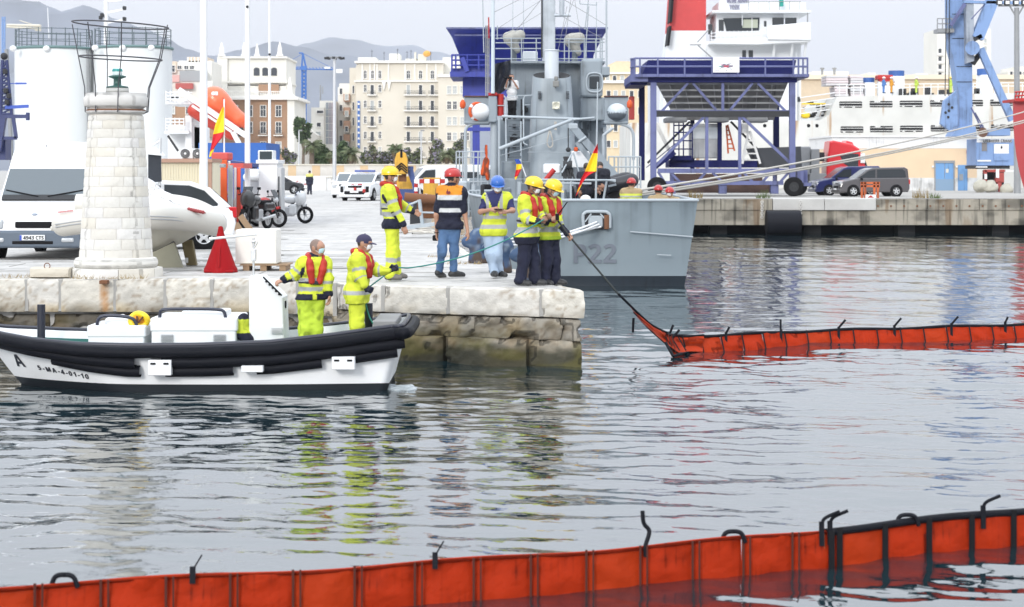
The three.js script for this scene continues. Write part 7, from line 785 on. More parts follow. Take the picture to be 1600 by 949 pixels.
// traffic cone, white block on its pallet
{
  const Z = 34.6, L = at(Z), c = L.p(344.5, 0)[0], t = thing('red_cone', 'large red plastic pyramid cone standing on the pier beside the inflatable', 'cone', [c, QH, -Z]), R = M([0.3, 0.003, 0.006], 0.6, { map: T.soft, ior: 1.5, specularIntensity: 0.3 });
  mk('body', R, t, (m) => { const rows = []; for (const [h, w] of [[0.0, 0.27], [0.06, 0.265], [0.12, 0.235], [0.6, 0.085], [0.7, 0.055], [0.82, 0.035]]) { const r = []; for (let k = 0; k < 16; k++) { const a = k / 16 * 6.2832 + 0.785, sq = 1 / Math.max(Math.abs(Math.cos(a - 0.785)), Math.abs(Math.sin(a - 0.785))), rad = w * lerp(1, sq, h < 0.3 ? 0.8 : 0.3) * (k % 4 === 2 && h < 0.5 ? 0.86 : 1); r.push([c + rad * Math.cos(a), QH + h, -Z + rad * Math.sin(a)]); } rows.push(r); } m.add(grid(rows, true)); m.bar([c, QH + 0.8, -Z], [c, QH + 0.83, -Z], 0.035, 0.02, 12); }); mk('rib', R, t, (m) => m.beam([c + 0.01, QH + 0.1, -Z + 0.27], [c, QH + 0.45, -Z + 0.15], 0.03, 0.06)); mk('base', R, t, (m) => m.rbox(c - 0.265, c + 0.265, QH, QH + 0.05, -Z - 0.26, -Z + 0.26, 0.02));
  const Zb = 35, B = at(Zb), b = thing('foam_block', 'white square block standing on a wooden pallet beside the red cone', 'block', [B.p(399, 0)[0], QH + 0.13, -Zb - 0.4]); mk('block', M([0.75, 0.73, 0.68], 0.9, { map: T.soft, bumpMap: T.rough, bumpScale: 0.006 }), b, (m) => m.rbox(B.p(367, 0)[0], B.p(431, 0)[0], QH + 0.13, QH + 0.75, -Zb - 0.8, -Zb - 0.05, 0.02)); mk('trim', MAT.cream, b, (m) => m.rbox(B.p(366, 0)[0], B.p(432, 0)[0], QH + 0.13, QH + 0.15, -Zb - 0.82, -Zb - 0.03, 0.005));
  const p = thing('pallet', 'weathered wooden pallet under the white block', 'pallet', [B.p(410, 0)[0], QH, -Zb - 0.4]); for (let k = 0; k < 6; k++) mk('slat', MAT.wood, p, (m) => m.rbox(B.p(374, 0)[0], B.p(450, 0)[0], QH + 0.095, QH + 0.12, -Zb - 0.8 + k * 0.14, -Zb - 0.7 + k * 0.14, 0.004)); for (const x of [384, 411, 441]) mk('block_foot', MAT.wood, p, (m) => m.rbox(B.p(x - 5, 0)[0], B.p(x + 5, 0)[0], QH, QH + 0.093, -Zb - 0.78, -Zb - 0.02, 0.004));
  const pl = thing('cable_drum_feet', 'pair of leaning weathered planks beside the motorcycles', 'planks', G(385, 372, QH)); const q = G(385, 372, QH), Zp = -q[2]; for (const [a, b2, w] of [[[375, 337], [400, 372], 0.16], [[367, 350], [382, 372], 0.2]]) mk('plank', MAT.wood, pl, (m) => m.beam(P(...a, Zp), P(...b2, Zp), w, 0.06)); pl.name = numbered('leaning_planks');
}
// hatchback
{ const p = P(232, 0, 45); vehicle({ name: 'parked_car', label: 'white hatchback with dark roof glass and red tail lamp behind the inflatable', cat: 'car', pos: [p[0] - 0.1, QH, -45], turn: 0.28, W: 1.74, paint: [0.72, 0.73, 0.74], body: [[-2.0, 0.35], [-2.02, 0.62], [-1.9, 0.8], [-1.1, 0.95], [1.6, 1.0], [1.98, 0.92], [2.03, 0.6], [1.96, 0.28], [-1.9, 0.26]], cabin: [[-1.2, 0.92], [-0.35, 1.5], [0.1, 1.6], [1.0, 1.57], [1.45, 1.42], [1.97, 0.95]], sideGlass: [[[-0.9, 1.0], [-0.3, 1.42], [0.3, 1.5], [0.3, 1.0]], [[0.38, 1.0], [0.38, 1.5], [0.95, 1.48], [1.3, 1.36], [1.62, 1.05], [1.6, 1.0]]], screen: [0, 1], rear: [4, 5], wheels: [-1.3, 1.28], r: 0.32, hl: [0.6, 0.78], tl: [0.72, 0.98], plate: [0.42] });
  const q = P(428, 0, 150); vehicle({ name: 'parked_car', label: 'dark car half hidden beyond the white booth near the banner', cat: 'car', pos: [P(433, 0, 146)[0], QH, -146], turn: Math.PI + 0.1, W: 1.75, paint: [0.02, 0.022, 0.026], body: [[-2.0, 0.35], [-2.02, 0.62], [-1.9, 0.8], [-1.1, 0.95], [1.6, 1.0], [1.98, 0.92], [2.03, 0.6], [1.96, 0.28], [-1.9, 0.26]], cabin: [[-1.2, 0.92], [-0.35, 1.38], [0.1, 1.45], [1.0, 1.43], [1.45, 1.3], [1.97, 0.95]], screen: [0, 1], wheels: [-1.3, 1.28], hl: [0.6, 0.78] });
  const suv = { body: [[-2.2, 0.35], [-2.24, 0.7], [-2.12, 0.92], [-1.1, 1.1], [2.15, 1.15], [2.24, 0.7], [2.15, 0.3], [-2.1, 0.28]], cabin: [[-1.2, 1.06], [-0.4, 1.58], [0, 1.66], [1.5, 1.64], [2.1, 1.15]], sideGlass: [[[-0.9, 1.15], [-0.35, 1.52], [0.4, 1.58], [0.4, 1.13]]], screen: [0, 1], wheels: [-1.35, 1.35], r: 0.36, hl: [0.62, 0.9], hlW: 0.3, W: 1.86, paleScreen: 1, plate: [0.48], grille: [0.78, 0.9, 0.42] };
  const a = P(565, 0, 112); vehicle({ ...suv, name: 'police_car', label: 'white police car with blue light bar and red chequered front facing us', cat: 'police car', pos: [a[0], QH, -115], turn: Math.PI / 2 - 0.22, paint: [0.76, 0.77, 0.78], more(t, { w, fx }) { mk('light_bar', M([0.05, 0.09, 0.3], 0.3), t, (m) => { m.rbox(-0.25, 0.05, 1.7, 1.82, -0.62, 0.62, 0.04); }); mk('lower_intake', MAT.black, t, (m) => m.rbox(fx - 0.06, fx + 0.1, 0.36, 0.58, -0.62, 0.62, 0.05)); for (const s of [-1, 1]) mk('fog_lamp_black', MAT.black, t, (m) => m.rbox(fx - 0.02, fx + 0.2, 0.5, 0.86, s * 0.78 - 0.1, s * 0.78 + 0.1, 0.05)); mk('red_check', MAT.red, t, (m) => { for (const [z, y, d, h] of [[-0.1, 0.95, 0.14, 0.06], [0.35, 0.94, 0.26, 0.08], [0.6, 0.5, 0.16, 0.2], [0.05, 0.62, 0.14, 0.18]]) m.rbox(fx - 0.085, fx + 0.02, y, y + h, z - d / 2, z + d / 2, 0.01); }); } });
  const b = P(541, 0, 122); vehicle({ ...suv, name: 'white_car', label: 'white off-road car parked directly behind the police car', cat: 'car', pos: [b[0], QH, -126], turn: Math.PI / 2 - 0.1, paint: [0.7, 0.71, 0.72] });
}
// hut, orange doors, booth, flagpoles
{
  const Z = 55, L = at(Z), t = thing('beige_hut', 'beige corrugated hut with brown roof edge behind the parked hatchback', 'hut', [L.p(300, 0)[0], QH, -Z]); mk('wall', M([0.7, 0.64, 0.48], 0.8, { map: T.soft }), t, (m) => { L.box(m, 245, 331, 251, 370, 0, 1.6); }); mk('corrugation', M([0.64, 0.585, 0.44], 0.8), t, (m) => { for (let x = 252; x < 325; x += 4.2) L.box(m, x, x + 1.5, 255, 366, 0.03, 0.05); }).userData.kind = 'stuff'; mk('roof_edge', M([0.36, 0.22, 0.16], 0.8), t, (m) => { L.box(m, 243, 332, 248, 254, 0.12, 1.9); L.box(m, 326, 331, 254, 366, 0.06, 0.1); }); mk('lamp_box', MAT.grey, t, (m) => L.box(m, 345, 353, 256, 262, 0.3, 0.3, 0.03)); mk('grey_end_panel', M([0.32, 0.34, 0.36], 0.6), t, (m) => L.box(m, 342.5, 349, 258, 345, -1.7, 0.2));
  for (const [x, lab] of [[288, 'left air conditioner unit on the beige hut roof'], [307, 'right air conditioner unit on the beige hut roof, beside the big pole']]) { const a = thing('air_conditioner', lab, 'air conditioner', L.p(x, 248, -0.6)); mk('casing', MAT.white, a, (m) => L.box(m, x - 9, x + 9, 232, 248, -0.5, 0.5, 0.03)); const f = mk('fan_grille', MAT.grey, a, (m) => { m.bar(L.p(x + 1, 240, -0.48), L.p(x + 1, 240, -0.52), 0.13, 0.13, 20); }); mk('fan_hub', MAT.white, f, (m) => m.bar(L.p(x + 1, 240, -0.45), L.p(x + 1, 240, -0.52), 0.035, 0.035, 10)); for (const r of [0.06, 0.1, 0.13]) mk('fan_ring', MAT.dark, f, (m) => m.add(new THREE.TorusGeometry(r, 0.007, 5, 24), L.p(x + 1, 240, -0.46))); }
  const Zo = 59, O = at(Zo), o = thing('orange_container', 'orange and red container doors standing open behind the beige hut', 'container', [O.p(362, 0)[0], QH, -Zo]); for (const [x0, x1, y0, c, d] of [[348, 358, 250, 'orange', 0.5], [358, 361.5, 252, 'white', 0.3], [361.5, 366.5, 256, 'red', 0.4], [366.5, 370, 262, 'white', 0.2], [370, 376, 262, 'red', 0.1]]) mk('door_panel', c === 'orange' ? MAT.orange : c === 'red' ? M([0.66, 0.07, 0.03], 0.5) : MAT.whiteDirty, o, (m) => O.box(m, x0, x1, y0, 352, d, 0.12, 0.02)); mkE('red_roof', M([0.5, 0.07, 0.06], 0.6), o, (m) => { O.box(m, 325, 352, 238, 250, -0.6, 1, 0.05); O.box(m, 350, 377, 255, 263, -0.4, 2); });
  const bb = thing('blue_container', 'blue container roof and canopy behind the flagpoles', 'container', [P(370, 0, 66)[0], QH, -66]); const B6 = at(66); mk('container', MAT.blueTarp, bb, (m) => B6.box(m, 295, 404, 222, 330, -2, 4)); mk('canopy', M([0.025, 0.045, 0.16], 0.6), bb, (m) => { m.add(new THREE.BoxGeometry(1, 0.12, 2).rotateZ(-0.12), B6.p(382, 256, 1)); B6.box(m, 386, 401, 258, 272, 0.4, 0.5); });
  const Zw = 62, w = at(Zw), bo = thing('white_booth', 'tall white booth with grey door beside the motorcycles', 'booth', [w.p(420, 0)[0], QH, -Zw]); mk('walls', MAT.white, bo, (m) => w.box(m, 404, 433, 254, 355, 0, 1.6, 0.02)); mk('roof', MAT.white, bo, (m) => w.box(m, 400, 435, 250, 256, 0.08, 1.8, 0.02)); mk('door', M([0.45, 0.46, 0.47], 0.5), bo, (m) => w.box(m, 433, 440, 262, 353, 0.05, 0.9, 0.02)); mk('door_slit', MAT.dark, bo, (m) => w.box(m, 435, 436.4, 276, 340, 0.1, 0.1)); const sc = thing('roof_screen', 'white box with dark screen on the white booth roof', 'screen', w.p(414, 250)); mk('casing', MAT.white, sc, (m) => w.box(m, 402, 426, 235, 252, -0.1, 0.8, 0.03)); mk('dark_panel', M([0.02, 0.035, 0.04], 0.3), sc, (m) => w.box(m, 405, 424, 236.5, 249, -0.07, 0.1));
  const tr = thing('grey_trailer', 'rounded grey and white trailer end beside the white booth', 'trailer', [w.p(392, 0)[0], QH, -Zw - 0.5]); mk('body', M([0.42, 0.43, 0.46], 0.6), tr, (m) => w.box(m, 380, 413, 280, 352, -0.6, 2, 0.1)); mk('top', MAT.white, tr, (m) => { w.box(m, 375, 416, 270, 284, -0.5, 2.2, 0.15); w.box(m, 376, 398, 264, 272, -1, 1, 0.1); }); mkE('side_seal', M([0.18, 0.19, 0.21], 0.8), tr, (m) => { w.box(m, 411, 416.5, 283, 350, -0.5, 0.3); w.box(m, 376, 381, 283, 350, -0.5, 0.3); });
  const pole = (x, yb, yt, Z, r, lab, extra) => { const K = at(Z), p = thing('flagpole', lab, 'pole', [K.p(x, 0)[0], QH, -Z]); mk('pole', MAT.white, p, (m) => m.bar([K.p(x, 0)[0], QH, -Z], K.p(x + (extra ?? 0), yt), r, r * 0.8, 16)); return [p, K]; };
  pole(318, 0, -60, 50.5, 0.115, 'thick white pole rising beside the beige hut'); const [p2, K2] = pole(386.5, 0, -60, 61.6, 0.095, 'white pole with a small lamp behind the motorcycles', 0); mk('pole_lamp', MAT.dark, p2, (m) => m.ball(K2.p(386, 10.5, 0.1), 0.045)); const [p3, K3] = pole(421, 0, -20, 90, 0.07, 'slim white pole before the brick building'); mk('pole_fitting', MAT.dark, p3, (m) => m.ball(K3.p(421, 85, 0.1), 0.06)); const [p4] = pole(350, 0, 155, 62, 0.03, 'thin flag staff carrying the red and yellow flag');
  const f = (x, y, d = 0) => P(x, y, 61.9 - d); flag('spanish_flag', 'red and yellow flag hanging from a staff before the orange lifeboat', f(350, 166), [[f(347.5, 168), f(350, 166)], [f(342, 180), f(350, 184)], [f(336, 196), f(350, 202)], [f(333, 210), f(350, 206)], [f(331, 222), f(347, 215)], [f(328, 236), f(335, 230)], [f(326, 246), f(331, 244)]], [['yellow_stripe', 0, 0.5, MAT.flagYellow], ['red_stripe', 0.5, 0.86, MAT.flagRed], ['yellow_stripe', 0.86, 1, MAT.flagYellow]], 0.4).name = numbered('hanging_flag');
}
// motorcycles and scooter
function bike(name, label, px, py, turn, paint, sc = 1, fairing = false) {
  const q = G(px, py, QH), t = thing(name, label, name === 'scooter' ? 'scooter' : 'motorcycle'); const r = 0.31;
  for (const x of [-0.68, 0.68]) { const w = mk('wheel', MAT.tyre, t, (m) => m.add(new THREE.TorusGeometry(r - 0.05, 0.055, 10, 28), [x, r, 0])); mk('rim', MAT.steel, w, (m) => { m.add(new THREE.TorusGeometry(r - 0.11, 0.012, 6, 24), [x, r, 0]); for (let k = 0; k < 6; k++) m.bar([x, r, 0], [x + 0.2 * Math.cos(k), r + 0.2 * Math.sin(k), 0], 0.012); m.bar([x, r, -0.06], [x, r, 0.06], 0.05); }); }
  mk('frame', MAT.dark, t, (m) => { m.bar([0.68, r, 0.08], [0.1, 0.5, 0.06], 0.03); m.bar([-0.68, r, 0.07], [-0.45, 1.0, 0.07], 0.028); m.bar([-0.68, r, -0.07], [-0.45, 1.0, -0.07], 0.028); m.bar([-0.45, 0.95, 0], [0.1, 0.45, 0], 0.04); m.bar([-0.4, 0.85, 0], [0.5, 0.75, 0], 0.04); }); mk('engine', MAT.steel, t, (m) => { m.rbox(-0.25, 0.2, 0.25, 0.6, -0.15, 0.15, 0.05); m.bar([0, 0.3, 0.18], [0.75, 0.4, 0.2], 0.05); }); const pm = M(paint, 0.3, { clearcoat: 0.5 }); mk('fuel_tank', pm, t, (m) => m.ball([-0.1, 0.86, 0], 0.2, 1.35, 0.75, 0.85)); mk('seat', MAT.black, t, (m) => m.rbox(0.08, 0.75, 0.76, 0.86, -0.13, 0.13, 0.045)); mkE('mudguard', pm, t, (m) => { m.rbox(0.5, 0.95, 0.6, 0.76, -0.1, 0.1, 0.05); m.add(new THREE.TorusGeometry(r + 0.03, 0.06, 6, 14, 1.7), [-0.68, r, 0], [0, 0, 0]); }); mk('handlebar', MAT.black, t, (m) => { m.bar([-0.42, 1.03, -0.36], [-0.42, 1.03, 0.36], 0.018); for (const s of [-1, 1]) { m.bar([-0.42, 1.03, s * 0.26], [-0.44, 1.2, s * 0.34], 0.01); m.rbox(-0.46, -0.43, 1.17, 1.25, s * 0.34 - 0.06, s * 0.34 + 0.06, 0.02); } }); mk('headlight', MAT.lens, t, (m) => m.ball([-0.56, 0.92, 0], 0.1)); if (fairing) mk('fairing', pm, t, (m) => { m.ball([-0.5, 0.9, 0], 0.26, 0.8, 1.1, 0.9); m.rbox(0.3, 0.9, 0.55, 0.8, -0.16, 0.16, 0.08); m.rbox(-0.4, -0.1, 0.3, 0.7, -0.18, 0.18, 0.08); });
  mk('windshield', MAT.glass, t, (m) => m.add(new THREE.BoxGeometry(0.02, 0.3, 0.3).rotateZ(-0.5), [-0.52, 1.13, 0])); t.position.set(...q); t.rotation.y = turn; t.scale.setScalar(sc); return t;
}
bike('motorcycle', 'black and chrome motorcycle facing us before the trailer', 400, 359, 1.2, [0.02, 0.02, 0.022], 1.05, true); bike('motorcycle', 'red-framed motorcycle beside the black one', 408, 355, 2.75, [0.42, 0.02, 0.02], 0.95); bike('motorcycle', 'second dark motorcycle behind the leaning planks', 374, 354, 0.5, [0.03, 0.03, 0.03], 0.9); bike('scooter', 'white scooter with dark red seat beyond the grey booth door', 449, 349, 2.9, [0.6, 0.61, 0.62], 0.95, true);
person({ at: [407, 352, onQuay(352) + 1], label: 'person in white top standing behind the motorcycles by the booth', yaw: 150, neck: [408, 309, 0], pelvis: [408, 328, 0], far: 1, cell: 0.025, arms: { a: [[413, 320, 0], [412, 328, 0.1]], b: [[403, 320, 0], [404, 328, 0.1]] }, legs: { a: [[409, 340, 0], [409, 349, 0]], b: [[406, 340, 0], [406, 349, 0]] }, top: plain([0.75, 0.72, 0.73]), topName: 'shirt', sleeve: 0.9, trousers: plain(C.black), hair: [0.22, 0.13, 0.06] });
person({ at: [483, 304, onQuay(304)], label: 'police officer in navy uniform with pale yellow shoulders standing on the pier road', yaw: 175, neck: [483.5, 272.5, 0], pelvis: [483.5, 287, 0], far: 1, cell: 0.03, arms: { a: [[488, 280.5, 0], [488, 287, 0]], b: [[479, 280.5, 0], [479, 287, 0]] }, legs: { a: [[485.5, 295, 0], [486, 302.5, 0]], b: [[481.5, 295, 0], [481, 302.5, 0]] }, top: (q, bo, t, l, v) => v > 0.75 ? [0.7, 0.68, 0.2] : [0.015, 0.018, 0.04], trousers: plain([0.015, 0.018, 0.04]), fat: 0.03, cap: [0.02, 0.02, 0.04] });
// bollards on the pier, blue paint worn to rust
{ const bm = M([1, 1, 1], 0.7, { vertexColors: true, bumpMap: T.rough, bumpScale: 0.012 }); const blot = (g) => { const p = g.attributes.position, c = new Float32Array(p.count * 3); for (let i = 0; i < p.count; i++) { const n = n3(p.getX(i) * 9, p.getY(i) * 7, p.getZ(i) * 9), k = sstep(0.35, 0.75, n + (0.22 - p.getY(i)) * 1.3), q = mix([0.03, 0.065, 0.14], [0.05, 0.03, 0.02], k), q2 = mix(q, [0.2, 0.25, 0.31], sstep(0.5, 0.9, n3(p.getX(i) * 12 + 5, p.getY(i) * 12, p.getZ(i) * 12)) * (1 - k) * 0.7); c.set(q2, i * 3); } g.setAttribute('color', new THREE.BufferAttribute(c, 3)); return g; };
  for (const [x, y, hs, lab] of [[748, 411, -1, 'farther blue bollard between the red and blue helmeted men'], [782, 426, -1, 'blue rusty bollard right behind the blue helmet man'], [828, 438, -1, 'blue rusty bollard at the pier corner behind the yellow helmets']]) { const b = G(x, y, QH), t = thing('bollard', lab, 'bollard', b, 'pier bollards'); const g = skin([{ a: [0, 0, 0], b: [0, 0.06, 0], ra: 0.2, rb: 0.19 }, { a: [0, 0.05, 0], b: [0.0, 0.48, 0], ra: 0.165, rb: 0.17 }, { a: [0, 0.5, 0], b: [0, 0.51, 0], ra: 0.19, rb: 0.17 }, { a: [0, 0.42, 0], b: [hs * 0.24, 0.42, 0.05], ra: 0.1, rb: 0.105 }, { a: [0, 0.44, 0], b: [-hs * 0.12, 0.46, 0], ra: 0.12, rb: 0.1 }], 0.02, () => [1, 1, 1], { k: 26, cut: (p) => -p[1] }); mesh('post', blot(g), bm, t); } }
// things behind the men: rusty pipe, gangway, barrier tape, coil
{
  const Z = 62, L = at(Z); const rp = thing('rusty_pipe', 'long rusty pipe lying on the pier edge behind the red helmet man', 'pipe', L.p(655, 312)); mk('pipe', MAT.rusty, rp, (m) => m.bar(L.p(632, 308), L.p(682, 312), 0.15, 0.15, 16)); const sk = thing('rusty_skip', 'rusty iron skip under the pipe behind the red helmet man', 'skip', L.p(662, 330)); mk('bin', MAT.rusty, sk, (m) => { L.box(m, 650, 690, 316, 342, -0.4, 1.2, 0.03); }); mk('rib', MAT.rusty, sk, (m) => { for (let x = 652; x < 690; x += 6) L.box(m, x, x + 1.5, 316, 342, -0.36, 0.1); });
  const K = at(52); const gw = thing('gangway', 'grey metal gangway frame lying on the pier behind the men', 'gangway', K.p(650, 350)); mk('frame', MAT.navyPale, gw, (m) => { m.beam(K.p(625, 357), K.p(690, 349), 0.09, 0.5); m.bar(K.p(655, 312), K.p(660, 352), 0.05); m.bar(K.p(640, 320), K.p(657, 313), 0.03); m.bar(K.p(657, 332), K.p(690, 333), 0.025); }); mk('dark_net', MAT.dark, gw, (m) => m.ext([[640, 332], [656, 328], [659, 349], [640, 351]].map(([x, y]) => K.p(x, y).slice(0, 2)), 0.3, [0, 0, -52.3])); const cl = thing('rope_coil', 'pale ropes heaped on the pier behind the red helmet man', 'rope', G(660, 362, QH)); mk('coil', MAT.rope, cl, (m) => { reseed(8); for (let k = 0; k < 7; k++) { const a = G(632 + k * 6, 360 + rr(-4, 6), QH + 0.03), pts = []; for (let j = 0; j < 6; j++) pts.push(add(a, [j * 0.22 - 0.4, rr(0, 0.05), rr(-0.6, 0.6)])); m.tube(pts, 0.022, 30, 6); } }); const bx = thing('black_crate', 'small black crate on the pier beside the red helmet man', 'crate', G(690, 376, QH)); mk('crate', MAT.black, bx, (m) => { const q = G(688, 376, QH); m.rbox(q[0] - 0.2, q[0] + 0.2, QH, QH + 0.14, q[2] - 0.2, q[2] + 0.2, 0.03); });
  const Zb = 70, B = at(Zb), g = QH; const rb = (name, label, x, parts) => { const t = thing(name, label, 'barrier', [B.p(x, 0)[0], g, -Zb], 'red and white barriers'); parts(t); return t; }; rb('striped_barrier', 'red and white striped barrier board between yellow helmet and red helmet men', 672, (t) => { for (let k = 0; k < 6; k++) mk('stripe', k % 2 ? MAT.red : MAT.white, t, (m) => B.box(m, 647 + k * 8, 655 + k * 8, 280, 286.5, 0, 0.08)); for (const x of [656, 686]) mk('post', MAT.white, t, (m) => m.beam([B.p(x, 0)[0], g, -Zb - 0.1], B.p(x, 280, -0.1), 0.06)); mk('warning_board', MAT.white, t, (m) => B.box(m, 652, 668, 303, 312, 0.2, 0.05)); mk('warning_triangle', MAT.red, t, (m) => m.ext([[654, 311], [660, 304], [666, 311]].map(([x, y]) => B.p(x, y).slice(0, 2)), 0.03, [0, 0, -Zb + 0.25])); }); rb('striped_post', 'red and white banded post left of the striped barrier board', 650, (t) => { for (let k = 0; k < 5; k++) mk('band', k % 2 ? MAT.white : MAT.red, t, (m) => m.bar(B.p(650, 287 + k * 6, 0.3), B.p(650, 293 + k * 6, 0.3), 0.07, 0.07, 12)); mk('base', MAT.dark, t, (m) => m.bar([B.p(650, 0)[0], g, -Zb + 0.3], B.p(650, 317, 0.3), 0.1)); });
  rb('striped_stand', 'small red and white panel standing right of the police car', 595, (t) => { for (let k = 0; k < 4; k++) mk('stripe', k % 2 ? MAT.white : MAT.red, t, (m) => B.box(m, 591, 599, 284 + k * 7, 291 + k * 7, -8, 0.08)); mk('stand', MAT.grey, t, (m) => m.bar(B.p(595, 284, -8), [B.p(595, 0, -8)[0], g, -Zb - 8], 0.04)); });
  const Zc = 100, Cq = at(Zc), mc = thing('mobile_crane', 'yellow crane hook block with black chevrons on a blue frame', 'crane', [Cq.p(627, 0)[0], g, -Zc]), ym = M([0.66, 0.36, 0.03], 0.5, { map: T.grime }); mk('hook_block', ym, mc, (m) => m.ext([[617, 272], [617, 250], [620, 240], [627, 236], [634, 240], [637, 250], [637, 272]].map(([x, y]) => Cq.p(x, y).slice(0, 2)), 0.6, [0, 0, -Zc], null, 0.04)); mkE('chevron', MAT.black, mc, (m) => { for (let k = 0; k < 3; k++) { m.beam(Cq.p(618, 263 + k * 4, 0.34), Cq.p(627, 255 + k * 4, 0.34), 0.07, 0.03); m.beam(Cq.p(636, 263 + k * 4, 0.34), Cq.p(627, 255 + k * 4, 0.34), 0.07, 0.03); } m.bar(Cq.p(627, 234, 0.3), Cq.p(627, 246, 0.33), 0.06); }); mk('hook_stem', MAT.rusty, mc, (m) => Cq.box(m, 622, 634, 270, 284, -0.2, 0.5)); mk('blue_frame', M([0.03, 0.06, 0.2], 0.5), mc, (m) => { m.beam(Cq.p(615, 262, -0.2), Cq.p(646, 262, -0.2), 0.14); m.beam(Cq.p(642, 262, -0.2), Cq.p(649, 300, -0.2), 0.2); m.beam(Cq.p(636, 262, -0.2), Cq.p(644, 285, -0.2), 0.12); Cq.box(m, 612, 652, 296, 322, -0.6, 2); }); mkE('yellow_body', ym, mc, (m) => { Cq.box(m, 660, 686, 278, 305, -0.8, 2); Cq.box(m, 596, 640, 276, 300, -2, 2); });
  for (const [x, lab, pt] of [[690, 'white delivery van parked far behind the striped barrier', [0.74, 0.75, 0.76]], [724, 'white van parked farther back beside the ship railing', [0.7, 0.71, 0.73]]]) vehicle({ name: 'far_van', label: lab, cat: 'van', pos: [P(x, 0, 120)[0], QH, -120 - (x > 700 ? 8 : 0)], turn: 0.25, W: 2, paint: pt, body: [[-2.7, 0.35], [-2.72, 0.8], [-2.5, 1.05], [-1.9, 1.25], [2.7, 1.3], [2.72, 0.4]], cabin: [[-2.0, 1.2], [-1.3, 1.95], [-0.9, 2.1], [2.6, 2.15], [2.7, 1.2]], sideGlass: [[[-1.7, 1.3], [-1.2, 1.8], [-0.6, 1.85], [-0.6, 1.28]], [[0, 1.3], [0, 1.7], [2.2, 1.7], [2.2, 1.3]]], screen: [0, 1], wheels: [-1.7, 1.6], hl: [0.75, 1.0], mirror: 1 });
}
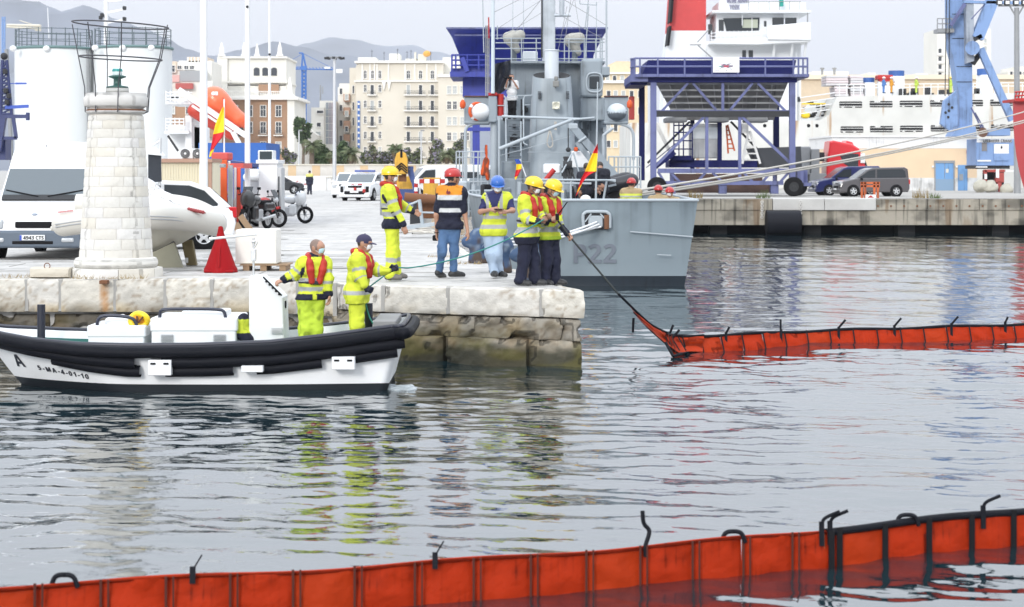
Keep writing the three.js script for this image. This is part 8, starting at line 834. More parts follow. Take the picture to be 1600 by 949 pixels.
// ---------- storage tanks, ship masts, lifeboat at the left ----------
{
  const Z = 112, L = at(Z), tank = (x0, x1, y, lab, rails) => { const c = L.p((x0 + x1) / 2, 0)[0], r = (L.p(x1, 0)[0] - L.p(x0, 0)[0]) / 2, top = L.p(0, y)[1], t = thing('storage_tank', lab, 'tank', [c, QH, -Z - r]); mk('shell', M([0.74, 0.76, 0.76], 0.5, { map: again(T.soft, 14) }), t, (m) => m.add(new THREE.CylinderGeometry(r, r, top - QH, 64), [c, (top + QH) / 2, -Z - r])); mk('rim', M([0.12, 0.2, 0.2], 0.6), t, (m) => { m.add(new THREE.TorusGeometry(r + 0.02, 0.09, 6, 64).rotateX(Math.PI / 2), [c, top, -Z - r]); }); const G2 = M([0.09, 0.12, 0.13], 0.6), R2 = mk('top_railing', G2, t, (m) => { for (const h of [0.35, 0.75, 1.1]) m.add(new THREE.TorusGeometry(r - 0.05, 0.022, 5, 64).rotateX(Math.PI / 2), [c, top + h, -Z - r]); }); for (let k = 0; k < 18; k++) { const a = k / 18 * 6.283; mk('rail_post', G2, R2, (m) => m.bar([c + (r - 0.05) * Math.cos(a), top, -Z - r + (r - 0.05) * Math.sin(a)], [c + (r - 0.05) * Math.cos(a), top + 1.15, -Z - r + (r - 0.05) * Math.sin(a)], 0.03, 0.03, 5)); } for (const x of rails) mk('top_fitting', MAT.white, t, (m) => m.ball(L.p(x, y + 3, 0.1), 0.2, 1, 0.9, 1)); mk('drain_pipe', MAT.grey, t, (m) => m.bar(L.p(x0 + 1.5, y + 4, 0.1 - r * 0.7), [L.p(x0 + 1.5, 0)[0], QH, -Z - r * 0.7], 0.12)); };
  tank(8, 131, 73, 'white storage tank with roof railing, farther from the lighthouse cage', [20, 72]); tank(134, 257, 72, 'white storage tank standing right behind the stone lighthouse', [148, 191, 236]);
  const D = at(84), dm = thing('lattice_mast', 'dark blue lattice ship mast with radar arms at the left frame edge', 'mast', [D.p(8, 0)[0], 1.2, -84]), nb = M([0.02, 0.03, 0.11], 0.5); mk('lattice', nb, dm, (m) => { for (const [a, b] of [[[3, 94], [1, 182]], [[10, 94], [18, 182]], [[4, 94], [-4, 182]]]) m.bar(D.p(...a), D.p(...b), 0.07); for (let y = 98; y < 180; y += 8) { const q = (y - 94) / 88; m.bar(D.p(3 - 2 * q, y), D.p(10 + 8 * q, y), 0.05); m.bar(D.p(3 - 2 * q, y + 8), D.p(10 + 8 * q, y), 0.04); } m.beam(D.p(-30, 182), D.p(45, 182), 0.16); m.bar(D.p(43, 176), D.p(43, 188), 0.09); m.beam(D.p(20, 182), D.p(25, 216), 0.14); m.beam(D.p(0, 216), D.p(26, 216), 0.14); m.beam(D.p(4, 184), D.p(-4, 236), 0.3); D.box(m, -20, 6, 216, 250, -0.2, 1); }); mkE('radar_arm', M([0.03, 0.08, 0.4], 0.5), dm, (m) => { m.beam(D.p(8, 168), D.p(44, 166), 0.14); m.beam(D.p(24, 130.5), D.p(41, 130.5), 0.08); m.bar(D.p(0, 130.5), D.p(24, 130.5), 0.02); }); mkE('mast_lamp', MAT.dark, dm, (m) => { for (const [x, y] of [[9, 112], [10, 142], [15, 150], [12, 160]]) m.rbox(D.p(x - 3, 0)[0], D.p(x + 3, 0)[0], D.p(0, y + 4)[1], D.p(0, y - 4)[1], -84, -83.7, 0.05); m.ball(D.p(6, 88), 0.16); });
  const wm = thing('signal_mast', 'white signal mast with cross arms rising behind the wire cage', 'mast', [P(164, 0, 140)[0], 1.2, -140]), K = at(140); mk('mast', MAT.white, wm, (m) => { m.bar([K.p(164.5, 0)[0], 1.2, -140], K.p(165.5, -40), 0.2, 0.16, 12); m.beam(K.p(166, 20), K.p(192, 15), 0.16); m.beam(K.p(166, 36), K.p(192, 31), 0.14); m.beam(K.p(166, 2), K.p(190, 0), 0.14); m.bar(K.p(74, 12), K.p(76, 60), 0.03); }); mkE('mast_lamp', MAT.dark, wm, (m) => { for (const [x, y] of [[195, 13], [195, 30], [160, 24], [158, 28]]) m.rbox(K.p(x - 2.5, 0)[0], K.p(x + 2.5, 0)[0], K.p(0, y + 3)[1], K.p(0, y - 3)[1], -140, -139.6, 0.06); });
  const cr = thing('yard_crane', 'small blue and yellow jib crane beyond the left storage tank', 'crane', [P(5, 0, 160)[0], 1.2, -165]), C2 = at(165); mk('tower', MAT.craneBlue, cr, (m) => { m.bar(C2.p(3, 26), C2.p(3, 90), 0.07); m.bar(C2.p(7, 26), C2.p(7, 90), 0.07); for (let y = 28; y < 90; y += 7) { m.bar(C2.p(3, y), C2.p(7, y + 7), 0.05); m.bar(C2.p(3, y), C2.p(7, y), 0.05); } }); mk('jib', MAT.cream, cr, (m) => { m.bar(C2.p(10, 39), C2.p(62, 40), 0.1); m.bar(C2.p(10, 42), C2.p(62, 45), 0.08); for (let x = 10; x < 60; x += 5) m.bar(C2.p(x, 39), C2.p(x + 3, 43), 0.05); C2.box(m, 54, 62, 38, 48, 0, 0.5); m.bar(C2.p(30, 32), C2.p(56, 40), 0.04); });
  // free-fall lifeboat on its slanting ramp at the stern of a white ship
  const W = at(96), ws = thing('white_ship_stern', 'white ship stern with railed decks and slanting lifeboat ramp', 'ship', [W.p(300, 0)[0], 0.5, -97]), wt = MAT.white; mk('stern_house', wt, ws, (m) => { W.box(m, 256, 298, 196, 252, -1, 5, 0.05); W.box(m, 258, 330, 158, 163, 0, 4); W.box(m, 258, 296, 205, 209, 0.3, 5); W.box(m, 288, 298, 180, 250, -0.2, 3); }); mk('stern_railing', wt, ws, (m) => { for (const [y0, x0, x1] of [[145, 258, 300], [150, 258, 300], [155, 258, 300], [186, 258, 288], [191, 258, 288], [196, 258, 288], [201, 258, 288]]) m.bar(W.p(x0, y0, 0.3), W.p(x1, y0, 0.3), 0.035); for (let x = 259; x < 300; x += 7) m.bar(W.p(x, 142, 0.3), W.p(x, 160, 0.3), 0.03); for (let x = 259; x < 290; x += 7) m.bar(W.p(x, 184, 0.3), W.p(x, 206, 0.3), 0.03); }); mkE('ramp', wt, ws, (m) => { m.beam(W.p(279, 140, 0.9), W.p(384, 212, 0.9), 0.26, 0.25); m.beam(W.p(279, 140, -1.2), W.p(384, 212, -1.2), 0.26, 0.25); m.beam(W.p(300, 165, 0.8), W.p(362, 206, 0.8), 0.12, 0.2); m.beam(W.p(364, 206, 0.8), W.p(386, 250, 0.8), 0.24, 0.24); m.beam(W.p(300, 152, 0.8), W.p(278, 160, 0.8), 0.12); }); mkE('ramp_foot', MAT.dark, ws, (m) => { m.beam(W.p(262, 212, 0.3), W.p(278, 236, 0.3), 0.1); W.box(m, 376, 383, 200, 214, 1, 0.2); W.box(m, 262, 276, 150, 155, -0.5, 0.4); });
  const lb = thing('lifeboat', 'orange enclosed lifeboat on the slanting ramp behind the flag', 'lifeboat', W.p(345, 180)); const orangeB = M([0.8, 0.13, 0.045], 0.35, { clearcoat: 0.3 }); mk('upper_shell', orangeB, lb, (m) => m.add(skin([{ a: W.p(336, 155), b: W.p(374, 188), ra: 0.62, rb: 0.36 }, { a: W.p(330, 152), b: W.p(338, 160), ra: 0.48, rb: 0.62 }, { a: W.p(374, 188), b: W.p(382, 195), ra: 0.36, rb: 0.16 }], 0.06, () => [1, 1, 1], { k: 12 }))); mk('lower_shell', M([0.5, 0.05, 0.03], 0.4), lb, (m) => m.add(skin([{ a: W.p(303, 173), b: W.p(362, 210), ra: 0.34, rb: 0.3 }, { a: W.p(320, 170), b: W.p(366, 200), ra: 0.5, rb: 0.4 }], 0.06, () => [1, 1, 1], { k: 12 }))); mk('tower_window', MAT.white, lb, (m) => { m.bar(W.p(333, 146, 0.5), W.p(333, 146, 0.7), 0.1, 0.1, 14); W.box(m, 338, 343, 144, 150, 0.62, 0.1, 0.03); }); mk('seam', M([0.3, 0.04, 0.02], 0.6), lb, (m) => m.tube([[347, 178, 0.55], [350, 160, 0.6], [346, 148, 0.4]].map((q) => W.p(...q)), 0.03, 20, 5));
}
// ---------- city ----------
function building(name, label, cx, Z, f, group) { const t = thing(name, label, 'building', [P(cx, 0, Z)[0], 1.2, -Z], group); f(t, at(Z)); return t; }
const fWhite = M([0.76, 0.74, 0.68], 0.85, { map: again(T.soft, 20) }), fCream = M([0.66, 0.61, 0.52], 0.85, { map: again(T.soft, 18) }), fBrick = M([0.4, 0.24, 0.15], 0.9, { map: again(T.mottle, 12) }), trimW = M([0.78, 0.76, 0.72], 0.8), ironM = M([0.06, 0.06, 0.065], 0.6), pane = M([0.05, 0.055, 0.065], 0.2), shutter = M([0.4, 0.42, 0.42], 0.6);
function windowAt(t, L, x, y, w, h, o = {}) { // a recessed window with its frame, pane, sill; arched or with a balcony where asked
  const d = o.d ?? 0; const wn = mk('window', o.frame ?? trimW, t, (m) => { L.box(m, x - w / 2 - 0.9, x - w / 2, y - 0.8, y + h + 0.8, d + 0.14, 0.5); L.box(m, x + w / 2, x + w / 2 + 0.9, y - 0.8, y + h + 0.8, d + 0.14, 0.5); L.box(m, x - w / 2, x + w / 2, y - 0.8, y, d + 0.15, 0.5); L.box(m, x - w / 2 - 1.2, x + w / 2 + 1.2, y + h, y + h + 1, d + 0.26, 0.6); });
  mk('pane', o.pale || rnd() < 0.16 ? shutter : pane, wn, (m) => { if (o.arch) { const r = w / 2, pts = []; for (let k = 0; k <= 8; k++) { const a = Math.PI * k / 8; const q = L.p(x + r * Math.cos(a), y + r - r * Math.sin(a)); pts.push([q[0], q[1]]); } const e = L.p(x - r, y + h), f = L.p(x + r, y + h); m.ext([...pts, [e[0], e[1]], [f[0], f[1]]], 0.1, [0, 0, L.p(0, 0, d + 0.01)[2]]); } else L.box(m, x - w / 2, x + w / 2, y, y + h, d + 0.04, 0.1); });
  if (!o.plain) mk('glazing_bar', trimW, wn, (m) => { L.box(m, x - 0.25, x + 0.25, y + 0.5, y + h, d + 0.08, 0.05); if (h > 9) L.box(m, x - w / 2, x + w / 2, y + h * 0.35, y + h * 0.35 + 0.5, d + 0.08, 0.05); });
}
function balcony(t, L, x0, x1, y, h = 6) { const b = mk('balcony', trimW, t, (m) => L.box(m, x0 - 1, x1 + 1, y, y + 1.6, 1.0, 1.2)); mk('balcony_railing', ironM, b, (m) => { for (const q of [y - h, y - h * 0.5]) L.box(m, x0, x1, q, q + 0.5, 0.95, 0.08); for (let x = x0; x <= x1 + 0.1; x += 2) L.box(m, x - 0.18, x + 0.18, y - h, y, 0.94, 0.06); }); }
reseed(44);
building('apartment_block', 'large cream apartment block with iron balconies and arched top windows', 640, 390, (t, L) => {
  mk('wall', fCream, t, (m) => { m.ext([[556, 282], [556, 103], [564, 97], [692, 97], [692, 282]].map(([x, y]) => L.p(x, y).slice(0, 2)), 22, [0, 0, -390 - 11]); L.box(m, 685, 732, 120, 282, 1.2, 18); }); mk('cornice', trimW, t, (m) => { L.box(m, 553, 694, 126, 128, 0.5, 22); L.box(m, 554, 694, 95.5, 98.5, 0.7, 22.5); L.box(m, 684, 734, 117, 121, 1.6, 18); L.box(m, 584, 586, 97, 126, 0.25, 1); L.box(m, 606, 608, 97, 126, 0.25, 1); for (const x of [565, 577, 588, 632, 647, 666, 680]) L.box(m, x, x + 2, 100, 126, 0.2, 1); });
  for (const x of [570.5, 582, 593.5]) windowAt(t, L, x, 110.5, 4, 12, { arch: 1 }); for (const x of [638, 657, 675.5]) windowAt(t, L, x, 110.5, 5, 12.5, { arch: 1 }); mkE('corbel', trimW, t, (m) => { for (const x of [600, 608]) m.ext([[x - 3, 128], [x + 3, 128], [x, 142]].map(([a, b]) => L.p(a, b).slice(0, 2)), 0.6, [0, 0, -389.8]); });
  [133, 157.5, 182, 206, 230].forEach((y, i) => { for (const x of [570.5, 593.5]) windowAt(t, L, x, y, 4, 10.5); for (const x of [581.5, 638, 657, 675.5]) windowAt(t, L, x, y, 5, 15, { plain: 1 }); balcony(t, L, 575, 587, y + 15); balcony(t, L, 632, 665, y + 15); balcony(t, L, 670, 684, y + 15); if (i) for (const x of [702, 711, 722.5, 730]) windowAt(t, L, x, y + 1.5, 5.6, 12, { d: 1.2, pale: (i * 3 + x) % 4 < 1 }); else for (const x of [702, 711, 722.5]) windowAt(t, L, x, 135, 5.6, 12, { d: 1.2, pale: 1 }); });
  const rf = mk('roof_structure', fWhite, t, (m) => { L.box(m, 558, 586, 89, 97, -2, 8); L.box(m, 606, 622, 82, 97, -4, 8); L.box(m, 632, 650, 90, 97, -4, 8); L.box(m, 690, 716, 87, 120, -6, 10); L.box(m, 586, 690, 92, 97, -6, 12); }); mk('chimney', MAT.cream, rf, (m) => { L.box(m, 652, 664, 83, 97, -3, 4); L.box(m, 646, 649, 80, 97, -3, 1); }); mk('orange_tank', M([0.6, 0.32, 0.06], 0.7), rf, (m) => m.ball(L.p(667, 84, -3), 0.8, 1, 0.8, 1)); mkE('aerial', ironM, rf, (m) => { for (const [x, h] of [[581, 12], [600, 9], [621, 14], [636, 10], [642, 12], [673, 9]]) { m.bar(L.p(x, 96, -3), L.p(x, 96 - h - 6, -3), 0.05); m.bar(L.p(x - 2, 92 - h, -3), L.p(x + 2, 92 - h, -3), 0.04); } }); mk('blue_banner', M([0.05, 0.14, 0.4], 0.7), t, (m) => { L.box(m, 558.5, 562.5, 158, 232, 0.3, 0.1); }); mk('banner_gap', trimW, t, (m) => { for (let k = 0; k < 8; k++) L.box(m, 559, 562, 161 + k * 9, 164 + k * 9, 0.33, 0.05); });
});
building('corner_block', 'narrow tan block with bay windows at the left side of the cream apartment block', 545, 402, (t, L) => { mk('wall', fCream, t, (m) => { L.box(m, 546, 557, 106, 285, 0, 14); }); mkE('bay', M([0.42, 0.25, 0.17], 0.85), t, (m) => { for (const y of [147, 168, 189, 210, 231]) L.box(m, 537, 547, y, y + 12, 0.8, 6); }); mk('wall_recess', fWhite, t, (m) => { L.box(m, 527, 546, 136, 285, -1, 12); L.box(m, 529, 548, 130, 137, -1.5, 10); }); for (const y of [134, 160, 184, 208]) { windowAt(t, L, 552, y, 2.6, 12, { plain: 1 }); windowAt(t, L, 542, y + 14, 4.5, 8, { d: 0.9, plain: 1 }); windowAt(t, L, 532, y + 4, 4, 9, { d: -1, plain: 1 }); } });
building('glass_block', 'pale block with grey glazed side and phone aerials left of the big block', 505, 395, (t, L) => { mk('wall', fWhite, t, (m) => { L.box(m, 486, 506, 168, 285, 0, 14); L.box(m, 498, 522, 157, 285, -1.5, 12); m.ext([[473, 211], [486, 202], [500, 212], [500, 285], [473, 285]].map(([x, y]) => L.p(x, y).slice(0, 2)), 6, [0, 0, -392]); }); for (let k = 0; k < 6; k++) for (let j = 0; j < 3; j++) mk('glass_panel', M([0.3 + 0.05 * ((k * 3 + j) % 3), 0.33, 0.36], 0.25), t, (m) => L.box(m, 508 + j * 4.6, 512 + j * 4.6, 160 + k * 11, 170 + k * 11, -1.4, 0.1)); for (const [x, y, w, h] of [[500, 173, 10, 4], [498, 192, 6, 6], [497, 206, 8, 6]]) windowAt(t, L, x, y, w, h, { d: 0.05, plain: 1 }); mk('phone_aerial', MAT.grey, t, (m) => { m.bar(L.p(500.5, 166, -2), L.p(500.5, 133, -2), 0.14); for (const x of [499, 502.5]) L.box(m, x - 0.8, x + 0.8, 135, 146, -1.8, 0.3); }); });
building('brick_building', 'brick and white historic building crowned by a white tower with spires', 400, 360, (t, L) => {
  mk('brick_wall', fBrick, t, (m) => L.box(m, 340, 450, 156, 282, 0, 20)); mkE('white_corner', fWhite, t, (m) => { L.box(m, 449, 460, 156, 282, 0.3, 20); L.box(m, 338, 345, 156, 282, 0.2, 20); }); mk('cornice', trimW, t, (m) => { L.box(m, 330, 466, 152.5, 156, 1, 22); L.box(m, 330, 462, 150, 152.5, 0.5, 21); }); mk('terrace', fWhite, t, (m) => { L.box(m, 322, 445, 131, 152, -3, 14); L.box(m, 330, 402, 140, 152, -0.6, 3); }); mk('terrace_railing', trimW, t, (m) => { L.box(m, 345, 452, 142.5, 143.5, 0.4, 0.2); for (let x = 346; x < 452; x += 3) L.box(m, x, x + 1, 143, 151, 0.35, 0.2); });
  mk('tower', fWhite, t, (m) => { L.box(m, 339, 444, 90, 133, -3, 16); L.box(m, 336, 352, 88, 140, -2.4, 4); L.box(m, 336, 446, 126, 128.5, -2.3, 16); L.box(m, 337, 446, 87, 90, -2.3, 17); }); mk('brick_panel', fBrick, t, (m) => L.box(m, 401, 433, 131, 144, -2.4, 1)); for (const x of [397.5, 411, 425]) mk('arched_opening', pane, t, (m) => { const r = 4.5, pts = []; for (let k = 0; k <= 8; k++) { const a = Math.PI * k / 8, q = L.p(x + r * Math.cos(a), 107 - r * 0.6 * Math.sin(a)); pts.push([q[0], q[1]]); } const e = L.p(x - r, 117), f = L.p(x + r, 117); m.ext([...pts, [e[0], e[1]], [f[0], f[1]]], 0.1, [0, 0, -362.9]); });
  for (const [x, y0, y1, w] of [[346, 66, 88, 5.5], [381, 66, 88, 4.5], [401.5, 68, 88, 4.2], [437, 65, 88, 5.2], [452.5, 120, 150, 6]]) mk('spire', trimW, t, (m) => { const b = L.p(x, y1, -2.8), s = FP / 360, r = w / s; m.lathe([[r * 1.1, 0], [r * 1.1, 0.25], [r * 0.8, 0.4], [r * 0.62, (y1 - y0) / s * 0.5], [r * 0.66, (y1 - y0) / s * 0.53], [r * 0.32, (y1 - y0) / s * 0.8], [0.14, (y1 - y0) / s * 0.93], [0.02, (y1 - y0) / s]], b, 8); });
  for (const y of [165, 191]) for (const x of [355, 367, 390, 411, 435]) windowAt(t, L, x, y, 8, 17, { frame: trimW }); for (const x of [411, 435]) { balcony(t, L, x - 6, x + 6, 211, 7); windowAt(t, L, x, 222, 8, 17); } for (const [x, y, w, h] of [[329, 112, 3.4, 4], [384, 128, 1, 6], [357, 124, 1, 6]]) windowAt(t, L, x, y, w, h, { d: -2.9, plain: 1 });
});
building('terraced_houses', 'white, pink and grey stepped houses between tank and brick building', 290, 340, (t, L) => { mk('wall', fWhite, t, (m) => { L.box(m, 256, 325, 95, 285, -4, 12); L.box(m, 270, 322, 92, 100, -6, 8); L.box(m, 256, 330, 126, 285, -1, 6); }); mkE('tan_attic', M([0.6, 0.5, 0.4], 0.8), t, (m) => { L.box(m, 283, 315, 86, 95, -6, 8); L.box(m, 256, 270, 94, 112, -3.6, 6); }); mk('grey_wall', M([0.32, 0.33, 0.34], 0.8), t, (m) => L.box(m, 279, 318, 110, 127, -0.8, 6)); mk('pink_wall', M([0.6, 0.36, 0.33], 0.8), t, (m) => L.box(m, 256, 279, 117, 128, -0.7, 6)); mkE('red_awning', M([0.4, 0.09, 0.08], 0.8), t, (m) => { L.box(m, 256, 264, 130, 138, 0.2, 1); L.box(m, 274, 301, 130, 139, 0.2, 1); }); mk('brick_wall', fBrick, t, (m) => L.box(m, 256, 340, 165, 215, 0.3, 6)); for (const x of [274.5, 285, 294, 312]) windowAt(t, L, x, 101, 6, 5.5, { d: -3.9 }); windowAt(t, L, 263, 101, 9, 10, { d: -3.5 }); for (const x of [270, 294, 318]) windowAt(t, L, x, 166, 6, 12, { d: 0.4 }); for (let k = 0; k < 6; k++) mk('attic_pilaster', trimW, t, (m) => L.box(m, 284 + k * 5.4, 285.5 + k * 5.4, 86.5, 95, -5.8, 0.3)); });
building('ochre_hall', 'long ochre building with arched windows behind the patrol ship at the right', 970, 380, (t, L) => { mk('wall', M([0.68, 0.56, 0.38], 0.85, { map: T.soft }), t, (m) => { L.box(m, 880, 1012, 128, 285, 0, 18); m.ext([[945, 128], [952, 100], [965, 94], [985, 94], [1000, 102], [1010, 128]].map(([x, y]) => L.p(x, y).slice(0, 2)), 16, [0, 0, -392]); }); mk('cornice', trimW, t, (m) => { L.box(m, 880, 1014, 126, 130, 0.8, 18); L.box(m, 880, 1014, 112, 114, -3, 12); }); for (const y of [117, 142, 168, 195, 220]) for (const x of [951, 962, 974, 987, 1000]) windowAt(t, L, x, y, 5.5, 10, { d: y < 120 ? -3.9 : 0, arch: y < 120, plain: 1, pale: (x + y) % 3 < 1 }); });
building('harbour_shed', 'long low ochre port shed behind the cargo ship deck', 1380, 320, (t, L) => { mk('wall', M([0.62, 0.5, 0.36], 0.85, { map: T.soft }), t, (m) => { L.box(m, 1230, 1720, 123, 285, 0, 20); }); mk('parapet', M([0.72, 0.62, 0.48], 0.8), t, (m) => { L.box(m, 1228, 1720, 117, 124, 0.5, 21); }); mkE('roof_house', fWhite, t, (m) => { L.box(m, 1276, 1333, 110, 118, -4, 8); L.box(m, 1440, 1458, 113, 118, -4, 6); L.box(m, 1363, 1376, 112, 118, -4, 6); }); mkE('vent_pipe', MAT.grey, t, (m) => { for (const x of [1285, 1304]) { m.bar(L.p(x, 118, -4), L.p(x, 108, -4), 0.2); m.ball(L.p(x, 107, -4), 0.4, 1, 0.5, 1); } }); });
building('tower_block', 'tall white residential tower rising behind the blue crane', 1510, 420, (t, L) => { mk('wall', fWhite, t, (m) => { L.box(m, 1465, 1549, 45, 290, 0, 14); L.box(m, 1488, 1500, 40, 46, -2, 4); }); for (let k = 0; k < 8; k++) { windowAt(t, L, 1469, 76 + k * 12.5, 5, 7, { plain: 1 }); windowAt(t, L, 1540, 60 + k * 12.5, 4, 7, { plain: 1, pale: 1 }); mk('balcony_slab', trimW, t, (m) => L.box(m, 1465, 1474, 84 + k * 12.5, 87 + k * 12.5, 0.6, 0.6)); } });
building('far_apartments', 'stepped white apartments at the right frame edge behind the light mast', 1610, 430, (t, L) => { mk('wall', fWhite, t, (m) => { L.box(m, 1575, 1660, 112, 290, 0, 14); L.box(m, 1588, 1660, 104, 114, 0.2, 14); }); for (let k = 0; k < 3; k++) for (let j = 0; j < 4; j++) windowAt(t, L, 1580 + j * 7, 112 + k * 9, 4, 5, { plain: 1, d: 0.25 }); });
{ const Z = 420, L = at(Z), t = thing('tower_crane', 'blue tower crane standing before the hills between the city buildings', 'crane', [L.p(474.5, 0)[0], 1.2, -Z]), b = M([0.04, 0.14, 0.42], 0.6); mk('tower', b, t, (m) => { for (const x of [471.8, 477.6]) m.bar(L.p(x, 285), L.p(x, 108), 0.22, 0.22, 5); for (let y = 110; y < 280; y += 6) { m.bar(L.p(471.8, y), L.p(477.6, y + 6), 0.13, 0.13, 4); m.bar(L.p(477.6, y), L.p(471.8, y + 6), 0.13, 0.13, 4); } m.poly([L.p(471, 108), L.p(473, 83), L.p(478, 106)], 0.2); m.bar(L.p(467, 83), L.p(473, 83), 0.16); }); mk('cabin', b, t, (m) => L.box(m, 470, 479, 103, 110, 0.4, 1.4)); mk('jib', b, t, (m) => { m.bar(L.p(415, 107), L.p(528, 109), 0.14); m.bar(L.p(415, 104.5), L.p(470, 105), 0.1); m.bar(L.p(474, 84), L.p(520, 107), 0.05); m.bar(L.p(473, 84), L.p(435, 105), 0.05); for (let x = 418; x < 526; x += 5) m.bar(L.p(x, 105), L.p(x + 2.5, 108), 0.07); }); mkE('counterweight', MAT.white, t, (m) => { L.box(m, 525, 535, 108, 114, 0.3, 1); L.box(m, 507, 516, 104.5, 107.5, 0.4, 0.3); }); }
// harbour wall with banner, lamps
{ const Z = 170, L = at(Z), t = thing('boundary_wall', 'low white and tan panelled wall under the trees behind the police car', 'wall', [L.p(560, 0)[0], QH, -Z]); let k = 0; for (let x = 400; x < 760; x += 12.5, k++) { const tan = k % 3 === 1; mk('wall_panel', tan ? M([0.6, 0.44, 0.27], 0.85) : M([0.68, 0.65, 0.6], 0.85, { map: T.mottle }), t, (m) => L.box(m, x, x + 12.4, 258, 299, tan ? 0.02 : 0, 0.4)); } mk('coping', MAT.cream, t, (m) => L.box(m, 400, 760, 256.5, 258.5, 0.1, 0.6));
  const b = thing('banner', 'long white banner with red eye emblem hung along the wall behind the police officer', 'banner', [L.p(490, 0)[0], QH, -Z + 0.5]); mk('sheet', MAT.white, b, (m) => L.box(m, 425, 527, 275, 300, 0.5, 0.05)); mk('red_eye', MAT.red, b, (m) => { m.ext([[460.5, 286], [466, 282.2], [473, 287], [466, 291.6]].map(([x, y]) => L.p(x, y).slice(0, 2)), 0.02, [0, 0, -Z + 0.53]); m.beam(L.p(473, 287.5, 0.53), L.p(482, 288.5, 0.53), 0.09, 0.02); }); mk('eye_ring', MAT.white, b, (m) => m.bar(L.p(465.6, 286.8, 0.53), L.p(465.6, 286.8, 0.56), 0.17, 0.17, 18)); mk('eye_mark', MAT.red, b, (m) => m.beam(L.p(465.6, 285, 0.58), L.p(465.6, 288.6, 0.58), 0.05, 0.02)); mk('caption', MAT.grey, b, (m) => { for (let i = 0; i < 12; i++) L.box(m, 460 + i * 1.7, 461 + i * 1.7, 293.5, 295.5, 0.53, 0.02); }); mk('rail', MAT.cream, b, (m) => { L.box(m, 510, 526, 276, 277.5, 0.7, 0.1); for (const x of [510, 518, 525.5]) L.box(m, x, x + 0.7, 277, 300, 0.7, 0.1); });
  const lamp = (x, yt, Zl, ring, lab) => { const K = at(Zl), q = thing('street_lamp', lab, 'street lamp', [K.p(x, 0)[0], QH, -Zl]); mk('post', MAT.alu, q, (m) => m.bar([K.p(x, 0)[0], QH, -Zl], K.p(x, yt), ring ? 0.16 : 0.09, ring ? 0.11 : 0.06, 12)); if (ring) { mk('crown', MAT.grey, q, (m) => m.add(new THREE.TorusGeometry(0.62, 0.05, 6, 24).rotateX(Math.PI / 2), K.p(x, yt))); for (let i = 0; i < 8; i++) { const a = i / 8 * 6.283; mk('floodlight', MAT.dark, q, (m) => m.add(new THREE.BoxGeometry(0.22, 0.18, 0.22), add(K.p(x, yt + 1), [0.68 * Math.cos(a), 0, 0.68 * Math.sin(a)]))); } } else mk('lamp_head', MAT.grey, q, (m) => K.box(m, x - 1, x + 5, yt - 1, yt + 1, 0.1, 0.2)); }; lamp(522.5, 90, 150, true, 'tall lamp post with a ring of floodlights before the big block'); lamp(467, 204, 175, false, 'thin white lamp post under the tower crane'); lamp(658, 204, 175, false, 'thin white lamp post before the cream apartment block');
}
// trees along the wall
function leafCrown(c, rx, ry, rz, n, size, pal, seed) { // many small leaf faces in clumps, open between
  reseed(seed); const pos = [], col = [], nrm = []; const clumps = Array.from({ length: 16 }, () => { let p; do p = [rr(-1, 1), rr(-1, 1), rr(-1, 1)]; while (Math.hypot(...p) > 1); return [...p, rr(0.22, 0.46), rnd()]; });
  for (let i = 0; i < n; i++) { const k = clumps[Math.floor(rnd() * 16)]; let d; do d = [rr(-1, 1), rr(-1, 1), rr(-1, 1)]; while (Math.hypot(...d) > 1); const p = [c[0] + rx * (k[0] * 0.78 + d[0] * k[3]), c[1] + ry * (k[1] * 0.78 + d[1] * k[3]), c[2] + rz * (k[2] * 0.78 + d[2] * k[3])]; const a = unit([rr(-1, 1), rr(-0.6, 0.6), rr(-1, 1)]), b = unit(crs(a, unit([rr(-1, 1), rr(-1, 1), rr(-1, 1)]))), s = size * rr(0.6, 1.3), q = pal[Math.floor(rnd() * pal.length)], sh = 0.7 + 0.6 * k[4] ; const A = add(p, a, -s), B = add(p, b, s * 0.5), C2 = add(p, a, s), D = add(p, b, -s * 0.5); for (const v of [A, B, C2, A, C2, D]) { pos.push(...v); col.push(...q.map((x) => x * sh)); } }
  const g = new THREE.BufferGeometry(); g.setAttribute('position', new THREE.BufferAttribute(new Float32Array(pos), 3)); g.setAttribute('color', new THREE.BufferAttribute(new Float32Array(col), 3)); g.computeVertexNormals(); return g;
}
const leafM = M([1, 1, 1], 0.8, { vertexColors: true }), bark = M([0.16, 0.12, 0.09], 0.95, { map: T.mottle });
const GREEN = [[0.045, 0.08, 0.03], [0.065, 0.105, 0.04], [0.085, 0.125, 0.05], [0.035, 0.06, 0.025]], OLIVE = [[0.12, 0.14, 0.065], [0.15, 0.165, 0.085], [0.085, 0.11, 0.05]], MAUVE = [[0.34, 0.3, 0.42], [0.3, 0.28, 0.32], [0.13, 0.16, 0.07], [0.17, 0.19, 0.1], [0.1, 0.13, 0.06], [0.2, 0.19, 0.13]];
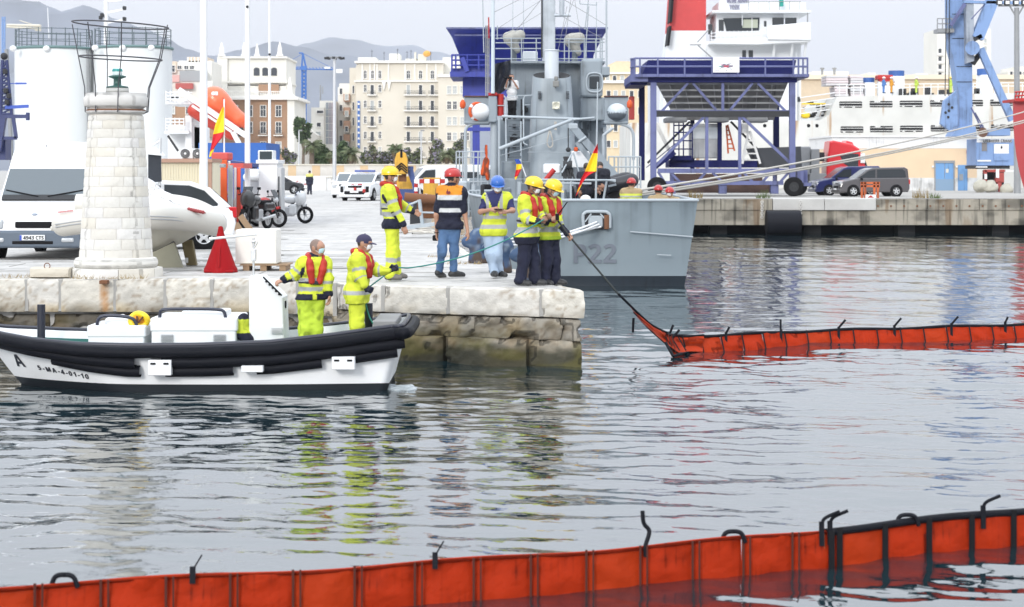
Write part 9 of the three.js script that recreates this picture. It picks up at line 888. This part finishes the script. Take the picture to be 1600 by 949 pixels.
function tree(label, px, yb, yt, w, Z, pal, n, seed, leaf = 0.28) { const L = at(Z), b = [L.p(px, 0)[0], 1.2, -Z], top = L.p(px, yt)[1], r = w / 2 * Z / FP, h = top - 1.2, lo = L.p(px, yb)[1], t = thing('broadleaf_tree', label, 'tree', b); const c = [b[0], (top + lo) / 2, b[2]]; mk('trunk', bark, t, (m) => { m.bar(b, add(b, [0.1, (c[1] - 1.2) * 0.7, 0]), 0.26, 0.17, 8); reseed(seed + 1); for (let k = 0; k < 6; k++) m.bar(add(b, [0.1, (c[1] - 1.2) * 0.6, 0]), [c[0] + rr(-0.6, 0.6) * r, c[1] + rr(-0.2, 0.6) * (top - lo) / 2, c[2] + rr(-0.6, 0.6) * r], 0.12, 0.03, 6); }); const g = leafCrown(c, r, (top - lo) / 2, r * 0.8, n, leaf, pal, seed); g.translate(-b[0], -b[1], -b[2]); mesh('crown', g, leafM, t); return t; }
function palm(label, px, yt, w, Z, seed, pal = OLIVE) { const L = at(Z), b = [L.p(px, 0)[0], 1.2, -Z], c = L.p(px, yt + w * 0.35), R = w / 2 * Z / FP, t = thing('palm_tree', label, 'palm tree', b); mk('trunk', bark, t, (m) => m.bar(b, c, 0.3, 0.22, 10)); reseed(seed); const pos = [], col = []; for (let k = 0; k < 46; k++) { const a = rr(0, 6.283), el = rr(-0.7, 1.35), len = R * rr(0.85, 1.1), q = pal[Math.floor(rnd() * pal.length)], dead = el < -0.45 ? [0.16, 0.12, 0.06] : q; let prev = c; for (let i = 1; i <= 7; i++) { const u = i / 7, e = el - u * 1.1, p = add(prev, [Math.cos(a) * Math.cos(e) * len / 7, Math.sin(e) * len / 7, Math.sin(a) * Math.cos(e) * len / 7]); const sd = [-Math.sin(a), 0, Math.cos(a)]; for (const s of [-1, 1]) for (let j = 0; j < 2; j++) { const o = mix(prev, p, j / 2), tip = add(add(o, sd, s * 0.42 * (1 - u * 0.5)), [Math.cos(a) * 0.25, -0.22, Math.sin(a) * 0.25]); for (const v of [o, mix(prev, p, j / 2 + 0.4), tip]) { pos.push(...v); col.push(...dead); } } prev = p; } } const g = new THREE.BufferGeometry(); g.setAttribute('position', new THREE.BufferAttribute(new Float32Array(pos), 3)); g.setAttribute('color', new THREE.BufferAttribute(new Float32Array(col), 3)); g.computeVertexNormals(); g.translate(-b[0], -b[1], -b[2]); mesh('crown', g, leafM, t); }
tree('dark green dense tree between brick building and pale glass block', 473, 225, 180, 30, 260, GREEN, 2600, 3, 0.36); tree('small tree with mauve blossom beside the brick building', 452, 268, 228, 26, 195, MAUVE, 1300, 4, 0.2); tree('dark dense ficus tree left of the tall ring lamp', 505, 262, 218, 44, 200, GREEN, 3600, 5, 0.27); tree('dark green tree right behind the tall ring lamp', 532, 262, 220, 30, 205, GREEN, 2400, 6, 0.26); tree('grey-green tree with sparse mauve blossom before the cream block', 578, 268, 226, 34, 195, [...OLIVE, ...MAUVE], 1600, 7, 0.2); tree('open grey-green tree beside the mobile crane hook', 604, 268, 232, 32, 198, [...OLIVE, MAUVE[0]], 1300, 8, 0.2); tree('mauve blossoming tree right of the hook block', 645, 268, 228, 34, 195, [...MAUVE, ...OLIVE], 1500, 9, 0.2); tree('broad mauve blossoming tree by the right lamp post', 680, 266, 212, 40, 200, [...MAUVE, OLIVE[0]], 1900, 10, 0.2); tree('mauve and green tree close to the patrol ship railing', 716, 266, 216, 34, 205, [...MAUVE, ...OLIVE], 1600, 11, 0.2); tree('clipped dark hedge-like tree beside the white booth screen', 428, 262, 226, 20, 185, GREEN, 1800, 12, 0.22);
palm('feathery palm before the dark ficus', 487, 214, 34, 190, 21); palm('bushy low palm right of the tall ring lamp', 548, 226, 36, 188, 22, [...OLIVE, GREEN[2]]); palm('palm standing alone before the middle of the cream block', 618, 222, 28, 192, 23, [...OLIVE, GREEN[2]]); palm('small palm beside the broad mauve tree', 698, 230, 30, 190, 24); palm('small palm with long fronds left of the tall ring lamp', 520, 236, 22, 186, 25);
// ---------- orange containment booms ----------
const boomO = M([0.34, 0.023, 0.003], 0.7, { ior: 1.5, specularIntensity: 0.25, map: again(T.grime, 1.1), bumpMap: T.fold, bumpScale: 0.035 }), boomO2 = M([0.4, 0.033, 0.004], 0.65, { ior: 1.5, specularIntensity: 0.25, map: again(T.mottle, 2), bumpMap: T.fold, bumpScale: 0.03 });
function boom(name, label, path, h, low, step, o = {}) { // path: points on the water; panels hang between webbing strips, a padded edge on top
  const c = new THREE.CatmullRomCurve3(path.map((p) => V(p[0], 0, p[2])), false, 'catmullrom', 0.5), len = c.getLength(), n = Math.round(len / step), t = thing(name, label, 'boom', path[Math.floor(path.length / 2)]), P3 = (s) => c.getPointAt(clamp(s / len)), N3 = (s) => { const d = c.getTangentAt(clamp(s / len)); return V(-d.z, 0, d.x); }; reseed(o.seed ?? 3); const hs = (s) => (o.lift ? o.lift(s) : 0);
  for (let k = 0; k < n; k++) { const s0 = k * step - 0.001, s1 = (k + 1) * step + 0.001, rows = [], ph = rnd() * 6, tl = rr(-0.03, 0.03); for (let j = 0; j <= 8; j++) { const r = []; for (let i = 0; i <= 10; i++) { const u = i / 10, v = j / 8, s = lerp(s0, s1, u), p = P3(s), nn = N3(s), y = lerp(low, h + 0.012 * Math.sin(s * 3.1 + 1), v) + hs(s); const bulge = 0.03 * Math.sin(Math.PI * u) * Math.sin(Math.PI * clamp(v)) + 0.045 * (n3(s * 7, y * 12, 2) - 0.5) * sstep(0, 0.2, u) * sstep(1, 0.8, u) + tl * (v - 0.5) + (o.lean ?? 0) * (v - 1); r.push([p.x + nn.x * bulge, y, p.z + nn.z * bulge]); } rows.push(r); } mk('panel', k % 5 === 2 ? boomO2 : boomO, t, (m) => m.add(grid(rows))); }
  const top = []; for (let k = 0; k <= n * 4; k++) { const s = k / 4 * step, p = P3(s); top.push([p.x, h + 0.012 * Math.sin(s * 3.1 + 1) + hs(s), p.z]); }
  const nb = o.black ?? 0, cut = Math.round(nb * top.length); if (cut > 3) mk('top_hem', boomO, t, (m) => m.tube(top.slice(0, cut + 1), 0.016, cut * 2, 8)); if (cut < top.length - 3) mk('top_tube', MAT.rubber, t, (m) => m.tube(top.slice(cut), o.tube ?? 0.03, (top.length - cut) * 2, 10));
  for (let k = 0; k <= n; k++) { const s = k * step, p = P3(s), nn = N3(s), dark = s / len > nb; const off = -0.02; mk('webbing_strip', dark ? MAT.black : M([0.07, 0.012, 0.006], 0.9), t, (m) => { const a = [p.x - nn.x * 0.0 + nn.x * 0.03, h + 0.02 + hs(s), p.z + nn.z * 0.03], b = [p.x + nn.x * (0.03 + (o.lean ?? 0) * -1), low + hs(s), p.z + nn.z * (0.03 - (o.lean ?? 0))]; m.beam(a, b, dark ? (o.strip ?? 0.045) : 0.016, 0.012); if (!dark) m.beam(add(a, [0.05, 0, 0]), add(b, [0.05, 0, 0]), 0.012, 0.012); }); }
  return { t, P3, N3, len, step };
}
{
  const g = (px, Z) => [(px - 800) * Z / FP, 0, -Z], b = boom('near_boom', 'long orange floating barrier crossing the water in the foreground', [g(-260, 12.1), g(0, 12.68), g(400, 13.12), g(800, 13.68), g(1215, 14.5), g(1595, 15.55), g(1950, 16.7), g(2500, 18.6)], 0.285, -0.16, 0.43, { black: 0.441, seed: 5 });
  const sAt = (px) => { let lo = 0, hi = b.len; for (let k = 0; k < 30; k++) { const m2 = (lo + hi) / 2, p = b.P3(m2); if (800 - p.x / p.z * FP < px) lo = m2; else hi = m2; } return lo; };
  const strap = (px, kind) => { const p = b.P3(sAt(px)), y = 0.28; mk('strap_handle', MAT.rubber, b.t, (m) => { if (kind === 'loop') m.tube([[-0.09, -0.02, 0], [-0.06, 0.05, 0], [0, 0.065, 0], [0.06, 0.05, 0], [0.09, -0.02, 0]].map((q) => [p.x + q[0], y + q[1], p.z + q[2]]), 0.017, 24, 8); else if (kind === 'tall') { m.tube([[0.02, -0.06, 0.03], [0.02, 0.02, 0.03], [0.05, 0.12, 0], [0.01, 0.18, 0], [0.0, 0.27, 0]].map((q) => [p.x + q[0], y + q[1], p.z + q[2]]), 0.016, 24, 6); } else { m.beam([p.x, y - (kind === 'thin' ? 0.03 : 0.1), p.z + 0.04], [p.x, y + 0.085, p.z + 0.03], 0.038, 0.02); m.tube([[0, 0.06, 0.03], [0.03, 0.11, 0.02], [kind === 'thin' ? 0.06 : 0.14, 0.16, 0.02]].map((q) => [p.x + q[0], y + q[1], p.z + q[2]]), kind === 'thin' ? 0.006 : 0.014, 16, 6); } }); };
  strap(100, 'loop'); strap(302, 'thin'); strap(680, 'thin'); strap(1004, 'tall'); strap(1146, 'loop'); strap(1283, 'band'); strap(1296, 'band'); strap(1418, 'loop'); strap(1535, 'band');
  const q = b.P3(sAt(1298)); mk('joint_strip', MAT.black, b.t, (m) => m.beam([q.x, 0.29, q.z + 0.05], [q.x, -0.16, q.z + 0.05], 0.045, 0.02)); mk('joint_rail', M([0.3, 0.16, 0.07], 0.7), b.t, (m) => m.beam([q.x - 0.08, 0.27, q.z + 0.05], [q.x - 0.08, -0.16, q.z + 0.05], 0.05, 0.02));
  const f = boom('far_boom', 'orange floating barrier with black edge pulled from the pier corner to the right', [g(1042, 31.4), g(1090, 32.1), g(1245, 33.3), g(1420, 34.1), g(1600, 34.9), g(1900, 36.6)], 0.235, -0.14, 0.47, { black: 0, seed: 9, tube: 0.026, strip: 0.022, lean: -0.12, lift: (s) => 0.1 * Math.exp(-s * 1.2) });
  const fs = (px) => { let lo = 0, hi = f.len; for (let k = 0; k < 30; k++) { const m2 = (lo + hi) / 2, p = f.P3(m2); if (800 - p.x / p.z * FP < px) lo = m2; else hi = m2; } return lo; };
  for (const [px, k] of [[1050, 1], [1134, 0.5], [1220, 0], [1310, 1], [1397, 1], [1486, 1], [1570, 0.4]]) { const p = f.P3(fs(px)); mk('strap_handle', MAT.rubber, f.t, (m) => { m.beam([p.x, 0.05, p.z + 0.06], [p.x, 0.3, p.z + 0.05], 0.045, 0.02); if (k) m.bar([p.x, 0.28, p.z + 0.05], [p.x + 0.12 * k, 0.36 + 0.06 * k, p.z + 0.05], 0.02); else m.bar([p.x, 0.28, p.z], [p.x, 0.46, p.z], 0.018); }); }
  // the end of the boom, hauled up out of the water on the tow rope
  const e = (x, y, Z) => P(x, y, Z), rows = []; for (const [x0, y0, x1, y1, Z] of [[1100, 525, 1098, 549, 32.1], [1062, 527, 1072, 549, 31.8], [1042, 521, 1062, 552, 31.6], [1020, 510, 1040, 536, 31.4], [1003, 496, 1014, 514, 31.2], [990, 486, 996, 496, 31.05], [984, 478, 987, 483, 30.95]]) { const r = []; for (let i = 0; i <= 6; i++) { const q2 = mix(e(x0, y0, Z), e(x1, y1, Z - 0.15), i / 6); q2[2] += 0.05 * Math.sin(i * 1.3); r.push(q2); } rows.push(r); }
  const sub2 = []; for (let i = 0; i + 1 < rows.length; i++) for (let k = 0; k < 3; k++) sub2.push(rows[i].map((p, j) => add(mix(p, rows[i + 1][j], k / 3), [0, 0, 0.02 * Math.sin((i * 3 + k) * 2.1)]))); sub2.push(rows[rows.length - 1]); mk('raised_end', boomO2, f.t, (m) => m.add(grid(sub2))); mk('raised_edge', MAT.rubber, f.t, (m) => { m.tube([[1100, 524, 32.1], [1062, 526, 31.8], [1042, 520, 31.6], [1020, 509, 31.4], [1003, 495, 31.2], [984, 477, 30.95], [967, 460, 30.85]].map((q2) => e(...q2)), 0.02, 50, 8); m.tube([[1076, 551, 31.5], [1058, 551, 31.4], [1040, 537, 31.25], [1014, 514, 31.05], [990, 488, 30.95]].map((q2) => e(...q2)), 0.013, 40, 8); m.bar(e(990, 497, 31), e(989, 520, 31), 0.02); m.bar(e(1040, 535, 31.2), e(1052, 557, 31.1), 0.025); m.bar(e(1052, 557, 31.1), e(1066, 553, 31.2), 0.025); m.bar(e(1047, 521, 31.6), e(1052, 508, 31.6), 0.02); });
  for (const [x0, y0, x1, y1] of [[1060, 527, 1072, 548], [1047, 524, 1062, 548], [1033, 516, 1050, 542], [1018, 508, 1034, 530]]) mk('webbing_strip', MAT.black, f.t, (m) => m.beam(e(x0, y0, 31.5), e(x1, y1, 31.35), 0.02, 0.01));
}
renderer.render(scene, camera);
